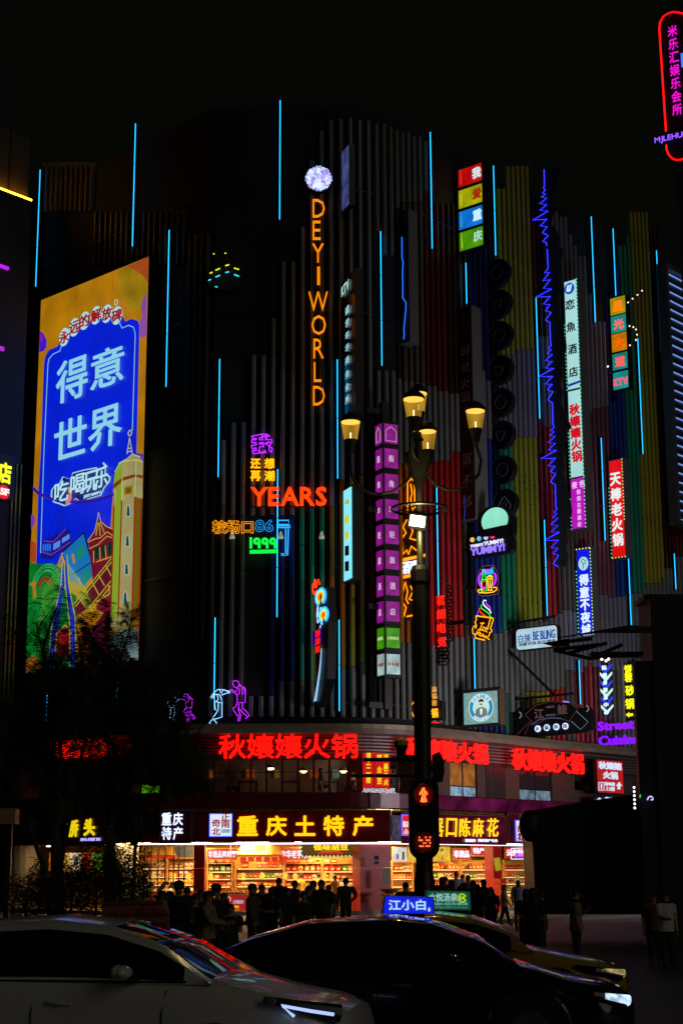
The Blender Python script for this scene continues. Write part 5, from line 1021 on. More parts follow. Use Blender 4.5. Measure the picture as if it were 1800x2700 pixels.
t.part('printed_dots', mb, em('#60d8a0', .8))['kind'] = 'stuff'
bpoly(B5((580, 885), (770, 710), (875, 1080), (760, 1215), (640, 1150)), '#1878c0', .8, 'house_print'); bline(B5((580, 885), (770, 712), (875, 1085)), '#081020', .05)
bpoly(B5((700, 880), (755, 815), (778, 910), (718, 970)), '#189070', .8); bpoly(B5((750, 1100), (808, 1040), (830, 1130), (775, 1185)), '#189070', .8)
bpoly(B5((655, 910), (675, 900), (692, 985), (672, 1000)), '#c08828', .8); bpoly(B5((715, 1130), (730, 1120), (748, 1190), (735, 1215)), '#c08828', .8); bline(B5((665, 1095), (830, 990)), '#081020', .03); bline(B5((530, 1020), (575, 900)), '#b08828', .06)
bpoly(B5((895, 590), (925, 600), (975, 650), (1040, 680), (1040, 1400), (880, 1400), (820, 870), (810, 790), (870, 700)), '#78102c', .8, 'pavilion_print')
yl = '#c8b038'
bpoly(B5((880, 1420), (1040, 1060), (1040, 1500), (960, 1450)), '#70102c', .8)
for P in (((905, 525), (893, 600), (868, 700), (805, 790)), ((905, 525), (925, 610), (975, 655), (1040, 682)), ((810, 800), (870, 770), (920, 760), (985, 705), (1035, 740)), ((820, 860), (900, 820), (980, 745), (1035, 760)), ((885, 980), (1035, 930)), ((900, 620), (880, 740)), ((910, 620), (920, 740)), ((920, 620), (960, 720)), ((860, 880), (860, 990)), ((915, 850), (920, 970)), ((965, 830), (975, 960))): bline(B5(*P), yl, .022)
for x in (870, 930, 990): bpoly(B5((x, 850 - (x - 870) * .35), (x + 38, 835 - (x - 870) * .35), (x + 38, 945 - (x - 870) * .35), (x, 960 - (x - 870) * .35)), '#0c3024', .8)
bpoly(B5((680, 1370), (1020, 955), (1030, 1100), (900, 1290), (820, 1400), (700, 1480)), '#601028', .8, 'bridge_print')
for P in (((680, 1370), (1020, 952)), ((690, 1395), (1022, 985)), ((820, 1400), (1025, 1150)), ((860, 1400), (1020, 1200)), ((850, 1175), (905, 1280)), ((905, 1105), (960, 1200)), ((975, 1020), (1020, 1110)), ((740, 1330), (790, 1410)), ((880, 1350), (1000, 1280)), ((1000, 1200), (1005, 1280))): bline(B5(*P), '#b8b030', .03)
bpoly(B5((575, 940), (585, 940), (600, 1150), (510, 1700), (490, 1950), (430, 1950), (470, 1600), (540, 1200)), '#1428b8', .9, 'cable_tower_print'); bpoly(B5((605, 940), (615, 920), (625, 1150), (690, 1500), (700, 1940), (640, 1940), (640, 1500), (590, 1150)), '#1428b8', .9, 'cable_tower_print')
bpoly(B5((530, 1620), (600, 1560), (650, 1650), (645, 1850), (510, 1850), (500, 1700)), '#880c18', .8)
for k in range(9):
    bline(B5((578 - k * 1, 980 + k * 34), (400 - k * 6, 1230 + k * 40)), '#68b838', .018); bline(B5((615 + k * 3, 985 + k * 30), (800 + k * 8, 1250 + k * 26)), '#a0c038', .018)
for P, c in ((((440, 1960), (470, 1600), (560, 1180), (575, 930)), '#a8b838'), (((640, 1940), (640, 1560), (600, 1200), (590, 1000), (575, 930)), '#a8b838'), (((700, 1940), (690, 1500), (630, 1180), (615, 920)), '#a8b838'), (((500, 1960), (520, 1640), (600, 1560), (655, 1640)), '#c0b030')): bline(B5(*P), c, .03)
bpoly(B5((720, 1640), (800, 1520), (830, 1560), (830, 1930), (720, 1930)), '#a04818', .75); bpoly(B5((840, 1600), (960, 1440), (1010, 1480), (1010, 1900), (840, 1900)), '#701838', .75, noise=.3); bpoly(B5((240, 1880), (310, 1840), (420, 1960), (235, 1995)), '#b06818', .75)
bpoly(B5((262, 1190), (320, 1150), (335, 1300), (305, 1330), (300, 1200)), '#c07818', .8); bpoly(B5((1000, 1690), (1150, 1600), (1268, 1600), (1266, 1880), (1000, 1900)), '#80a0a8', .6, noise=.7)
# monument
bpoly(B5((1165, 30), (1215, -10), (1285, 15), (1310, 60), (1310, 390), (1300, 420), (1270, 1620), (1010, 1620), (1055, 470), (1040, 280), (1055, 150), (1090, 75)), '#a8a068', .8, 'monument_print', .15)
bpoly(B5((1088, 80), (1125, 60), (1120, 410), (1108, 500), (1085, 1500), (1018, 1500), (1058, 470), (1072, 330), (1040, 290), (1056, 150)), '#88a828', .85)
bpoly(B5((1235, 380), (1300, 400), (1275, 1600), (1215, 1580)), '#786010', .75)
bpoly(B5((1038, 270), (1120, 205), (1235, 175), (1310, 185), (1310, 215), (1245, 200), (1130, 235), (1045, 310)), '#883818', .8)
for P in (((1118, 420), (1085, 1500)), ((1240, 385), (1210, 1580)), ((1048, 475), (1018, 1450)), ((1300, 400), (1272, 1600))): bline(B5(*P), '#902818', .045)
for x, y in ((1177, 510), (1170, 785), (1162, 1045), (1150, 1305)): bpoly(B5((x - 20, y + 55), (x - 14, y - 35), (x, y - 58), (x + 14, y - 35), (x + 20, y + 55)), '#c8d0a0', .85); bpoly(B5((x - 15, y + 50), (x - 10, y - 32), (x, y - 50), (x + 10, y - 32), (x + 15, y + 50)), '#084868', .8)
bpoly(B5((1140, 290), (1220, 270), (1215, 360), (1138, 368)), '#a08020', .8); bpoly(B5((1155, 305), (1205, 292), (1203, 345), (1152, 352)), '#705808', .8)
for P in (((1165, -10), (1190, -160), (1215, -15)), ((1180, -60), (1205, -68)), ((1175, -30), (1210, -40)), ((1120, 205), (1120, 410)), ((1245, 200), (1240, 380)), ((1090, 75), (1165, 35), (1215, -10), (1285, 15)), ((1055, 150), (1120, 60), (1250, 40), (1310, 65)), ((1250, 40), (1248, 200))): bline(B5(*P), '#c0c878', .025)
(px_, py_), = A5((1193, 1713)); t.ring('printed_ring', px_, py_, 7, .03, em('#c0c878', .85), .3)
mb = MB()
for k in range(1, 3):
    a = quad_[0]; b = quad_[1]; c = quad_[2]; d_ = quad_[3]; f_ = k / 3
    p0 = t.p(a[0] + (b[0] - a[0]) * f_, a[1] + (b[1] - a[1]) * f_, .009); x = p0.x; zb = t.p(d_[0], d_[1], .009).z; mb.box(x - .012, x + .012, -.0092, -.0082, zb + .05, p0.z - .05)
t.part('sheet_seam', mb, em('#805808', .6))
# ================================================================== NEIGHBOURING BUILDINGS
q = at(88, 1500, 80.5); NF = Fr(q.xy, RWU)
t = T('corner_building', 'dark panelled building at the left edge with gold cove light', 'building', NF, 60, 2410)
Xn = lambda px, py: t.p(px, py).x
xl, xr = Xn(-160, 1500), t.p(84, 525).x; zt = t.p(60, 395).z; zc = t.p(40, 515).z
t.part('wall', MB().box(xl, xr, .0, 9, 0, zc - .0), mat('dark_panel', (.02, .02, .025), .7, 0, .3, .4))
t.part('upper_wall', MB().box(xl, xr, .35, 9, zc + .003, zt + 1), mat('upper_panel', (.055, .042, .028), .45, 0, .15, 1))
t.part('cove_light', MB().box(xl, xr, .0, .06, zc + .01, zc + .14), em('#ffa818', 26)); t.part('cove_lip', MB().box(xl, xr, -.03, -.003, zc - .06, zc + .03), GOLD)
for px in (-40, 0, 34): t.part('panel_joint', MB().box(Xn(px, 480) - .05, Xn(px, 480) + .05, .30, .345, zc + .2, zt + 4), BLACK)
t.part('violet_strip', MB().box(xl, t.p(20, 708).x, -.12, 0, t.p(10, 705).z - .08, t.p(10, 705).z + .08), em('#c020e8', 1)); t.part('violet_strip', MB().box(xl, t.p(8, 912).x, -.12, 0, t.p(4, 920).z - .1, t.p(4, 920).z + .1), em('#a020c0', 1.2))
for px in (45, 57, 70): t.part('reflection_bar', MB().box(xr - .1 - (70 - px) * .02, xr - .02 - (70 - px) * .02, -.1, 0, 6, 22), mat('reflection_olive', (.25, .2, .04), .3, .6))  # solid olive bars imitate yellow green vertical reflections
t2 = T('floor_sign', 'yellow pixel character over a red floor number disc at the left edge', 'sign', NF, 12, 1316, .15)
t2.text('店', -4, 30, 1219, 1275, em('#e8f010', 1.3), .05, bold=.04); t2.disc('floor_badge', 10, 1297, 19, em('#d80c14', 1.1), .03); t2.text('5F', 1, 24, 1288, 1306, em('#e8e8e0', 1.2), .06, bold=.04); t2.part('back_plate', MB().box(-2.2, .6, .02, .1, .0, 2.3), BLACK)
t2.line('letter', [(-20, 1219), (-20, 1275)], .05, em('#e8f010', 1.3), .05)
# striped screen at the right
f = PR(1700, 1000, None, .0); f = wfr(1790, 1000); f = Fr(f.O.xy + f.n.xy * 1.0, RWU)
t = T('striped_screen', 'grey framed screen of horizontal white blue light lines at right edge', 'sign', f, 1775, 1370)
X0 = t.p(1764, 1000).x; X1 = X0 + 5; Z1 = t.p(1775, 722).z; mb = MB()
t.part('screen_frame', MB().box(X0 - .3, X0, -.3, .3, -.3, Z1 + .3).box(X0, X1, -.3, .3, -.3, 0).box(X0, X1, -.3, .3, Z1, Z1 + .3), GREYM); t.part('screen_back', MB().box(X0, X1, .1, .3, 0, Z1), BLACK)
for k in range(28): z = .15 + (Z1 - .3) * k / 27; t.part('light_line', MB().box(X0 + .05, X1, -.0, .06, z - .03, z + .03), em('#7898e8', .9))
# top right neon club sign hanging from a dark tower outside the picture
TU = Fr((12.2, 60), dirv(180 - 61.4))
t = T('club_sign', 'tall rounded red neon outline with magenta characters in upper right corner', 'neon sign', TU, 1757, 420)
t.poly('back_board', [(1742, 36), (1860, -20), (1880, 380), (1765, 418)], mat('tower_wall_dark', (.010, .011, .012), .7), -.05, .15)
t.line('red_outline', [(1755, 345), (1737.5, 75), (1739, 58), (1748, 42), (1762, 33), (1775, 30), (1790, 32), (1806, 36), (1815, 50)], .035, em('#ff0808', 2.2), 0); t.line('red_outline', [(1756, 381), (1757, 395), (1763, 408), (1772, 417), (1782, 421), (1795, 420), (1810, 412)], .035, em('#ff0808', 2.2), 0)
for k, ch in enumerate('米乐汇娱乐会所'): x = 1772 + k * 2.1; y = 80 + k * 34.6; t.text(ch, x - 12.5, x + 12.5, y - 14, y + 14, em('#e810c8', 1.3), .02, bold=.0)
t.text('MJLEHUI', 1725, 1803, 354, 372, em('#9050ff', 1.5), .1); t.line('blue_edge', [(1797, 140), (1799, 175)], .05, em('#2060ff', 2), .1)
t = T('side_mast', 'black mast just outside the right edge carrying the club sign', 'mast', Fr((13.2, 60), (1, 0)), 1860, 2300); t.o.z = 0; t.e.location.z = 0
t.part('mast_body', MB().box(.5, 1.6, 0, 1.2, 0, 36), DARK)
# ================================================================== DARK MASSES AT THE RIGHT
f = FY(44)
t = T('dark_pylon', 'tall black pylon with a flat top at the right edge of picture', 'pylon', f, 1745, 2405); t.e.location.z = 0; t.o.z = 0
t.part('pylon_body', MB().box(t.p(1698, 1900).x + .30, t.p(1698, 1900).x + 3, 0, 1.6, .0, t.p(1740, 1578).z), BLACK)
t.part('pylon_cap', MB().box(t.p(1698, 1900).x + .15, t.p(1698, 1900).x + 2.9, .05, 1.5, t.p(1740, 1578).z, t.p(1740, 1566).z), BLACK)
t.part('side_panel', MB().box(t.p(1674, 1900).x + .06, t.p(1698, 1900).x + .29, .1, .4, .0, t.p(1680, 1742).z), BLACK)
z = t.p(1500, 1690)
t.part('steel_canopy', MB().box(t.p(1560, 1690).x, t.p(1698, 1690).x - .02, .2, .6, t.p(1560, 1728).z, t.p(1560, 1716).z).slab([V((q.x, -1.2, q.z)) for q in [t.p(x, y) for x, y in ((1455, 1697), (1640, 1665), (1698, 1672), (1698, 1684), (1560, 1684))]], .2), BLACK)
for a, b in (((1458, 1714), (1560, 1738)), ((1455, 1697), (1560, 1684)), ((1458, 1714), (1580, 1700)), ((1500, 1722), (1600, 1696)), ((1560, 1736), (1695, 1722)), ((1640, 1700), (1560, 1735))): t.line('canopy_beam', [a, b], .05, BLACK, .3)
t.poly('orange_reflection_panel', [(1428, 1696), (1500, 1684), (1500, 1704), (1462, 1706)], mat('mirror_steel', (.5, .5, .5), .08, 1), .3, .04)
for x, y in ((1586, 1739), (1597, 1743), (1604, 1738)): t.part('downlight', MB().ball(t.p(x, y, .6), .035, n=8, m=5), em('#fff0e0', 3))
f = FY(46)
t = T('dark_kiosk', 'black kiosk box with slanted roof edge hiding the shop end', 'kiosk', f, 1560, 2400); t.e.location.z = 0; t.o.z = 0
t.part('kiosk_body', MB().slab([V((t.p(x, y).x * (1.054 if x < 1500 else 1), 0, t.p(x, y).z)) for x, y in ((1420, 2412), (1412, 2235), (1400, 2140), (1480, 2124), (1800, 2075), (1860, 2070), (1860, 2412))], 2.5), BLACK)
t.part('kiosk_lamp_hood', MB().ball(t.p(1396, 2178), .30, .3, .44, 14, 10), BLACK)
t = T('bulb_string', 'short vertical string of six white bulbs beside the pylon', 'lights', FY(44.2), 1671, 2133)
for k in range(6): t.part('bulb', MB().ball(t.p(1671 + k * .4, 2077 + k * 10.8, .35), .035, n=6, m=4), em('#e0d8ff', 2))
t.part('wire', MB().tube([t.p(1670, 2060, .32), t.p(1674, 2135, .32)], .01, 4), BLACK)
t = T('small_neon', 'tiny green stroke and white cloud neon in the darkness at right', 'neon sign', FY(44.2), 1687, 2110)
t.line('neon_tube', [(1686, 2104), (1688, 2096)], .02, em('#20c030', 1.2), .4); t.line('neon_tube', [(1706, 2110), (1709, 2103), (1715, 2100), (1720, 2104), (1721, 2109), (1715, 2110)], .018, em('#c0c0ff', 1.2), .4)
# ================================================================== RESTAURANT inside the first floor
for i, (px, py) in enumerate(((713, 2024), (800, 2032), (905, 2032), (412, 2000), (1000, 1990))):
    p_ = at(px, py, 73.2); t = T('pendant_lamp', 'round %s pendant lamp behind the upper windows' % ('leftmost large white', 'small warm', 'third from the left', 'tree covered', 'rightmost')[i], 'lamp', FY(73.2), px, py, 0, 'pendant lamps in the restaurant')
    t.part('lamp_shade', MB().lathe([(.05, .16), (.22, .02), (.24, 0), (.20, -.03)], 14), mat('lamp_shade_cream', (.5, .42, .3), .5)); t.part('bulb', MB().ball((0, 0, -.05), .17, .17, .07, 10, 5), em('#ffe0a8', 5)); t.part('cord', MB().tube([(0, 0, .16), (0, 0, 6.95 - p_.z)], .012, 4), BLACK)
for i, (x, y) in enumerate(((-6.4, 73.6), (-4.2, 73.2), (-2.3, 73.4), (-.6, 73.8), (.6, 73.2), (1.6, 74.4))):
    t = T('dining_table', 'dark square dining table, number %s from the left behind the upper windows' % ('one', 'two', 'three', 'four', 'five', 'six')[i], 'table', FY(y), proj((x, y, 5.1))[0], proj((x, y, 5.1))[1], 0, 'restaurant tables')
    t.part('table_top', MB().box(-.45, .45, -.35, .35, .70, .75), mat('table_brown', (.14, .06, .02), .3))
    for sx_ in (-.38, .38):
        for sy_ in (-.28, .28): t.part('leg', MB().box(sx_ - .03, sx_ + .03, sy_ - .03, sy_ + .03, 0, .70), BLACK)
for i, (px, w_, c) in enumerate(((470, 20, '#b85a10'), (560, 16, '#c87818'), (660, 22, '#a83c0c'), (730, 14, '#886010'), (828, 24, '#b04010'), (885, 18, '#708878'), (1035, 20, '#b06a18'))):
    pp = whitp(5.45, px, 6); t = T('wall_picture', 'dim %s lit picture on restaurant back wall, %s' % (('amber', 'golden', 'rust', 'olive', 'red', 'grey green', 'orange')[i], ('under the first letter', 'left of the white lamp', 'over the tables', 'right of the white lamp', 'in the middle bay', 'by the red box', 'by the pole')[i]), 'picture', FY(pp.y - .05), px, 2052, 0, 'pictures in the restaurant')
    t.board('picture_face', px - w_ / 2, px + w_ / 2, 2030, 2052, .03, .03, em(c, .4, .5, 5))
t = T('green_screen', 'bright lime green panel behind the tree at left upper window', 'screen', FY(70.7), 398, 2103); t.poly('screen_face', [(374, 2070), (422, 2074), (414, 2102), (374, 2104)], em('#50b008', .9, .3, 4), .1, .05)
# ================================================================== SHOP INTERIOR
WSH = mat('shelf_wood', (.66, .32, .06), .45, 0, .15, 3)
def unit(fr, px0, px1, rows, lb, back=True, top=2262):
    """shelf unit: boards at photo rows, between two columns, standing on the shop floor"""
    t = T('shelf_unit', lb, 'shelf', fr, px0, 2395, 0, 'shelf units in the shops'); t.o.z = .22; t.e.location.z = .22
    x0 = t.p(px0, 2300).x; x1 = t.p(px1, 2300).x; zt = t.p(px0, top).z
    t.part('side_board', MB().box(x0, x0 + .04, 0, .45, 0, zt), WSH); t.part('side_board', MB().box(x1 - .04, x1, 0, .45, 0, zt), WSH)
    if back: t.part('back_board', MB().box(x0 + .04, x1 - .04, .42, .45, 0, zt), WSH)
    for y in rows:
        z = t.p((px0 + px1) / 2, y).z; t.part('shelf_board', MB().box(x0 + .042, x1 - .042, 0, .42, z - .03, z), WSH)
        t.part('shelf_light', MB().box(x0 + .1, x1 - .1, .03, .05, z - .045, z - .032), em('#ffd890', 3.5))
    return t
PK = {}
def pouch(col, kind):
    k = (col, kind)
    if k in PK: return PK[k]
    mb = MB()
    if kind == 'pouch':
        prof = [(.5, .05, 0), (.5, .16, .06), (.5, .14, .6), (.47, .03, .9), (.5, .012, 1)]; vs = []
        for wx, dy, z in prof: vs += [(-wx, -dy, z), (wx, -dy, z), (wx, dy, z), (-wx, dy, z)]
        fs = [(0, 3, 2, 1), (16, 17, 18, 19)] + [(i * 4 + j, i * 4 + (j + 1) % 4, i * 4 + 4 + (j + 1) % 4, i * 4 + 4 + j) for i in range(4) for j in range(4)]
        mb.add(vs, fs); mb.box(-.3, .3, -.175, -.16, .22, .52, 1)
    else: mb.box(-.5, .5, -.2, .2, 0, 1).box(-.38, .38, -.215, -.2, .3, .75, 1)
    cs = {'red': ((.55, .015, .01), (.75, .5, .1)), 'orange': ((.65, .20, .02), (.7, .6, .4)), 'yellow': ((.7, .45, .04), (.5, .04, .02)), 'green': ((.05, .22, .04), (.7, .6, .2)), 'cream': ((.65, .52, .32), (.4, .05, .03)), 'brown': ((.20, .08, .03), (.6, .4, .2)), 'dark': ((.05, .05, .03), (.5, .4, .2))}[col]
    PK[k] = mesh('snack_' + kind, mb, [mat('pack_' + col, cs[0], .3, 0, .25, 7), mat('print_' + col, cs[1], .35)]); return PK[k]
npk = [0]
ORD = 'first second third fourth fifth sixth seventh eighth ninth tenth eleventh twelfth thirteenth fourteenth fifteenth sixteenth seventeenth eighteenth nineteenth'.split()
def packs(t, y, px0, px1, cols, kind, w, h, where, rown):
    """packets side by side on a shelf board, each a thing of its own"""
    cnt = {}; z = t.p((px0 + px1) / 2, y).z; x0 = t.p(px0, y).x; x1 = t.p(px1, y).x; n = int((x1 - x0) / (w * 1.08)); u = t.fr.u; nn = t.fr.n
    for i in range(n):
        if rnd.random() < .04: continue
        c = cols[min(int(i * len(cols) / n), len(cols) - 1)] if rnd.random() > .12 else rnd.choice(cols)
        q = t.o + u * (x0 + (i + .5) * (x1 - x0) / n) - nn * .14; hh = h * rnd.uniform(.92, 1.04)
        o = put('snack_packet', pouch(c, kind), None, (q.x, q.y, t.o.z + z + .002), (0, 0, math.atan2(u.y, u.x) + rnd.uniform(-.08, .08)), (w, .5, hh)); npk[0] += 1
        cnt[c] = cnt.get(c, 0) + 1; label(o, '%s %s, %s of its colour, %s shelf %s' % (c, 'pouch' if kind == 'pouch' else 'gift box', ORD[min(cnt[c], 19) - 1], rown, where), 'packet', 'snack packets on the shop shelves')
R3 = [(2292, 'top'), (2314, 'middle'), (2334, 'lower')]
u1 = unit(FY(76.3), 368, 440, [2290, 2312, 2333, 2356], 'wooden shelf unit seen through the barred glass at far left'); u2 = unit(FY(76.3), 441, 512, [2290, 2312, 2333, 2356], 'wooden shelf unit left of the first red column')
for u_, a, b, nm in ((u1, 371, 438, 'far left bay'), (u2, 444, 510, 'bay before the first column')):
    for (y, rn), cs in zip(((2290, 'top'), (2312, 'middle'), (2333, 'lower'), (2356, 'bottom')), (['brown', 'cream'], ['orange', 'cream', 'red'], ['cream', 'yellow'], ['cream', 'orange', 'cream'])): packs(u_, y, a, b, cs, 'pouch', .19, .24, 'in the ' + nm, rn)
u3 = unit(FY(76.0), 546, 612, [2299, 2318, 2338], 'wooden shelf unit right of the first red column')
packs(u3, 2299, 549, 610, ['dark', 'green', 'dark'], 'box', .22, .24, 'right of the first column', 'top'); packs(u3, 2318, 549, 610, ['orange', 'brown'], 'box', .22, .18, 'right of the first column', 'middle'); packs(u3, 2338, 549, 610, ['red', 'red', 'cream'], 'pouch', .17, .18, 'right of the first column', 'lower')
u4 = unit(FY(75.0), 620, 748, [2290, 2316, 2337], 'golden roofed display shelf in the middle of the shop')
packs(u4, 2290, 630, 660, ['red'], 'box', .34, .30, 'under the golden roof', 'top'); packs(u4, 2290, 676, 745, ['orange', 'red', 'orange'], 'pouch', .20, .28, 'under the golden roof', 'top'); packs(u4, 2316, 624, 690, ['orange', 'brown', 'red'], 'pouch', .15, .22, 'under the golden roof', 'middle'); packs(u4, 2316, 692, 746, ['green', 'cream'], 'pouch', .17, .22, 'under the golden roof', 'middle'); packs(u4, 2337, 624, 690, ['red', 'cream', 'red'], 'pouch', .16, .17, 'under the golden roof', 'lower'); packs(u4, 2337, 692, 746, ['orange', 'red'], 'box', .2, .15, 'under the golden roof', 'lower')
u5 = unit(FY(75.6), 750, 848, [2298, 2319, 2338], 'wooden shelf unit behind the shop staff'); u6 = unit(FY(75.6), 850, 946, [2298, 2319, 2338], 'wooden shelf unit beside the large red column')
packs(u5, 2298, 752, 800, ['red', 'yellow'], 'pouch', .22, .28, 'behind the staff', 'top'); packs(u5, 2298, 802, 846, ['orange', 'red'], 'pouch', .19, .30, 'right half behind the staff', 'top'); packs(u5, 2319, 752, 846, ['orange', 'red', 'cream'], 'pouch', .17, .20, 'behind the staff', 'middle'); packs(u5, 2338, 752, 846, ['red', 'brown'], 'box', .22, .16, 'behind the staff', 'lower')
packs(u6, 2298, 852, 900, ['red'], 'pouch', .22, .28, 'beside the large red column', 'top'); packs(u6, 2298, 902, 944, ['green', 'orange', 'brown'], 'pouch', .22, .28, 'beside the large red column', 'top'); packs(u6, 2319, 852, 944, ['yellow', 'red', 'yellow'], 'box', .22, .18, 'beside the large red column', 'middle')
packs(u6, 2338, 852, 944, ['orange', 'cream'], 'pouch', .19, .18, 'beside the large red column', 'lower')
ur = rwf(5.0)
for u_, a_, b_, w_, c_ in ((u3, 549, 610, 'right of the first column', ['brown', 'red']), (u5, 752, 846, 'behind the staff', ['red', 'orange', 'yellow']), (u6, 852, 944, 'beside the large red column', ['orange', 'red', 'brown'])):
    for _y in (2277,): u_.part('shelf_board', MB().box(u_.p(a_, _y).x, u_.p(b_, _y).x, 0, .42, u_.p(a_, _y).z - .03, u_.p(a_, _y).z), WSH); packs(u_, _y, a_, b_, c_, 'box', .28, .2, w_, 'highest')
u7 = unit(ur, 1034, 1090, [2296, 2318, 2338], 'wooden shelf unit left of the street lamp pole', top=2270); u8 = unit(ur, 1138, 1215, [2293, 2316, 2336], 'wooden shelf unit right of the street lamp pole', top=2268); u9 = unit(ur, 1217, 1296, [2293, 2316, 2336], 'wooden shelf unit before the narrow red column', top=2268); u10 = unit(ur, 1330, 1425, [2293, 2312, 2330, 2350], 'wooden shelf unit in the right shop next to kiosk', top=2268)
packs(u7, 2296, 1040, 1088, ['red', 'cream'], 'box', .3, .2, 'left of the lamp pole', 'top'); packs(u7, 2318, 1040, 1088, ['orange', 'red'], 'pouch', .2, .2, 'left of the lamp pole', 'middle')
packs(u8, 2293, 1142, 1213, ['yellow', 'red', 'orange', 'orange'], 'pouch', .26, .28, 'right of the lamp pole', 'top'); packs(u8, 2316, 1142, 1213, ['green', 'cream', 'red'], 'box', .26, .22, 'right of the lamp pole', 'middle'); packs(u8, 2336, 1142, 1213, ['red', 'red'], 'pouch', .3, .18, 'right of the lamp pole', 'lower')
packs(u9, 2293, 1220, 1294, ['brown', 'orange', 'brown'], 'pouch', .24, .28, 'before the narrow column', 'top'); packs(u9, 2316, 1220, 1294, ['green', 'cream', 'cream'], 'box', .26, .2, 'before the narrow column', 'middle'); packs(u9, 2336, 1220, 1294, ['red'], 'box', .3, .16, 'before the narrow column', 'lower')
for (y, rn), cs in zip(((2293, 'top'), (2312, 'second'), (2330, 'third'), (2350, 'bottom')), (['red', 'red', 'orange', 'orange'], ['red', 'brown', 'orange'], ['cream', 'orange', 'red'], ['yellow', 'red', 'green'])): packs(u10, y, 1333, 1422, cs, 'pouch' if rn != 'third' else 'box', .22, .24, 'in the right shop', rn)
# golden roof of the display, price cards, upper posters
t = T('display_roof', 'small golden tiled roof over the central display shelf', 'display', FY(74.9), 685, 2254)
mb = MB(); c = t.p(625, 2252).x; d = t.p(748, 2252).x; z1 = t.p(685, 2228).z
for k in range(24):
    a = c + (d - c) * k / 24; b = c + (d - c) * (k + .8) / 24; s0 = .18; mb.add([(a, -.5, 0), (b, -.5, 0), (b * (1 - s0), 0, z1), (a * (1 - s0), 0, z1), (a, -.44, -.03), (b, -.44, -.03)], [(0, 1, 2, 3), (0, 4, 5, 1)])
t.part('roof_tiles', mb, mat('golden_tile', (.50, .28, .05), .35, .3))['kind'] = 'stuff'; t.part('roof_board', MB().box(c, d, -.4, 0, -.09, -.035), mat('red_lacquer', (.4, .02, .01), .3))
for k in range(6): x = c + .15 + (d - c) * k / 6; t.part('red_box', MB().box(x, x + .28, -.2, .05, -.32, -.12), mat('red_lacquer', (.4, .02, .01), .3))
t = T('display_roof', 'golden tiled roof behind the barred glass at left', 'display', FY(74.9), 412, 2256); mb = MB(); z1 = .4
for k in range(18): a = -.95 + k * .105; mb.add([(a, -.5, 0), (a + .085, -.5, 0), ((a + .085) * .8, 0, z1), (a * .8, 0, z1)], [(0, 1, 2, 3)])
t.part('roof_tiles', mb, mat('golden_tile', (.50, .28, .05), .35, .3))['kind'] = 'stuff'; t.part('roof_board', MB().box(-.9, .9, -.35, 0, -.15, -.02), mat('red_lacquer', (.4, .02, .01), .3))
for i, (px, y, c, ds) in enumerate(((402, 2312, 'far left bay'), (458, 2312, 'second bay'), (497, 2312, 'bay beside the first column'), (555, 2312, 'shelf right of first column'), (570, 2311, 'cream card on same shelf'), (640, 2312, 'central display, left'), (691, 2312, 'central display, right'), (752, 2312, 'post between display and staff'), (780, 2313, 'left of the staff in yellow'), (855, 2312, 'right of the staff'), (874, 2312, 'far right shelf'), (1160, 2312, 'shelf right of the lamp pole'), (1364, 2318, 'right shop')) if False else [(402, 2312, 0, 'in the far left bay'), (458, 2312, 0, 'in the second bay'), (497, 2312, 0, 'beside the first column'), (555, 2313, 0, 'right of the first column'), (641, 2313, 0, 'at the left of the central display'), (691, 2311, 0, 'at the right of the central display'), (752, 2311, 0, 'between display and staff'), (778, 2313, 0, 'left of the staff'), (855, 2311, 0, 'right of the staff'), (874, 2312, 0, 'near the large column'), (1160, 2313, 0, 'right of the lamp pole'), (1364, 2318, 0, 'in the right shop')]):
    fr = FY(74.2) if px < 1000 else rwf(4.4)
    t = T('price_card', 'yellow green price card hanging ' + ds, 'card', fr, px, y + 10, 0, 'price cards in the shop'); t.board('card_face', px - 5.5, px + 5.5, y - 9, y + 9, 0, .012, mat('card_yellow', (.55, .5, .10), .5, 0, .3, 12)); t.part('hook_wire', MB().tube([t.p(px, y - 9), t.p(px, y - 40)], .006, 4), GREYM)
def poster(fr, x0, x1, y0, y1, c, lb, n=.3): t = T('wall_poster', lb, 'poster', fr, (x0 + x1) / 2, y1, 0); frame_box(t, x0, x1, y0, y1, .05, em(c, .9, n, 3), m=mat('frame_orange_wood', (.5, .22, .05), .5)); return t
t = poster(FY(76.2), 455, 510, 2232, 2262, '#303c34', 'dark lit picture above shelves behind barred glass', .7)
t = poster(ur, 1036, 1072, 2236, 2272, '#c8d8d8', 'white lit poster with small purple and black prints'); t.board('print', 1060, 1066, 2246, 2268, .02, .01, ink); t.board('print', 1045, 1051, 2252, 2266, .02, .01, em('#4030a0', .8))
t = poster(ur, 1076, 1096, 2234, 2272, '#d8b820', 'yellow lit poster left of the lamp pole')
t = poster(ur, 1142, 1186, 2234, 2270, '#d8b410', 'yellow lit poster with a drawn woman holding a cup'); t.disc('print', 1165, 2243, 5, ink, .02, .005); t.disc('print', 1166, 2248, 4, em('#e8c090', .9), .03, .005); t.poly('print', [(1158, 2268), (1160, 2256), (1166, 2252), (1172, 2257), (1174, 2268)], em('#e8a018', .9), .02, .005); t.poly('print', [(1164, 2262), (1167, 2257), (1169, 2268), (1164, 2268)], em('#b83018', .9), .03, .005)
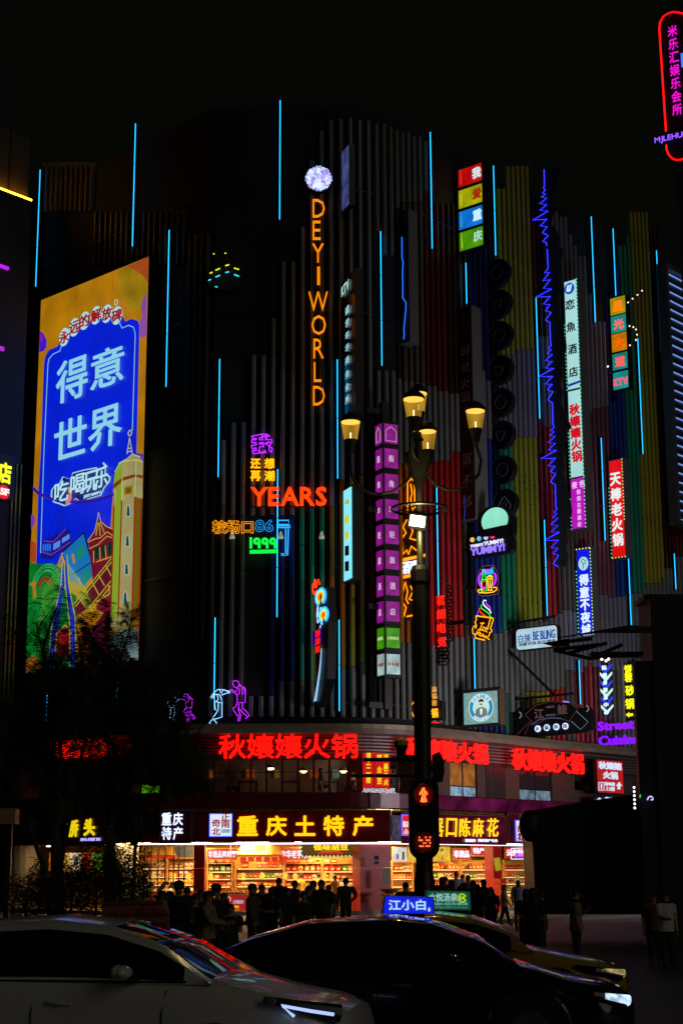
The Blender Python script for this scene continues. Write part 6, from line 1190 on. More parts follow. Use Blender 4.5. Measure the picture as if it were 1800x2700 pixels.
# counters with heaps of food
hp = {'dried': mat('dried_meat', (.22, .03, .015), .5, 0, .7, 9, .8), 'nuts': mat('nuts', (.35, .20, .08), .6, 0, .6, 12, .8), 'pale': mat('pale_snack', (.55, .48, .36), .5, 0, .5, 10, .8)}
def counter(fr, x0, x1, lb, front, heap, yt=2352, dep=1.0, prints=None):
    t = T('food_counter', lb, 'counter', fr, x0, 2400, 0, 'food counters in the shops'); t.o.z = .22; t.e.location.z = .22; X0 = t.p(x0, yt).x; X1 = t.p(x1, yt).x; zt = t.p(x0, yt + 6).z
    t.part('counter_body', MB().box(X0, X1, .02, dep, .0, zt), WSH); t.part('front_panel', MB().box(X0 + .05, X1 - .05, -.0, .018, .08, zt - .08), front)
    mb = MB(); n = int((X1 - X0) / .09)
    for i in range(n * 9):
        x = X0 + .08 + rnd.random() * (X1 - X0 - .16); y = .1 + rnd.random() * (dep - .2); z = zt + .03 + .12 * (1 - abs(y / dep - .5) * 2) * rnd.random(); s_ = rnd.uniform(.03, .06); R_ = M.Rotation(rnd.random() * 3, 3, 'X') @ M.Rotation(rnd.random() * 3, 3, 'Z'); mb.obox((x, y, z), s_ * 2, s_, s_ * .8, R_)
    o = t.part('food_heap', mb, hp[heap]); o['kind'] = 'stuff'; t.part('tray', MB().box(X0 + .03, X1 - .03, .04, dep - .04, zt + .002, zt + .04), mat('tray_steel', (.4, .4, .4), .3, .8)); return t
c1 = counter(FY(71.9), 593, 655, 'counter with a red printed front and a heap of dried meat', em('#a80c18', .85, .2, 2), 'dried'); c1.text('火锅底料', 614, 642, 2374, 2384, em('#c8e0e8', .9), .03); c1.ring('print', 602, 2372, 6, .02, em('#e0b0a8', .9), .03); c1.text('哟!', 616, 630, 2388, 2396, em('#f0b818', 1), .03, bold=.03); c1.text('重庆特产', 610, 632, 2399, 2402, em('#e8b820', .9), .03)
c2 = counter(FY(71.9), 656, 712, 'counter with a violet lit front behind the crowd', em('#7a60d0', .9, .6, 3), 'nuts'); c3 = counter(FY(72.6), 850, 945, 'wooden counter with jars near the large column', WSH, 'pale', 2356); c4 = counter(FY(72.2), 366, 510, 'long counter of bagged snacks behind barred glass', WSH, 'pale', 2348, 1.4)
c5 = counter(FY(72.4), 715, 846, 'wooden counter of nuts in front of the staff', WSH, 'nuts', 2352); c6 = counter(rwf(2.6), 1036, 1290, 'long food counter across the opening right of the red column', WSH, 'dried', 2356); c7 = counter(rwf(3.0), 1335, 1420, 'short counter in the right shop', WSH, 'pale', 2362)
t = T('basket', 'wide woven basket bowl on a wooden stand by the red column', 'basket', rwf(.4), 1028, 2398); t.part('bowl', MB().lathe([(.12, .62), (.30, .70), (.44, .82), (.42, .83), (.28, .74)], 18, cap=False), mat('wicker', (.30, .20, .08), .7, 0, .4, 20)); t.part('stand', MB().box(-.28, -.22, -.25, .25, 0, .6).box(.22, .28, -.25, .25, 0, .6).box(-.28, .28, -.25, .25, .55, .6), WSH)
t = T('stacked_gift_boxes', 'tall stack of red gift boxes against the narrow red column', 'boxes', rwf(.6), 1320, 2402)
for k in range(6): t.part('gift_box', MB().box(-.22, .22, -.18, .18, k * .24, k * .24 + .22), mat('red_box_gloss', (.5, .03, .01), .25))
t = T('notice', 'yellow notice sheet tilted on the narrow red column', 'notice', rwf(.95), 1312, 2298); t.poly('sheet', [(1301, 2264), (1317, 2262), (1322, 2294), (1307, 2298)], em('#b8a818', .7, .15, 9), .05, .01)
t = T('notice', 'white paper notice taped on the large red column', 'notice', FY(70.44), 1018, 2335); t.board('sheet', 1008, 1029, 2290, 2334, .03, .01, mat('paper', (.45, .42, .38), .7, 0, .1, 8))
t = T('door_plate', 'small blue number plate with a dark box below on large red column', 'plate', FY(70.44), 992, 2282); t.board('plate_face', 986, 998, 2257, 2268, .03, .01, mat('plate_blue', (.05, .08, .3), .3)); t.board('box', 986, 998, 2272, 2280, .04, .03, GREYM)
t = T('pillar_box', 'beige box at the far left beside the white round column', 'box', FY(60), 20, 2173); t.part('box_body', MB().box(-.9, t.p(40, 2150).x, 0, .8, 0, t.p(20, 2132).z), mat('beige_box', (.45, .28, .10), .5)); t.part('post', MB().box(-.1, .1, .3, .5, -t.o.z, 0), BLACK)
t = T('shop_products', 'lit goods display behind the trees in the left wing shop', 'display', lwf(3.0), 200, 2380); 
for i in range(5): t.board('goods_panel', 130 + i * 28, 155 + i * 28, 2250, 2300, 0, .1, em(('#c86018', '#d8a040', '#e0c8a0', '#c83010', '#68a020')[i], .7, .7, 5))
t.board('shelf_face', 125, 275, 2305, 2370, .02, .1, mat('shop_wood', (.70, .33, .05), .5))
# ================================================================== STREET LAMP, SIGNAL
PY = 24.6; f = FY(PY)
bx, by = 1117, 2375
t = T('street_lamp', 'black multi armed street lamp with glowing tapered glass heads', 'street lamp', f, bx, by); t.e.location.z = 0; t.o.z = 0
g = lambda x, y, d=0: t.p(x, y, d)
LX = lambda y, z: None
def zrow(y): return g(1115, y).z
xc = g(1116, 2100).x
prof = [(.21, 0), (.21, .30), (.16, zrow(2335)), (.125, zrow(2300)), (.128, zrow(1545)), (.15, zrow(1535)), (.15, zrow(1505)), (.12, zrow(1493)), (.05, zrow(1490))]
t.part('pole', MB().lathe(prof, 12, (xc, 0, 0)), BLACK, smooth=False); t.part('base_flange', MB().lathe([(.30, 0), (.30, .05), (.24, .12), (.21, .2)], 12, (xc, 0, 0)), BLACK)
POLEM = mat('upper_pole_olive', (.05, .055, .035), .35, .3, .2, 8)  # lighter olive than the black pole below
t.part('upper_pole', MB().lathe([(.052, zrow(1490)), (.05, zrow(1235)), (.06, zrow(1230)), (.05, zrow(1140))], 10, (xc, 0, 0)), POLEM)
t.part('hub', MB().lathe([(.05, zrow(1300)), (.10, zrow(1260)), (.23, zrow(1205)), (.24, zrow(1196)), (.07, zrow(1190)), (.055, zrow(1165)), (.09, zrow(1160)), (.06, zrow(1150))], 8, (xc, 0, 0)), BLACK)
gm = bpy.data.materials.new('lamp_glass_lit'); gm.use_nodes = True; N_ = gm.node_tree.nodes; L2 = gm.node_tree.links; b_ = N_['Principled BSDF']
tc = N_.new('ShaderNodeTexCoord'); wv = N_.new('ShaderNodeTexWave'); wv.inputs['Scale'].default_value = 1.2; wv.inputs['Distortion'].default_value = 3; r_ = N_.new('ShaderNodeMapRange'); r_.inputs[3].default_value = .35; r_.inputs[4].default_value = .75
L2.new(tc.outputs['Object'], wv.inputs['Vector']); L2.new(wv.outputs[0], r_.inputs[0]); L2.new(r_.outputs[0], b_.inputs['Emission Strength'])
b_.inputs['Emission Color'].default_value = (*lin('#c89820'), 1); b_.inputs['Base Color'].default_value = (.3, .25, .1, 1); b_.inputs['Roughness'].default_value = .1; b_.inputs['Alpha'].default_value = .55
DISK = em('#ffb850', 3.0); FIL = em('#fff0b0', 3.0)
def lamp(px, yt, yb, w, dy, arm, ytip):
    """head: glass from row yt (top) to yb, w photo px wide at the top"""
    c = g(px, (yt + yb) / 2, -dy); k = 1; zt = g(px, yt, -dy).z; zb = g(px, yb, -dy).z; r = abs(g(px + w / 2, yt, -dy).x - g(px, yt, -dy).x); h = zt - zb; C0 = (c.x, dy, 0)
    hd = t.part('lamp_head', MB().lathe([(.02, zb - h * .82), (.05, zb - h * .75), (r * .45, zb - h * .45), (r * .66, zb - .01), (r * .70, zb)], 18, C0), BLACK, smooth=False)
    t.part('glass', MB().lathe([(r * .68, zb), (r * .82, zb + h * .45), (r * .99, zt)], 24, C0, cap=False), gm, parent=hd)
    t.part('cap', MB().lathe([(r * 1.04, zt), (r * 1.10, zt + .02), (r * 1.0, zt + .06), (r * .5, zt + .13), (.02, zt + .16)], 20, C0, cap=False), BLACK, parent=hd)
    t.part('reflector', MB().lathe([(.001, zt - .012), (r * .97, zt - .01), (r * .97, zt - .002)], 20, C0, cap=False), DISK, parent=hd)
    t.part('filament', MB().lathe([(.012, zb + .02), (.014, zb + h * .4)], 8, C0), FIL, parent=hd)
    if arm: t.part('arm', MB().tube([V((c.x, dy, zb - h * .78))] + [g(x, y, -dy * (1 - i / len(arm))) + V((0, 0, 0)) for i, (x, y) in enumerate(arm)], .026, 8), BLACK)
lamp(924, 1112, 1160, 51, 0, [(926, 1240), (932, 1265), (948, 1287), (972, 1299), (1000, 1303), (1035, 1297), (1062, 1280), (1082, 1255), (1092, 1225)], 0)
lamp(1253, 1083, 1131, 51, 0, [(1268, 1215), (1262, 1250), (1240, 1275), (1210, 1290), (1180, 1292), (1150, 1280), (1130, 1258), (1120, 1225)], 0)
lamp(1090, 1052, 1101, 55, -.55, [(1086, 1150), (1086, 1180), (1092, 1205), (1108, 1215)], 0)
lamp(1103, 1037, 1086, 46, .7, [(1110, 1140), (1112, 1180), (1112, 1210)], 0)
lamp(1127, 1137, 1187, 46, .25, [(1132, 1215), (1122, 1235)], 0)
P = [V((xc + .43 * math.cos(a), .43 * math.sin(a), zrow(1342))) for a in [i * math.pi / 20 for i in range(40)]]
t.part('ring', MB().tube(P, .022, 6, True), BLACK)
for a in (.4, 2.6, 4.2, 5.4): t.part('ring_spoke', MB().tube([V((xc, 0, zrow(1330))), V((xc + .43 * math.cos(a), .43 * math.sin(a), zrow(1342)))], .012, 5), BLACK)
c = g(1100, 1374, .2); Rf = M.Rotation(D2R(-12), 3, 'Y') @ M.Rotation(D2R(28), 3, 'X')
Rf = M.Rotation(D2R(8), 3, 'Y') @ M.Rotation(D2R(-22), 3, 'X')
fl = t.part('floodlight', MB().obox(c + V((0, .05, 0)), .27, .08, .23, Rf), BLACK); pl = bpy.data.lights.new('floodlight_glow', 'POINT'); pl.energy = 45; pl.color = (1, .74, .30); pl.shadow_soft_size = .08
po = bpy.data.objects.new('floodlight_glow', pl); COL.objects.link(po); po.parent = t.e; po.location = c + V((0, -.22, -.12))
t.part('floodlight_panel', MB().obox(c + Rf @ V((0, -.0, 0)), .225, .018, .185, Rf), em('#ffe9b0', 22), parent=fl); t.part('floodlight_bracket', MB().tube([c + V((0, .08, 0)), V((xc, 0, c.z))], .02, 6), BLACK, parent=fl)
# banners bars towards the left with a dome camera
t.part('side_bar', MB().tube([V((xc, 0, zrow(2002))), V((g(957, 2004).x, 0, g(957, 2004).z))], .03, 6), BLACK); t.part('side_bar', MB().tube([V((xc, 0, zrow(2046))), V((g(925, 2046).x, 0, g(925, 2046).z))], .024, 6), BLACK)
t2 = T('dome_camera', 'dome camera with a yellow cap standing on the lamp post bar', 'camera', f, 1058, 2002); t2.part('housing', MB().lathe([(.06, 0), (.07, .1), (.08, .16), (.10, .20)], 12), BLACK); t2.part('cap', MB().lathe([(.105, .201), (.105, .27), (.07, .30)], 12), mat('yellow_cap', (.5, .36, .05), .4)); t2.part('bracket', MB().box(-.02, .3, -.02, .02, .02, .06), BLACK)
# pedestrian signal
f2 = FY(PY - .45)
t = T('pedestrian_signal', 'black pedestrian signal showing a red standing man over red countdown dashes', 'traffic signal', f2, 1118, 2266)
def pill(x0, x1, y0, y1, rb, rt):
    a = t.p(x0, y0); b = t.p(x1, y1); return rr_(a.x, b.x, b.z, a.z, rb, rt)
def rr_(x0, x1, z0, z1, rb, rt):
    o = []
    for cx_, cz_, st, r in ((x1 - rt, z1 - rt, 0, rt), (x0 + rt, z1 - rt, 90, rt), (x0 + rb, z0 + rb, 180, rb), (x1 - rb, z0 + rb, 270, rb)): o += [V((cx_ + r * math.cos(D2R(st + k * 15)), 0, cz_ + r * math.sin(D2R(st + k * 15)))) for k in range(7)]
    return o
t.part('housing', MB().slab(pill(1077, 1159, 2055, 2267, .19, .12), .26), BLACK)
for y in (2097, 2222): t.disc('lens', 1116.5, y, 27, mat('red_lens', (.06, .003, .002), .2), .012, .01, ex=1, n=32); t.ring('visor_rim', 1116.5, y, 28, .012, BLACK, .03)
RS = em('#ff3a20', 3.0); L1 = K = lambda L: [[(940 + x / 5.227, 2000 + y / 5.227) for x, y in P] for P in L]
hot = em('#ffb050', 1.6)
t.disc('glow_disc', 1116.5, 2097, 24, em('#500400', .7), .016, .002); t.disc('glow_disc', 1116.5, 2222, 23, em('#400300', .6), .016, .002)
for P in K([[(922, 408), (935, 420), (930, 438), (908, 438), (908, 418), (922, 408)], [(905, 445), (882, 470), (875, 505)], [(938, 445), (965, 470), (970, 505)], [(905, 450), (912, 520), (890, 600), (910, 602), (922, 540), (936, 602), (962, 598), (940, 520), (940, 450)]]): t.line('signal_man', P, .011, hot, .035); t.line('signal_man_halo', P, .018, em('#ff1808', 1.6), .028)
for x0, x1, y in ((855, 872, 1092), (940, 962, 1092), (1000, 1022, 1090), (852, 912, 1131), (950, 1012, 1131), (912, 932, 1171), (942, 960, 1170), (1000, 1022, 1168), (862, 925, 1212), (950, 1012, 1211)):
    (a, b), = K([[(x0, y), (x1, y)]]); t.line('countdown_dash', [a, b], .011, em('#ff5a30', 2.2), .035)
t.part('mounting', MB().box(-.05, .05, .24, .40, .4, .5), BLACK)
t = T('rear_signal', 'black rear face of a second signal on the lamp pole, right side', 'traffic signal', FY(PY + .3), 1157, 2066); t.part('housing', MB().slab([t.p(x, y) for x, y in ((1140, 1990), (1158, 1982), (1170, 2005), (1172, 2035), (1166, 2062), (1140, 2064))], .2), BLACK); t.part('bracket', MB().box(-.15, -.06, .02, .12, .2, .26), BLACK)
# ================================================================== TREES AND PLANTING at the left
LEAF = mat('dark_leaf', (.035, .06, .02), .6, 0, .4, 3); LEAF2 = mat('hedge_leaf', (.06, .09, .02), .55, 0, .4, 3); BARK = mat('bark', (.05, .04, .03), .85, 0, .3, 8, .6)
def leafy(mb, c, r, n, ln=.30, down=.25):
    """pinnate leaves spread through a ball: a thin stalk with narrow leaflets on both sides"""
    for _ in range(n):
        d = V((rnd.gauss(0, 1), rnd.gauss(0, 1), rnd.gauss(0, .8))); d.normalize(); b = c + d * r * rnd.random() ** .5 * .8
        a = (d + V((rnd.gauss(0, .5), rnd.gauss(0, .5), rnd.gauss(0, .35) - down))).normalized(); s_ = a.cross(V((0, 0, 1))); s_ = s_.normalized() if s_.length > .1 else V((1, 0, 0)); up = s_.cross(a)
        L = ln * rnd.uniform(.7, 1.3); k = 7
        mb.add([b, b + s_ * .006, b + a * L], [(0, 1, 2)])
        for i in range(k):
            p = b + a * L * (i + 1) / k - V((0, 0, L * .18 * ((i + 1) / k) ** 2)); w = L * .36 * math.sin(math.pi * (.22 + .7 * i / k)); t_ = a * w * .45
            for q in (-1, 1): mb.add([p - a * .012, p + a * .012, p + s_ * q * w + t_ - up * w * .15], [(0, 1, 2)])
def tree(name, lb, px, Y, trunk, limbs, clusters, ln=.3, fr=None):
    t = T(name, lb, 'tree', FY(Y), px, 2400, 0, 'street trees at the left'); t.e.location.z = 0; t.o.z = 0; mb = MB()
    mb.tube([V((t.p(x, y).x, d, t.p(x, y).z)) for x, y, d in trunk], .15, 9, r2=.09)
    for P in limbs: mb.tube([V((t.p(x, y).x, d, t.p(x, y).z)) for x, y, d in P], .055, 6, r2=.012)
    t.part('trunk', mb, BARK); mb = MB()
    for x, y, d, r, n in clusters:
        c = t.p(x, y); c = V((c.x, d, c.z)); leafy(mb, c, r, n, ln)
        a, b = limbs[rnd.randrange(len(limbs))][-1][:2]
    t.part('crown', mb, LEAF); return t
def scatter(n, x0, x1, y0, y1, r0, r1, leaves, holes=(), dens=None):
    out = []
    while len(out) < n:
        x = rnd.uniform(x0, x1); y = rnd.uniform(y0, y1)
        if any(((x - a) / rx) ** 2 + ((y - b) / ry) ** 2 < 1 for a, b, rx, ry in holes): continue
        if dens and rnd.random() > dens(x, y): continue
        out.append((x, y, rnd.uniform(-1.2, 1.0), rnd.uniform(r0, r1), leaves))
    return out
HL = [(215, 1975, 50, 22), (60, 2080, 42, 70), (70, 2170, 50, 60), (255, 2195, 40, 40), (150, 2190, 50, 35), (395, 2085, 22, 18), (600, 2060, 60, 60), (500, 1975, 60, 30)]
top = [(105, 1592, 0, .30, 16), (150, 1585, 0, .28, 14), (185, 1600, .2, .34, 20), (215, 1640, 0, .36, 20), (255, 1605, 0, .26, 12), (285, 1628, 0, .34, 22), (320, 1638, 0, .38, 26), (350, 1650, 0, .34, 24), (300, 1600, 0, .2, 8), (240, 1660, 0, .3, 14), (95, 1660, 0, .26, 8), (130, 1640, 0, .24, 6)]
dn = lambda x, y: min(1, .18 + max(0, (y - 1640) / 170.0))
tree('street_tree', 'dark feathery leaved tree in front of billboard bottom, left trunk forked', 148, 33,
     [(150, 2480, 0), (150, 2300, 0), (148, 2230, 0), (142, 2180, 0)], [[(142, 2185, 0), (110, 2090, .1), (70, 2020, .2), (40, 1960, .3)], [(145, 2190, 0), (165, 2060, -.2), (160, 1900, -.1), (120, 1760, 0), (95, 1640, 0)], [(160, 1900, -.1), (120, 1800, .1), (115, 1700, 0), (150, 1600, 0)], [(145, 2190, 0), (190, 2090, .2), (220, 1950, .2), (230, 1800, 0), (200, 1650, 0)], [(120, 2300, 0), (60, 2130, 0), (40, 2080, 0)], [(150, 2330, 0), (185, 2160, 0), (200, 2080, 0)]],
     [c for c in top if c[0] < 200] + scatter(30, 70, 250, 1650, 1790, .26, .36, 18, (), dn) + scatter(60, 10, 250, 1775, 2090, .32, .5, 36, HL), .34)
tree('street_tree', 'broad dark feathery leaved tree right of the first, reaching the red letters', 285, 35,
     [(288, 2480, 0), (290, 2340, 0), (292, 2250, 0), (288, 2170, 0)], [[(288, 2190, 0), (330, 2080, 0), (370, 1980, .2), (420, 1900, .3)], [(290, 2190, 0), (285, 2050, .2), (280, 1900, .2), (320, 1740, 0), (345, 1640, 0)], [(288, 2200, 0), (310, 2000, -.3), (250, 1820, 0), (235, 1680, 0)], [(290, 2230, 0), (260, 2100, 0), (230, 2000, 0)], [(330, 2080, 0), (420, 2000, 0), (500, 1960, -.2)]],
     [c for c in top if c[0] >= 200] + scatter(34, 210, 370, 1640, 1790, .28, .4, 20, (), dn) + scatter(78, 230, 470, 1775, 2085, .36, .54, 36, HL) + scatter(16, 430, 545, 1920, 2080, .3, .42, 26, HL[-2:]), .36)
# feathery rosettes of a small palm between the trees and the shop
t = T('young_palm', 'small palm with drooping blades before the white round column', 'plant', FY(31), 372, 2330); t.e.location.z = 0; t.o.z = 0; mb = MB()
t.part('stem', MB().tube([V((t.p(352, 2400).x, 0, 0)), t.p(355, 2250), t.p(366, 2140)], .035, 6), BARK)
for (cx_, cy_), n_, r_ in (((366, 2135), 46, .42), ((395, 2165), 36, .38), ((352, 2200), 14, .24), ((80, 2150), 20, .36)):
    c = t.p(cx_, cy_)
    for i in range(n_):
        a = rnd.uniform(0, 2 * math.pi); e_ = rnd.uniform(-.9, .7); d = V((math.cos(a) * math.cos(e_), math.sin(a) * math.cos(e_), math.sin(e_))); L = r_ * rnd.uniform(.7, 1.15); s_ = d.cross(V((0, 0, 1))).normalized() * .02
        mb.add([c - s_ * .4, c + s_ * .4, c + d * L * .6 + s_ - V((0, 0, .04)), c + d * L * .6 - s_ - V((0, 0, .04)), c + d * L - V((0, 0, .16 * r_ / .4))], [(0, 1, 2, 3), (3, 2, 4)])
t.part('blades', mb, LEAF)
def bush(lb, px, y, Y, rx, rz, n):
    t = T('hedge_bush', lb, 'bush', FY(Y), px, y, 0, 'bushes in the planter'); t.e.location.z = .5; t.o.z = .5; c = t.p(px, y); mb = MB()
    for _ in range(n):
        a = rnd.uniform(0, 6.28); u = rnd.random() ** .4; v = rnd.uniform(-1, 1); p = V((c.x + math.cos(a) * rx * u * math.sqrt(1 - v * v * .8), math.sin(a) * .6 * u, c.z + v * rz * u * (1.0 + .15 * math.sin(a * 5)))); R_ = M.Rotation(rnd.uniform(0, 6.3), 3, 'Z') @ M.Rotation(rnd.uniform(-1, 1), 3, 'X')
        mb.add([p + R_ @ V(q) for q in ((-.03, 0, 0), (0, -.018, .01), (.035, 0, 0), (0, .018, .01))], [(0, 1, 2, 3)])
    t.part('foliage', mb, LEAF2); t.part('stem', MB().tube([(c.x, 0, -.1), (c.x, 0, c.z)], .03, 5), BARK)
for i, (px, y, rx, rz, n) in enumerate(((70, 2370, .55, .5, 2600), (130, 2345, .5, .6, 2800), (190, 2335, .5, .65, 3200), (255, 2320, .55, .75, 3600), (320, 2300, .6, .8, 4200), (350, 2350, .45, .5, 2400))):
    bush('%s bush in the planter %s' % (('low dark', 'rounded', 'yellowish', 'dense', 'tall', 'small ragged')[i], ('at the far left', 'under the left trunk', 'between the two trunks', 'right of the left trunk', 'under the right trunk', 'touching the shop glass')[i]), px, y, 33, rx, rz, n)
t = T('planter', 'long low stone planter holding the bushes and the trees', 'planter', FY(32), 200, 2470); t.e.location.z = 0; t.o.z = 0; t.part('planter_wall', MB().box(t.p(-60, 2400).x, t.p(395, 2400).x, 0, 4, 0, .5), mat('planter_stone', (.12, .11, .10), .7, 0, .25, 3)); t.part('soil', MB().box(t.p(-60, 2400).x + .2, t.p(395, 2400).x - .2, .2, 3.8, .5, .54), mat('soil', (.03, .02, .015), .9))
t = T('patterned_barrier', 'sloped panel with raised pattern glowing red beside planter', 'barrier', FY(29), 330, 2440); t.e.location.z = 0; t.o.z = 0
pm = mat('red_pattern', (.30, .10, .10), .3, .3, .5, 9, .6); P = [t.p(x, y) for x, y in ((245, 2382), (416, 2378), (470, 2440), (285, 2440))]
t.part('sloped_panel', MB().add([V((P[0].x, .9, P[0].z)), V((P[1].x, .9, P[1].z)), V((P[2].x, 0, .5)), V((P[3].x, 0, .5)), V((P[0].x, .96, P[0].z)), V((P[1].x, .96, P[1].z)), V((P[2].x, .06, .45)), V((P[3].x, .06, .45))], [(0, 1, 2, 3), (4, 7, 6, 5), (0, 4, 5, 1), (3, 2, 6, 7), (0, 3, 7, 4), (1, 5, 6, 2)]), pm); t.part('frame_leg', MB().box(P[3].x, P[3].x + .08, .0, .08, 0, .5).box(P[2].x - .08, P[2].x, .0, .08, 0, .5), BLACK)
mb = MB()
for i in range(22):
    for j in range(5):
        u = (i + .2 + .5 * (j % 2)) / 22; v = (j + .2) / 5; a = V((P[0].x, .9, P[0].z)).lerp(V((P[1].x, .9, P[1].z)), u).lerp(V((P[3].x, 0, .5)).lerp(V((P[2].x, 0, .5)), u), v); mb.obox(a + V((0, -.01, .01)), .03, .12, .02, M.Rotation(.5, 3, 'Z') @ M.Rotation(.4, 3, 'X'))
t.part('raised_dash', mb, pm)['kind'] = 'stuff'
# ================================================================== PEOPLE
SKIN = mat('skin', (.34, .19, .12), .55); HAIR = mat('black_hair', (.012, .010, .009), .5)
def cloth(n, c): return mat('cloth_' + n, c, .85, 0, .2, 12)
CL = {'black': cloth('black', (.015, .015, .017)), 'navy': cloth('navy', (.02, .025, .05)), 'grey': cloth('grey', (.09, .09, .10)), 'white': cloth('white', (.55, .53, .52)), 'yellow': cloth('yellow', (.60, .38, .05)), 'lilac': cloth('lilac', (.30, .26, .34)), 'brown': cloth('brown', (.10, .06, .04)), 'stripe': cloth('stripe', (.22, .20, .12)), 'jeans': cloth('jeans', (.05, .07, .12)), 'khaki': cloth('khaki', (.22, .17, .09)), 'red': cloth('red', (.10, .02, .02))}
SHOE = cloth('shoe', (.03, .03, .03))
PPL = []
BASE = dict(pel=(0, 0, .52), sp=(0, 0, .62), ch=(0, 0, .745), nk=(0, .005, .83), h0=(0, -.004, .872), h1=(0, -.008, .918), h2=(0, -.004, .952), h3=(0, 0, .975))
def person(px, ytop, d, lb, face=0, shirt='black', pants='black', hair='short', female=False, armL=None, armR=None, step=0.0, sit=False, lean=0.0, fr=None, z0=.0, H=None, sleeves=True, hat=False, bag=None, group='people on the pavement'):
    top = at(px, ytop, d); H = H or (top.z - z0); sk = {}; K = dict(BASE)
    sw = .108 if female else .128
    for s_, S in ((-1, 'L'), (1, 'R')):
        st = step * s_
        K['hip' + S] = (.052 * s_, 0, .50); K['kn' + S] = (.058 * s_, -.04 * abs(step) * 2 - st * .5, .275); K['an' + S] = (.058 * s_, -st, .045 + (.05 if st < -.02 else 0)); K['toe' + S] = (.066 * s_, -st - .075, .018 + (.02 if st < -.02 else 0))
        if sit: K['kn' + S] = (.07 * s_, -.24, .50); K['an' + S] = (.07 * s_, -.24, .27); K['toe' + S] = (.07 * s_, -.31, .24)
        K['sh' + S] = (sw * s_, 0, .80); arm = armL if S == 'L' else armR; arm = arm or 'down'
        if arm == 'down': e_, w_, p_ = (.148 * s_, .02 + st * .3, .645), (.142 * s_, -.03 + st * .8, .50), (.138 * s_, -.045 + st * .9, .45)
        elif arm == 'phone': e_, w_, p_ = (.135 * s_, -.03, .655), (.07 * s_, -.14, .70), (.045 * s_, -.165, .735)
        elif arm == 'ear': e_, w_, p_ = (.17 * s_, -.07, .70), (.09 * s_, -.05, .86), (.07 * s_, -.04, .905)
        elif arm == 'up': e_, w_, p_ = (.22 * s_, -.05, .88), (.15 * s_, -.04, .98), (.10 * s_, -.03, .965)
        elif arm == 'fwd': e_, w_, p_ = (.13 * s_, -.05, .66), (.11 * s_, -.19, .63), (.10 * s_, -.235, .635)
        elif arm == 'hip': e_, w_, p_ = (.20 * s_, .04, .66), (.11 * s_, -.02, .56), (.08 * s_, -.03, .55)
        K['el' + S], K['wr' + S], K['pa' + S] = e_, w_, p_
    Rd = dict(pel=(.100, .080), sp=(.088 if female else .102, .072), ch=(.104 if female else .122, .078), nk=(.040, .040), h0=(.042, .048), h1=(.054, .062), h2=(.050, .057), h3=(.028, .032))
    for S in 'LR': Rd.update({'hip' + S: (.068, .072), 'kn' + S: (.048, .050), 'an' + S: (.030, .032), 'toe' + S: (.030, .024), 'sh' + S: (.048, .048), 'el' + S: (.034, .034), 'wr' + S: (.021, .022), 'pa' + S: (.024, .016)})
    names = list(K); ix = {n: i for i, n in enumerate(names)}
    E_ = [('pel', 'sp', 'shirt'), ('sp', 'ch', 'shirt'), ('ch', 'nk', 'skin'), ('nk', 'h0', 'skin'), ('h0', 'h1', 'skin'), ('h1', 'h2', 'skin'), ('h2', 'h3', 'skin')]
    for S in 'LR': E_ += [('pel', 'hip' + S, 'pants'), ('hip' + S, 'kn' + S, 'pants'), ('kn' + S, 'an' + S, 'pants' if pants != 'shorts' else 'skin'), ('an' + S, 'toe' + S, 'shoe'), ('ch', 'sh' + S, 'shirt'), ('sh' + S, 'el' + S, 'shirt'), ('el' + S, 'wr' + S, 'skin' if sleeves else 'shirt'), ('wr' + S, 'pa' + S, 'skin')]
    def LN(p):
        x, y, z = p; 
        if lean and z > .52: y = y - (z - .52) * lean; 
        return V((x * H, y * H, z * H))
    me = bpy.data.meshes.new('body'); me.from_pydata([LN(K[n]) for n in names], [(ix[a], ix[b]) for a, b, _ in E_], []); me.update()
    o = bpy.data.objects.new('body_rig', me); COL.objects.link(o); m = o.modifiers.new('skin', 'SKIN')
    for n, v in zip(names, me.skin_vertices[0].data): v.radius = (Rd[n][0] * H, Rd[n][1] * H); v.use_root = n == 'pel'
    m.use_smooth_shade = True; s2 = o.modifiers.new('sub', 'SUBSURF'); s2.levels = 1; s2.render_levels = 1
    PPL.append(dict(rig=o, K={n: LN(K[n]) for n in names}, E=E_, H=H, loc=V((top.x, top.y, z0)), face=face, lb=lb, shirt=shirt, pants=pants, hair=hair, group=group, hat=hat, bag=bag))
P_ = person
P_(425, 2356, 30, 'woman in dark red top holding a phone to her ear at the left of crowd', 90, 'red', 'black', 'bun', True, armR='ear')
P_(472, 2323, 33, 'tall person in cap raising one arm to the brim', 200, 'black', 'black', 'short', armR='up', armL='phone', hat=True, bag='backpack')
P_(514, 2355, 31, 'short haired person in black looking down, before red column edge', 60, 'black', 'black', armR='phone', armL='phone')
P_(549, 2347, 30, 'man in striped shirt with backpack straps holding a phone out', 80, 'stripe', 'brown', armR='fwd', armL='fwd', bag='backpack')
P_(570, 2331, 32, 'tall person in black cap just behind the striped shirt man', 40, 'black', 'black', armR='fwd', hat=True)
P_(608, 2382, 31, 'child in black standing alone before the red counter', 10, 'black', 'black', armR='fwd', armL='fwd')
P_(665, 2328, 36, 'man in long dark coat standing sideways by the lit counter', 90, 'brown', 'black', armR='fwd', sleeves=False)
P_(690, 2330, 44, 'slim person in navy looking at a glowing phone', 50, 'navy', 'jeans', armR='phone', armL='phone')
P_(735, 2313, 51.5, 'broad man in black seen from behind facing the counter', 180, 'black', 'black', step=.03)
P_(777, 2321, 50, 'person in grey top walking with one foot forward', 120, 'grey', 'black', step=.09, armL='hip')
P_(801, 2347, 36, 'small person in black hidden at the middle of the crowd', 0, 'black', 'black')
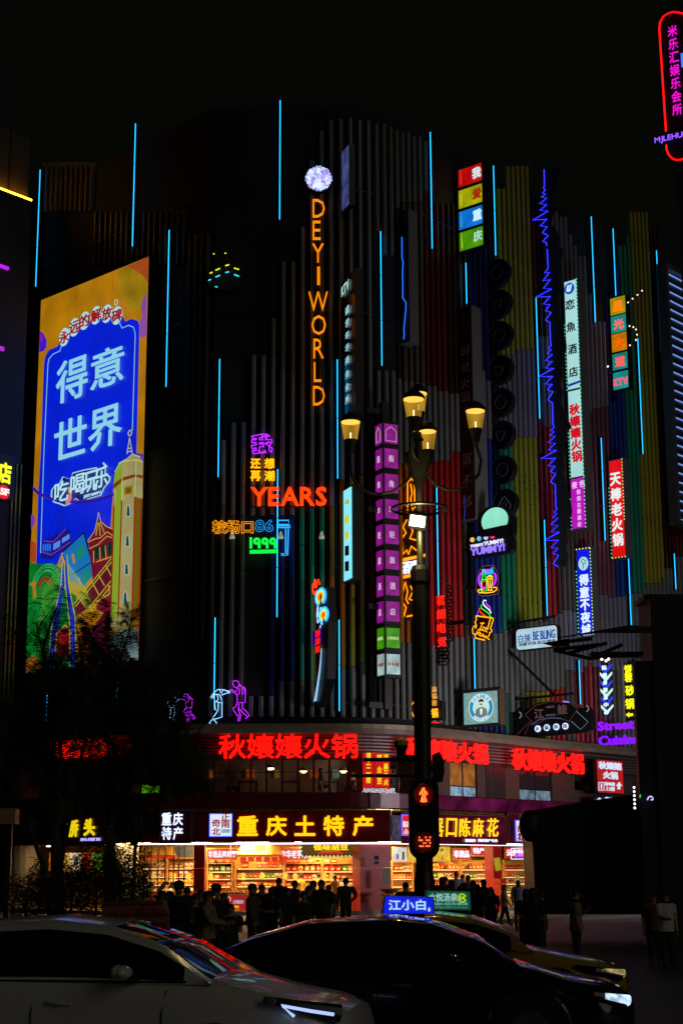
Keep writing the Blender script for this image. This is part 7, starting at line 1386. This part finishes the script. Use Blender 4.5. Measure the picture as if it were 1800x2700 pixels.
P_(826, 2320, 45, 'man in black with folded arms left of staff in yellow trousers', 180, 'black', 'black', armR='fwd', armL='fwd')
P_(847, 2318, 42, 'stout man in black in the thick of the crowd', 0, 'black', 'black', step=.03)
P_(911, 2314, 54, 'man in grey checked shirt seen from behind at the crowd right end', 200, 'grey', 'navy', sleeves=True, armL='hip')
P_(448, 2348, 36, 'person in black behind the woman on the phone', 150, 'black', 'black', 'bob', True)
P_(494, 2338, 40, 'person in grey top just behind the raised arm person', 170, 'grey', 'black')
P_(530, 2344, 37, 'dark haired person between the first red column and striped man', 20, 'navy', 'black', 'long', True)
P_(590, 2352, 38, 'short person in brown top left of the lone child', 90, 'brown', 'black', 'short', True)
P_(716, 2338, 42, 'short haired person in black left of the broad man', 150, 'black', 'black', 'bob', True)
P_(758, 2340, 43, 'person in dark navy right of the broad man', 30, 'navy', 'black', step=.04)
P_(814, 2334, 41, 'dark clothed person wedged behind the stout man', 90, 'black', 'black')
P_(866, 2332, 47, 'person in dark brown right of the stout man', 210, 'brown', 'black')
P_(1258, 2330, 48, 'person in black with bobbed hair left of stocky man', 170, 'black', 'black', 'bob', True)
P_(1292, 2338, 47, 'person in dark navy just right of stocky man', 200, 'navy', 'black')
P_(1212, 2334, 45, 'short person in dark clothes in front of tall lilac man', 180, 'black', 'black')
P_(1425, 2350, 36, 'person in black in front of the kiosk corner', 250, 'black', 'black')
P_(793, 2303, 73.5, 'shop assistant in yellow top with a bun behind nuts counter', 240, 'yellow', 'khaki', 'bun', True, z0=.22, group='shop staff')
P_(841, 2302, 73.8, 'shop assistant in yellow top with short hair, back turned', 180, 'yellow', 'khaki', 'short', z0=.22, group='shop staff')
P_(883, 2307, 71.6, 'shop assistant in pale trousers standing before the counter', 230, 'yellow', 'white', 'short', z0=.22, armL='fwd', armR='fwd', group='shop staff')
P_(897, 2312, 74.2, 'shop assistant partly hidden by the checked shirt man', 120, 'white', 'khaki', 'short', True, z0=.22, group='shop staff')
P_(1069, 2325, 46, 'person in black seen from behind just left of the lamp pole', 180, 'black', 'black')
P_(1164, 2312, 56, 'person with bobbed hair just right of the lamp pole', 150, 'grey', 'black', 'bob', True)
P_(1173, 2311, 60, 'person in pale top facing left right of lamp pole', 260, 'lilac', 'black', 'short')
P_(1188, 2322, 50, 'short person in black behind the green taxi sign', 180, 'black', 'black')
P_(1202, 2298, 66, 'tall man in lilac grey shirt standing at the shop', 170, 'lilac', 'grey', 'short')
P_(1219, 2306, 68, 'person in yellow striped top behind the tall man', 200, 'stripe', 'black', 'short', True)
P_(1233, 2307, 62, 'person with brown hair and dark top facing shop', 180, 'brown', 'black', 'short', armL='hip')
P_(1246, 2320, 52, 'person in black and blue jeans standing over the taxi roof', 150, 'black', 'jeans', 'short')
P_(1274, 2317, 50, 'stocky man in black tee facing the street', 10, 'black', 'black', 'short', armR='hip')
P_(1328, 2332, 60, 'girl in white top and shorts walking right with long hair', 90, 'white', 'black', 'long', True, step=.13)
P_(1365, 2320, 62, 'woman with long hair and lilac dress walking away', 170, 'lilac', 'lilac', 'long', True, step=.06)
P_(1386, 2342, 36, 'long haired person in black close to the kiosk', 180, 'black', 'black', 'long', True)
P_(1403, 2339, 35, 'long haired person in black nearest the kiosk edge', 160, 'black', 'black', 'long', True)
P_(1515, 2345, 34, 'person in khaki shirt standing in the dark right of the cars', 90, 'khaki', 'black', 'short', armR='phone')
P_(1752, 2350, 34, 'person in white top in the dark at right edge', 20, 'white', 'black', 'long', True, armL='fwd')
P_(1720, 2352, 35, 'person in brown top carrying a tan bag in the dark', 340, 'brown', 'black', 'short', bag='tote')
P_(845, 2040, 72.6, 'diner in black seated sideways behind upper windows', 90, 'black', 'black', 'short', sit=True, z0=4.75, H=1.65, armR='fwd', group='restaurant guests')
P_(932, 2050, 73.6, 'diner in white shirt seated right of the middle mullion', 270, 'white', 'black', 'short', sit=True, z0=4.75, H=1.62, armL='fwd', group='restaurant guests')
P_(1037, 2060, 73.4, 'diner seated beyond the red notice box', 180, 'grey', 'black', 'short', sit=True, z0=4.75, H=1.6, group='restaurant guests')
P_(603, 2060, 73.2, 'diner in white shirt among tables at left of windows', 90, 'white', 'black', 'short', sit=True, z0=4.75, H=1.6, group='restaurant guests')
dg = bpy.context.evaluated_depsgraph_get(); done = []
for q in PPL: done.append(bpy.data.meshes.new_from_object(q['rig'].evaluated_get(dg)))
for q, me in zip(PPL, done):
    rig = q['rig']; H = q['H']; K = q['K']; rm = rig.data; bpy.data.objects.remove(rig); bpy.data.meshes.remove(rm)
    me.name = 'person_body'; me.materials.clear()
    for m in (SKIN, CL[q['shirt']], CL[q['pants']], SHOE): me.materials.append(m)
    kinds = dict(skin=0, shirt=1, pants=2, shoe=3); mi = []; segs = [(K[a], K[b], kinds[k]) for a, b, k in q['E']]
    for p in me.polygons:
        c = p.center; best = 9e9; kk = 0
        for a, b, k in segs:
            ab = b - a; u = max(0, min(1, (c - a).dot(ab) / ab.length_squared)); dd = (c - a - ab * u).length
            if dd < best: best = dd; kk = k
        if kk == 0 and c.z < K['nk'].z - .03 * H and abs(c.x) < .08 * H and c.z > .6 * H: kk = 1
        mi.append(kk)
    me.polygons.foreach_set('material_index', mi); me.polygons.foreach_set('use_smooth', [True] * len(mi))
    # fingers, nose and ears joined into the same body mesh
    bm = bmesh.new(); bm.from_mesh(me); mb = MB()
    for S in 'LR':
        w_, p_ = K['wr' + S], K['pa' + S]; a = (p_ - w_).normalized(); s_ = a.cross(V((0, 1, 0))); s_ = s_.normalized() if s_.length > .2 else V((1, 0, 0)); n_ = a.cross(s_); b0 = p_ + a * .012 * H; sg = 1 if S == 'L' else -1
        for i, ln in enumerate((.034, .040, .038, .030)):
            r0 = b0 + s_ * (i - 1.5) * .0085 * H; mb.tube([r0 - a * .01 * H, r0 + a * ln * .5 * H, r0 + a * ln * .9 * H - n_ * .01 * H * sg], .0048 * H, 5, r2=.0036 * H)
        r0 = p_ - s_ * .010 * H; mb.tube([r0, r0 - s_ * .016 * H + a * .012 * H, r0 - s_ * .018 * H + a * .03 * H], .0055 * H, 5, r2=.004 * H)
    h = K['h1']; mb.add([h + V(v) * H for v in ((-.008, -.052, -.016), (.008, -.052, -.016), (0, -.070, -.014), (0, -.052, .012))], [(0, 1, 2), (0, 2, 3), (1, 3, 2), (0, 3, 1)])
    for s_ in (-1, 1): mb.ball(h + V((s_ * .050, .004, -.004)) * H, .007 * H, .012 * H, .018 * H, 6, 4); mb.ball(h + V((s_ * .018, -.050, .004)) * H, .006 * H, .004 * H, .004 * H, 6, 4)
    vs = [bm.verts.new(v) for v in mb.v]
    for f_ in mb.f:
        try: bm.faces.new([vs[i] for i in f_]).smooth = True
        except ValueError: pass
    bm.to_mesh(me); bm.free()
    r = bpy.data.objects.new('person', None); COL.objects.link(r); r.location = q['loc']; r.rotation_euler = (0, 0, D2R(q['face'])); label(r, q['lb'], 'person', q['group'])
    put('body', me, r); hm = MB(); hc = h + V((0, .008, .012)) * H
    vs = []; n = 14
    for i in range(7):
        th = math.pi * .62 * i / 6
        for j in range(n):
            a = 2 * math.pi * j / n; cut = max(0, -math.sin(a)) * .5; tt = th * (1 - cut * .42); vs.append(hc + V((math.sin(tt) * math.cos(a) * .055, math.sin(tt) * math.sin(a) * .064, math.cos(tt) * .062)) * H)
    hm.add(vs, [(i * n + j, i * n + (j + 1) % n, (i + 1) * n + (j + 1) % n, (i + 1) * n + j) for i in range(6) for j in range(n)])
    if q['hair'] == 'bun': hm.ball(hc + V((0, .055, .03)) * H, .024 * H, n=8, m=6)
    if q['hair'] in ('long', 'bob'):
        L = .20 if q['hair'] == 'long' else .08; m_ = 9; P2 = []
        for i in range(5):
            u = i / 4
            for j in range(m_): a = math.pi * (j / (m_ - 1)) * 1.1 - .15; P2.append(hc + V((math.cos(a) * (.054 - .012 * u), math.sin(a) * (.060 - .015 * u) + .004, -.01 - L * u)) * H)
        hm.add(P2, [(i * m_ + j, i * m_ + j + 1, (i + 1) * m_ + j + 1, (i + 1) * m_ + j) for i in range(4) for j in range(m_ - 1)])
    obj('hair', hm, HAIR, r, True)
    # loose top: an open tube of cloth over the torso, wider than the body, ending in a hem below the hips
    if q['group'] != 'restaurant guests':
        tm = MB(); nn_ = 16; fw = 1 if q['shirt'] != 'lilac' else 1.1; vs = []
        ph = rnd.random() * 6
        for z_, rx_, ry_ in ((.47, .118, .092), (.52, .114, .088), (.60, .106, .078), (.68, .110, .080), (.76, .122, .082), (.805, .118, .070), (.828, .070, .050)):
            yo = (0 if z_ < .52 else 0)
            for j in range(nn_):
                a = 2 * math.pi * j / nn_; f_ = 1 + .05 * math.sin(3 * a + ph + z_ * 18) * (1 if z_ < .7 else .3); vs.append((math.cos(a) * rx_ * f_ * H * fw, math.sin(a) * ry_ * f_ * H, z_ * H))
        tm.add(vs, [(i * nn_ + j, i * nn_ + (j + 1) % nn_, (i + 1) * nn_ + (j + 1) % nn_, (i + 1) * nn_ + j) for i in range(6) for j in range(nn_)])
        obj('loose_top', tm, CL[q['shirt']], r, True)
        for S in 'LR':
            a_, b_2 = K['sh' + S], K['el' + S]; m_ = a_.lerp(b_2, .75); obj('sleeve', MB().tube([a_ + V((0, 0, .01)) * H, a_.lerp(b_2, .4), m_], .046 * H, 9, r2=.043 * H), CL[q['shirt']], r, True)
    if q['hat']:
        obj('cap', MB().lathe([(.060 * H, 0), (.060 * H, .03 * H), (.045 * H, .055 * H), (.001, .065 * H)], 14, hc + V((0, 0, .012)) * H, cap=False).slab([hc + V((x, y, .016)) * H for x, y in ((-.05, -.03), (-.04, -.10), (0, -.115), (.04, -.10), (.05, -.03))], .002) if False else MB().lathe([(.060 * H, 0), (.060 * H, .03 * H), (.045 * H, .055 * H), (.001, .065 * H)], 14, hc + V((0, 0, .012)) * H, cap=False).obox(hc + V((0, -.085, .018)) * H, .085 * H, .07 * H, .006 * H, M.Identity(3)), CL['black'], r)
    if q['bag']:
        t0 = bpy.data.objects.new('backpack' if q['bag'] == 'backpack' else 'tote_bag', None); COL.objects.link(t0); t0.location = q['loc']; t0.rotation_euler = (0, 0, D2R(q['face']))
        label(t0, ('black backpack worn by the ' if q['bag'] == 'backpack' else 'tan bag hanging from the arm of the ') + ' '.join(q['lb'].split()[:6]), 'bag'); y0 = .058 * H
        if q['bag'] == 'backpack':
            obj('bag_body', MB().slab([V((x * H, y0, z * H)) for x, z in ((-.07, .58), (.07, .58), (.085, .62), (.08, .76), (.05, .81), (-.05, .81), (-.08, .76), (-.085, .62))], .09 * H), CL['black'], t0)
            obj('strap', MB().tube([V((.06, .06, .80)) * H, V((.07, -.01, .835)) * H, V((.07, -.07, .76)) * H, V((.085, -.03, .64)) * H, V((.07, .06, .62)) * H], .009 * H, 5).tube([V((-.06, .06, .80)) * H, V((-.07, -.01, .835)) * H, V((-.07, -.07, .76)) * H, V((-.085, -.03, .64)) * H, V((-.07, .06, .62)) * H], .009 * H, 5), CL['brown'], t0)
        else: obj('bag_body', MB().slab([V((x * H, -.02, z * H)) for x, z in ((.13, .28), (.28, .30), (.27, .42), (.14, .42))], .06 * H), CL['khaki'], t0); obj('strap', MB().tube([V((.15, -.0, .42)) * H, V((.16, -.0, .5)) * H, V((.25, -.0, .42)) * H], .006 * H, 4), CL['brown'], t0)
# stools for the seated diners
for i, q in enumerate(q for q in PPL if q['group'] == 'restaurant guests'):
    t = bpy.data.objects.new('stool', None); COL.objects.link(t); t.location = (q['loc'].x, q['loc'].y, 5.1); label(t, 'dark round stool under the ' + ' '.join(q['lb'].split()[:6]), 'stool', 'restaurant stools')
    obj('seat', MB().lathe([(.19, .38), (.19, .43)], 14), BLACK, t)
    for a in (0, 2.1, 4.2): obj('leg', MB().tube([(math.cos(a) * .15, math.sin(a) * .15, 0), (math.cos(a) * .1, math.sin(a) * .1, .38)], .015, 5), BLACK, t)
# ================================================================== CARS
def sm(P, t):
    if t <= P[0][0]: return P[0][1]
    for (a, va), (b, vb) in zip(P[:-1], P[1:]):
        if t <= b: u = (t - a) / (b - a); u = u * u * (3 - 2 * u) if len(P) < 4 else u; return va + (vb - va) * u
    return P[-1][1]
def paint(n, c, rough=.12, metal=.3): m = mat('paint_' + n, c, rough, metal, .06, 40); m.node_tree.nodes['Principled BSDF'].inputs['Coat Weight'].default_value = .6; m.node_tree.nodes['Principled BSDF'].inputs['Coat Roughness'].default_value = .03; return m
GLASS = mat('car_glass', (.004, .004, .005), .05); RUB = mat('rubber', (.015, .015, .015), .8); RIM = mat('rim_alloy', (.4, .4, .42), .3, .9)
def car(lb, nose, Y, ang, L, H, belt, pm_, headl, name='parked_car', W=.90, cw=1.1, wt=2.0, rp=2.5, rt=3.4, rb=4.35, hz=.86, drop=.0):
    p0 = at(nose, 2500, Y); root = bpy.data.objects.new(name, None); COL.objects.link(root); a = D2R(ang); hd = V((math.cos(a), -math.sin(a), 0)); c = V((p0.x, Y, 0)) - hd * (L / 2); root.location = c; root.rotation_euler = (0, 0, -a); label(root, lb, 'car')
    N = 64; tp = [(0, .62), (.06, hz - .13), (.25, hz - .05), (.7, hz + .03), (cw, belt - .02), (cw + .8, belt), (rt, belt + .03), (rb, belt + .04), (L - .12, belt - .02), (L - .02, belt - .2), (L, .7)]
    wd = [(0, W * .60), (.08, W * .74), (.3, W * .89), (.8, W * .97), (1.4, W), (3.4, W), (L - .5, W * .95), (L - .1, W * .84), (L, W * .72)]; bt = [(0, .30), (.1, .24), (.6, .20), (L - .6, .20), (L - .05, .30), (L, .36)]
    ts = sorted(set([0, .03, .07, .13, .2] + [round(i * L / N, 3) for i in range(1, N)] + [L - .13, L - .06, L - .02, L])); mb = MB(); vs = []
    for t in ts:
        z1 = sm(tp, t); w_ = sm(wd, t); z0 = sm(bt, t); x = L / 2 - t
        half = [(0, z0), (w_ * .9, z0), (w_ * .985, z0 + .08), (w_, z0 + (z1 - z0) * .45), (w_ * .995, z1 - .17), (w_ * .96, z1 - .07), (w_ * .90, z1 - .015), (w_ * .72, z1 + .012), (w_ * .4, z1 + .03), (0, z1 + .04)]
        vs += [(x, -y, z) for y, z in half] + [(x, y, z) for y, z in half[-2:0:-1]]
    n = 18; fs = [list(range(n)), list(range((len(ts) - 1) * n, len(ts) * n))[::-1]]
    fs += [(i * n + j, (i + 1) * n + j, (i + 1) * n + (j + 1) % n, i * n + (j + 1) % n) for i in range(len(ts) - 1) for j in range(n)]
    body = obj('body', mb.add(vs, fs), pm_, root, True)
    # cabin: roof line and glass
    rz = [(cw, belt - .03), (wt - .35, H - .17), (wt, H - .055), (rp, H), (rt, H - .05), (rt + .45, H - .22), (rb, belt + .02)]; rz = [(cw, belt - .03), (cw + (wt - cw) * .5, belt + (H - belt) * .56), (wt, H - .05), (rp, H), (rt, H - .045), ((rt + rb) / 2, belt + (H - belt) * .56), (rb, belt + .02)]
    ts = [cw + (rb - cw) * i / 44 for i in range(45)]; vs = []; m3 = []; fs = []
    for t in ts:
        zr = sm(rz, t); k = max(0, min(1, (zr - belt) / (H - belt))); wb = W * .93 - .0; wr_ = W * (.93 - .22 * k); x = L / 2 - t; zb = belt - .04
        half = [(wb, zb), (wb - (wb - wr_) * .08, zb + (zr - zb) * .1), (wr_ + .02, zr - .075 * k - .001), (wr_ - .035, zr - .02), (wr_ - .12, zr), (0, zr + .03 * k)]
        vs += [(x, -y, z) for y, z in half] + [(x, y, z) for y, z in half[-2::-1]]
    n = 11
    for i in range(len(ts) - 1):
        t = (ts[i] + ts[i + 1]) / 2
        for j in range(n - 1):
            fs.append((i * n + j, (i + 1) * n + j, (i + 1) * n + j + 1, i * n + j + 1)); g_ = 0
            if j in (1, 8): g_ = 1 if cw + .24 < t < rb - .22 else 0
            if j in (4, 5): g_ = 1 if t < wt - .02 or t > rt + .06 else 0
            m3.append(g_)
    mbb = MB(); mbb.v = vs; mbb.f = fs; mbb.m = m3; cab = obj('cabin', mbb, [pm_, GLASS], root, True)
    # wheels, arches, lamps, mirrors, joints, handles
    for t, wn in ((1.05 if L > 4.6 else .9, 'f'), (L - .95, 'r')):
        for s_ in (-1, 1):
            y = s_ * W; Rw = M.Rotation(math.pi / 2, 3, 'X'); x = L / 2 - t
            obj('arch_shade_disc', MB().lathe([(.39, -.015), (.39, .015)], 28, (x, y * .998, .36), R=Rw), RUB, root)  # flat black disc imitates the shade inside the wheel recess
            wh = obj('wheel', MB().lathe([(.18, -.1), (.33, -.1), (.34, -.07), (.34, .07), (.33, .1), (.18, .1)], 24, (x, y * .93, .34), R=Rw), RUB, root); obj('rim', MB().lathe([(.21, -.09), (.21, .108)], 16, (x, y * .93, .34), R=Rw), RIM, wh)
            obj('arch_lip', MB().tube([V((x + .41 * math.cos(b), y * 1.0, .36 + .41 * math.sin(b))) for b in [math.pi * (i / 14) for i in range(15)]], .022, 5), pm_, root)
    for s_ in (-1, 1):
        hx = L / 2 - .42; zc = hz - (.13 if hz < .9 else .075)
        obj('headlight_housing', MB().tube([V((L / 2 - .10, s_ * W * .78, zc - .035)), V((hx, s_ * W * .935, zc + .03)), V((hx - .25, s_ * W * .965, zc + .085))], .075, 8, r2=.02), mat('lamp_housing', (.02, .02, .022), .1), root)
        headl(root, s_, L, W, zc)
        mr = obj('mirror', MB().ball((L / 2 - cw - .66, s_ * (W + .12), belt + .06), .075, .12, .055, 12, 8).ball((L / 2 - cw - .70, s_ * (W + .12), belt + .06), .06, .115, .06, 10, 6), [pm_, RUB], root, True); obj('mirror_base', MB().tube([(L / 2 - cw - .60, s_ * (W - .04), belt + .0), (L / 2 - cw - .62, s_ * (W + .08), belt + .03)], .035, 6), RUB, mr)
        for t in (cw + .38, cw + 1.45, cw + 2.45): obj('door_joint', MB().tube([V((L / 2 - t + .03, s_ * W * .962, belt - .08)), V((L / 2 - t, s_ * W * 1.001, belt - .25)), V((L / 2 - t, s_ * W * 1.003, .55)), V((L / 2 - t - .02, s_ * W * .99, .30))], .006, 4), RUB, root)
        for t in (cw + 1.22, cw + 2.25): obj('door_handle', MB().tube([V((L / 2 - t + .10, s_ * W * 1.002, belt - .19)), V((L / 2 - t, s_ * (W + .022), belt - .185)), V((L / 2 - t - .10, s_ * W * 1.002, belt - .18))], .015, 6), RIM if 'black' in lb else pm_, root)
        obj('taillight', MB().obox((-L / 2 + .06, s_ * W * .66, belt - .16), .08, .3, .12, M.Identity(3)), mat('tail_red', (.3, .01, .01), .2), root)
        obj('window_trim', MB().tube([V((L / 2 - t, s_ * (W * .935), belt - .02)) for t in (cw + .2, 2.5, rb - .3)], .008, 4), RUB, root)
    obj('grille', MB().obox((L / 2 - .015, 0, .52), .05, W * 1.1, .16, M.Identity(3)), RUB, root)
    return root
def hl_white(r, s_, L, W, zc): obj('headlight', MB().tube([V((L / 2 - .13, s_ * (W * .80 + .075), zc - .03)), V((L / 2 - .30, s_ * (W * .89 + .07), zc - .0)), V((L / 2 - .52, s_ * (W * .945 + .055), zc + .04)), V((L / 2 - .42, s_ * (W * .94 + .06), zc - .04))], .014, 5), em('#b0c8ff', 1.1), r); obj('headlight_lens', MB().ball((L / 2 - .62, s_ * (W * .955 + .02), zc + .07), .06, .03, .035, 8, 6), mat('lens_grey', (.3, .3, .25), .1, .5), r)
def hl_blk(r, s_, L, W, zc): obj('headlight', MB().tube([V((L / 2 - .06, s_ * W * .80, zc - .03)), V((L / 2 - .30, s_ * W * .93, zc + .02))], .055, 8, r2=.03), em('#a8c0d8', 1.3, .8, 14), r)
def hl_yel(r, s_, L, W, zc): obj('headlight', MB().tube([V((L / 2 - .06, s_ * W * .80, zc - .01)), V((L / 2 - .40, s_ * W * .95, zc + .04))], .05, 8, r2=.02), em('#c8b070', .5, .9, 12), r)
wc = car('pearl white car at lower left, nose pointing right, lit daytime lamp strip', 966, 13.9, 10, 4.7, 1.53, 1.08, paint('white', (.68, .65, .58), .22, .0), hl_white, 'white_car', hz=.93)
obj('roof_fin', MB().slab([V((-1.55, 0, 1.50)), V((-1.80, 0, 1.49)), V((-1.78, 0, 1.60))], .03), paint('white', (.50, .49, .46)), wc)
bc = car('black taxi in the middle with a blue lit roof sign', 1652, 17.6, 5, 4.85, 1.43, .98, paint('black', (.008, .008, .010), .10, .0), hl_blk, 'taxi', hz=.80, rp=2.4, rt=3.3, rb=4.5)
yc = car('yellow taxi behind the black one with a green lit roof sign', 1640, 21.3, 4, 4.6, 1.38, .97, paint('yellow', (.40, .26, .02), .16, .1), hl_yel, 'taxi', hz=.82, cw=1.15, wt=1.85, rp=2.3, rt=3.1, rb=4.1)
def roofsign(Y, x0, x1, yt, yb, sk, c, lb):
    f = FY(Y); t = T('taxi_roof_sign', lb, 'sign', f, (x0 + x1) / 2, yb, 0); P = [t.p(*q) for q in ((x0, yb), (x1, yb + 1), (x1 - sk * .4, yt + 3), (x0 + sk, yt))]
    c0 = sum(P, V((0, 0, 0))) / 4
    t.part('sign_case', MB().slab([c0 + (p - c0) * 1.05 + V((0, .006, 0)) for p in P], .22), mat('case_grey', (.25, .27, .3), .4)); t.part('lit_face', MB().slab(P, .005), em(c, .95, .08, 3)); t.part('mount', MB().box(P[0].x + .1, P[1].x - .1, .03, .2, P[0].z - .10, P[0].z - .005), RUB); return t
t = roofsign(18.5, 1009, 1143, 2364, 2409, 8, '#0a1ee0', 'blue lit taxi roof sign with three white slanted characters')
t.text('江小白', 1024, 1122, 2373, 2401, em('#b0d8f8', 1.1), .02, bold=.024); t.poly('bottle_mark', [(1128, 2404), (1128, 2397), (1131, 2393), (1134, 2397), (1134, 2404)], em('#b0d8f8', 1), .02)
t = roofsign(21.9, 1119, 1240, 2350, 2399, 6, '#064c38', 'dark green lit taxi roof sign with pale characters and yellow 24')
t.text('水悦汤泉', 1130, 1206, 2356, 2378, em('#90c8b8', 1.0), .02, bold=.02); t.ring('round_mark', 1218, 2369, 10.5, .012, em('#90c020', 1), .02, 20, 340); t.text('24', 1209, 1225, 2363, 2374, em('#b8d820', 1.1), .025, bold=.03)
t.text('石锅SPA 洗浴汗蒸 海鲜自助', 1142, 1232, 2380, 2388, em('#70b0a0', .9), .02); t.text('南坪西路62号附1号 023-67606666', 1142, 1232, 2391, 2396, em('#508878', .8), .02)
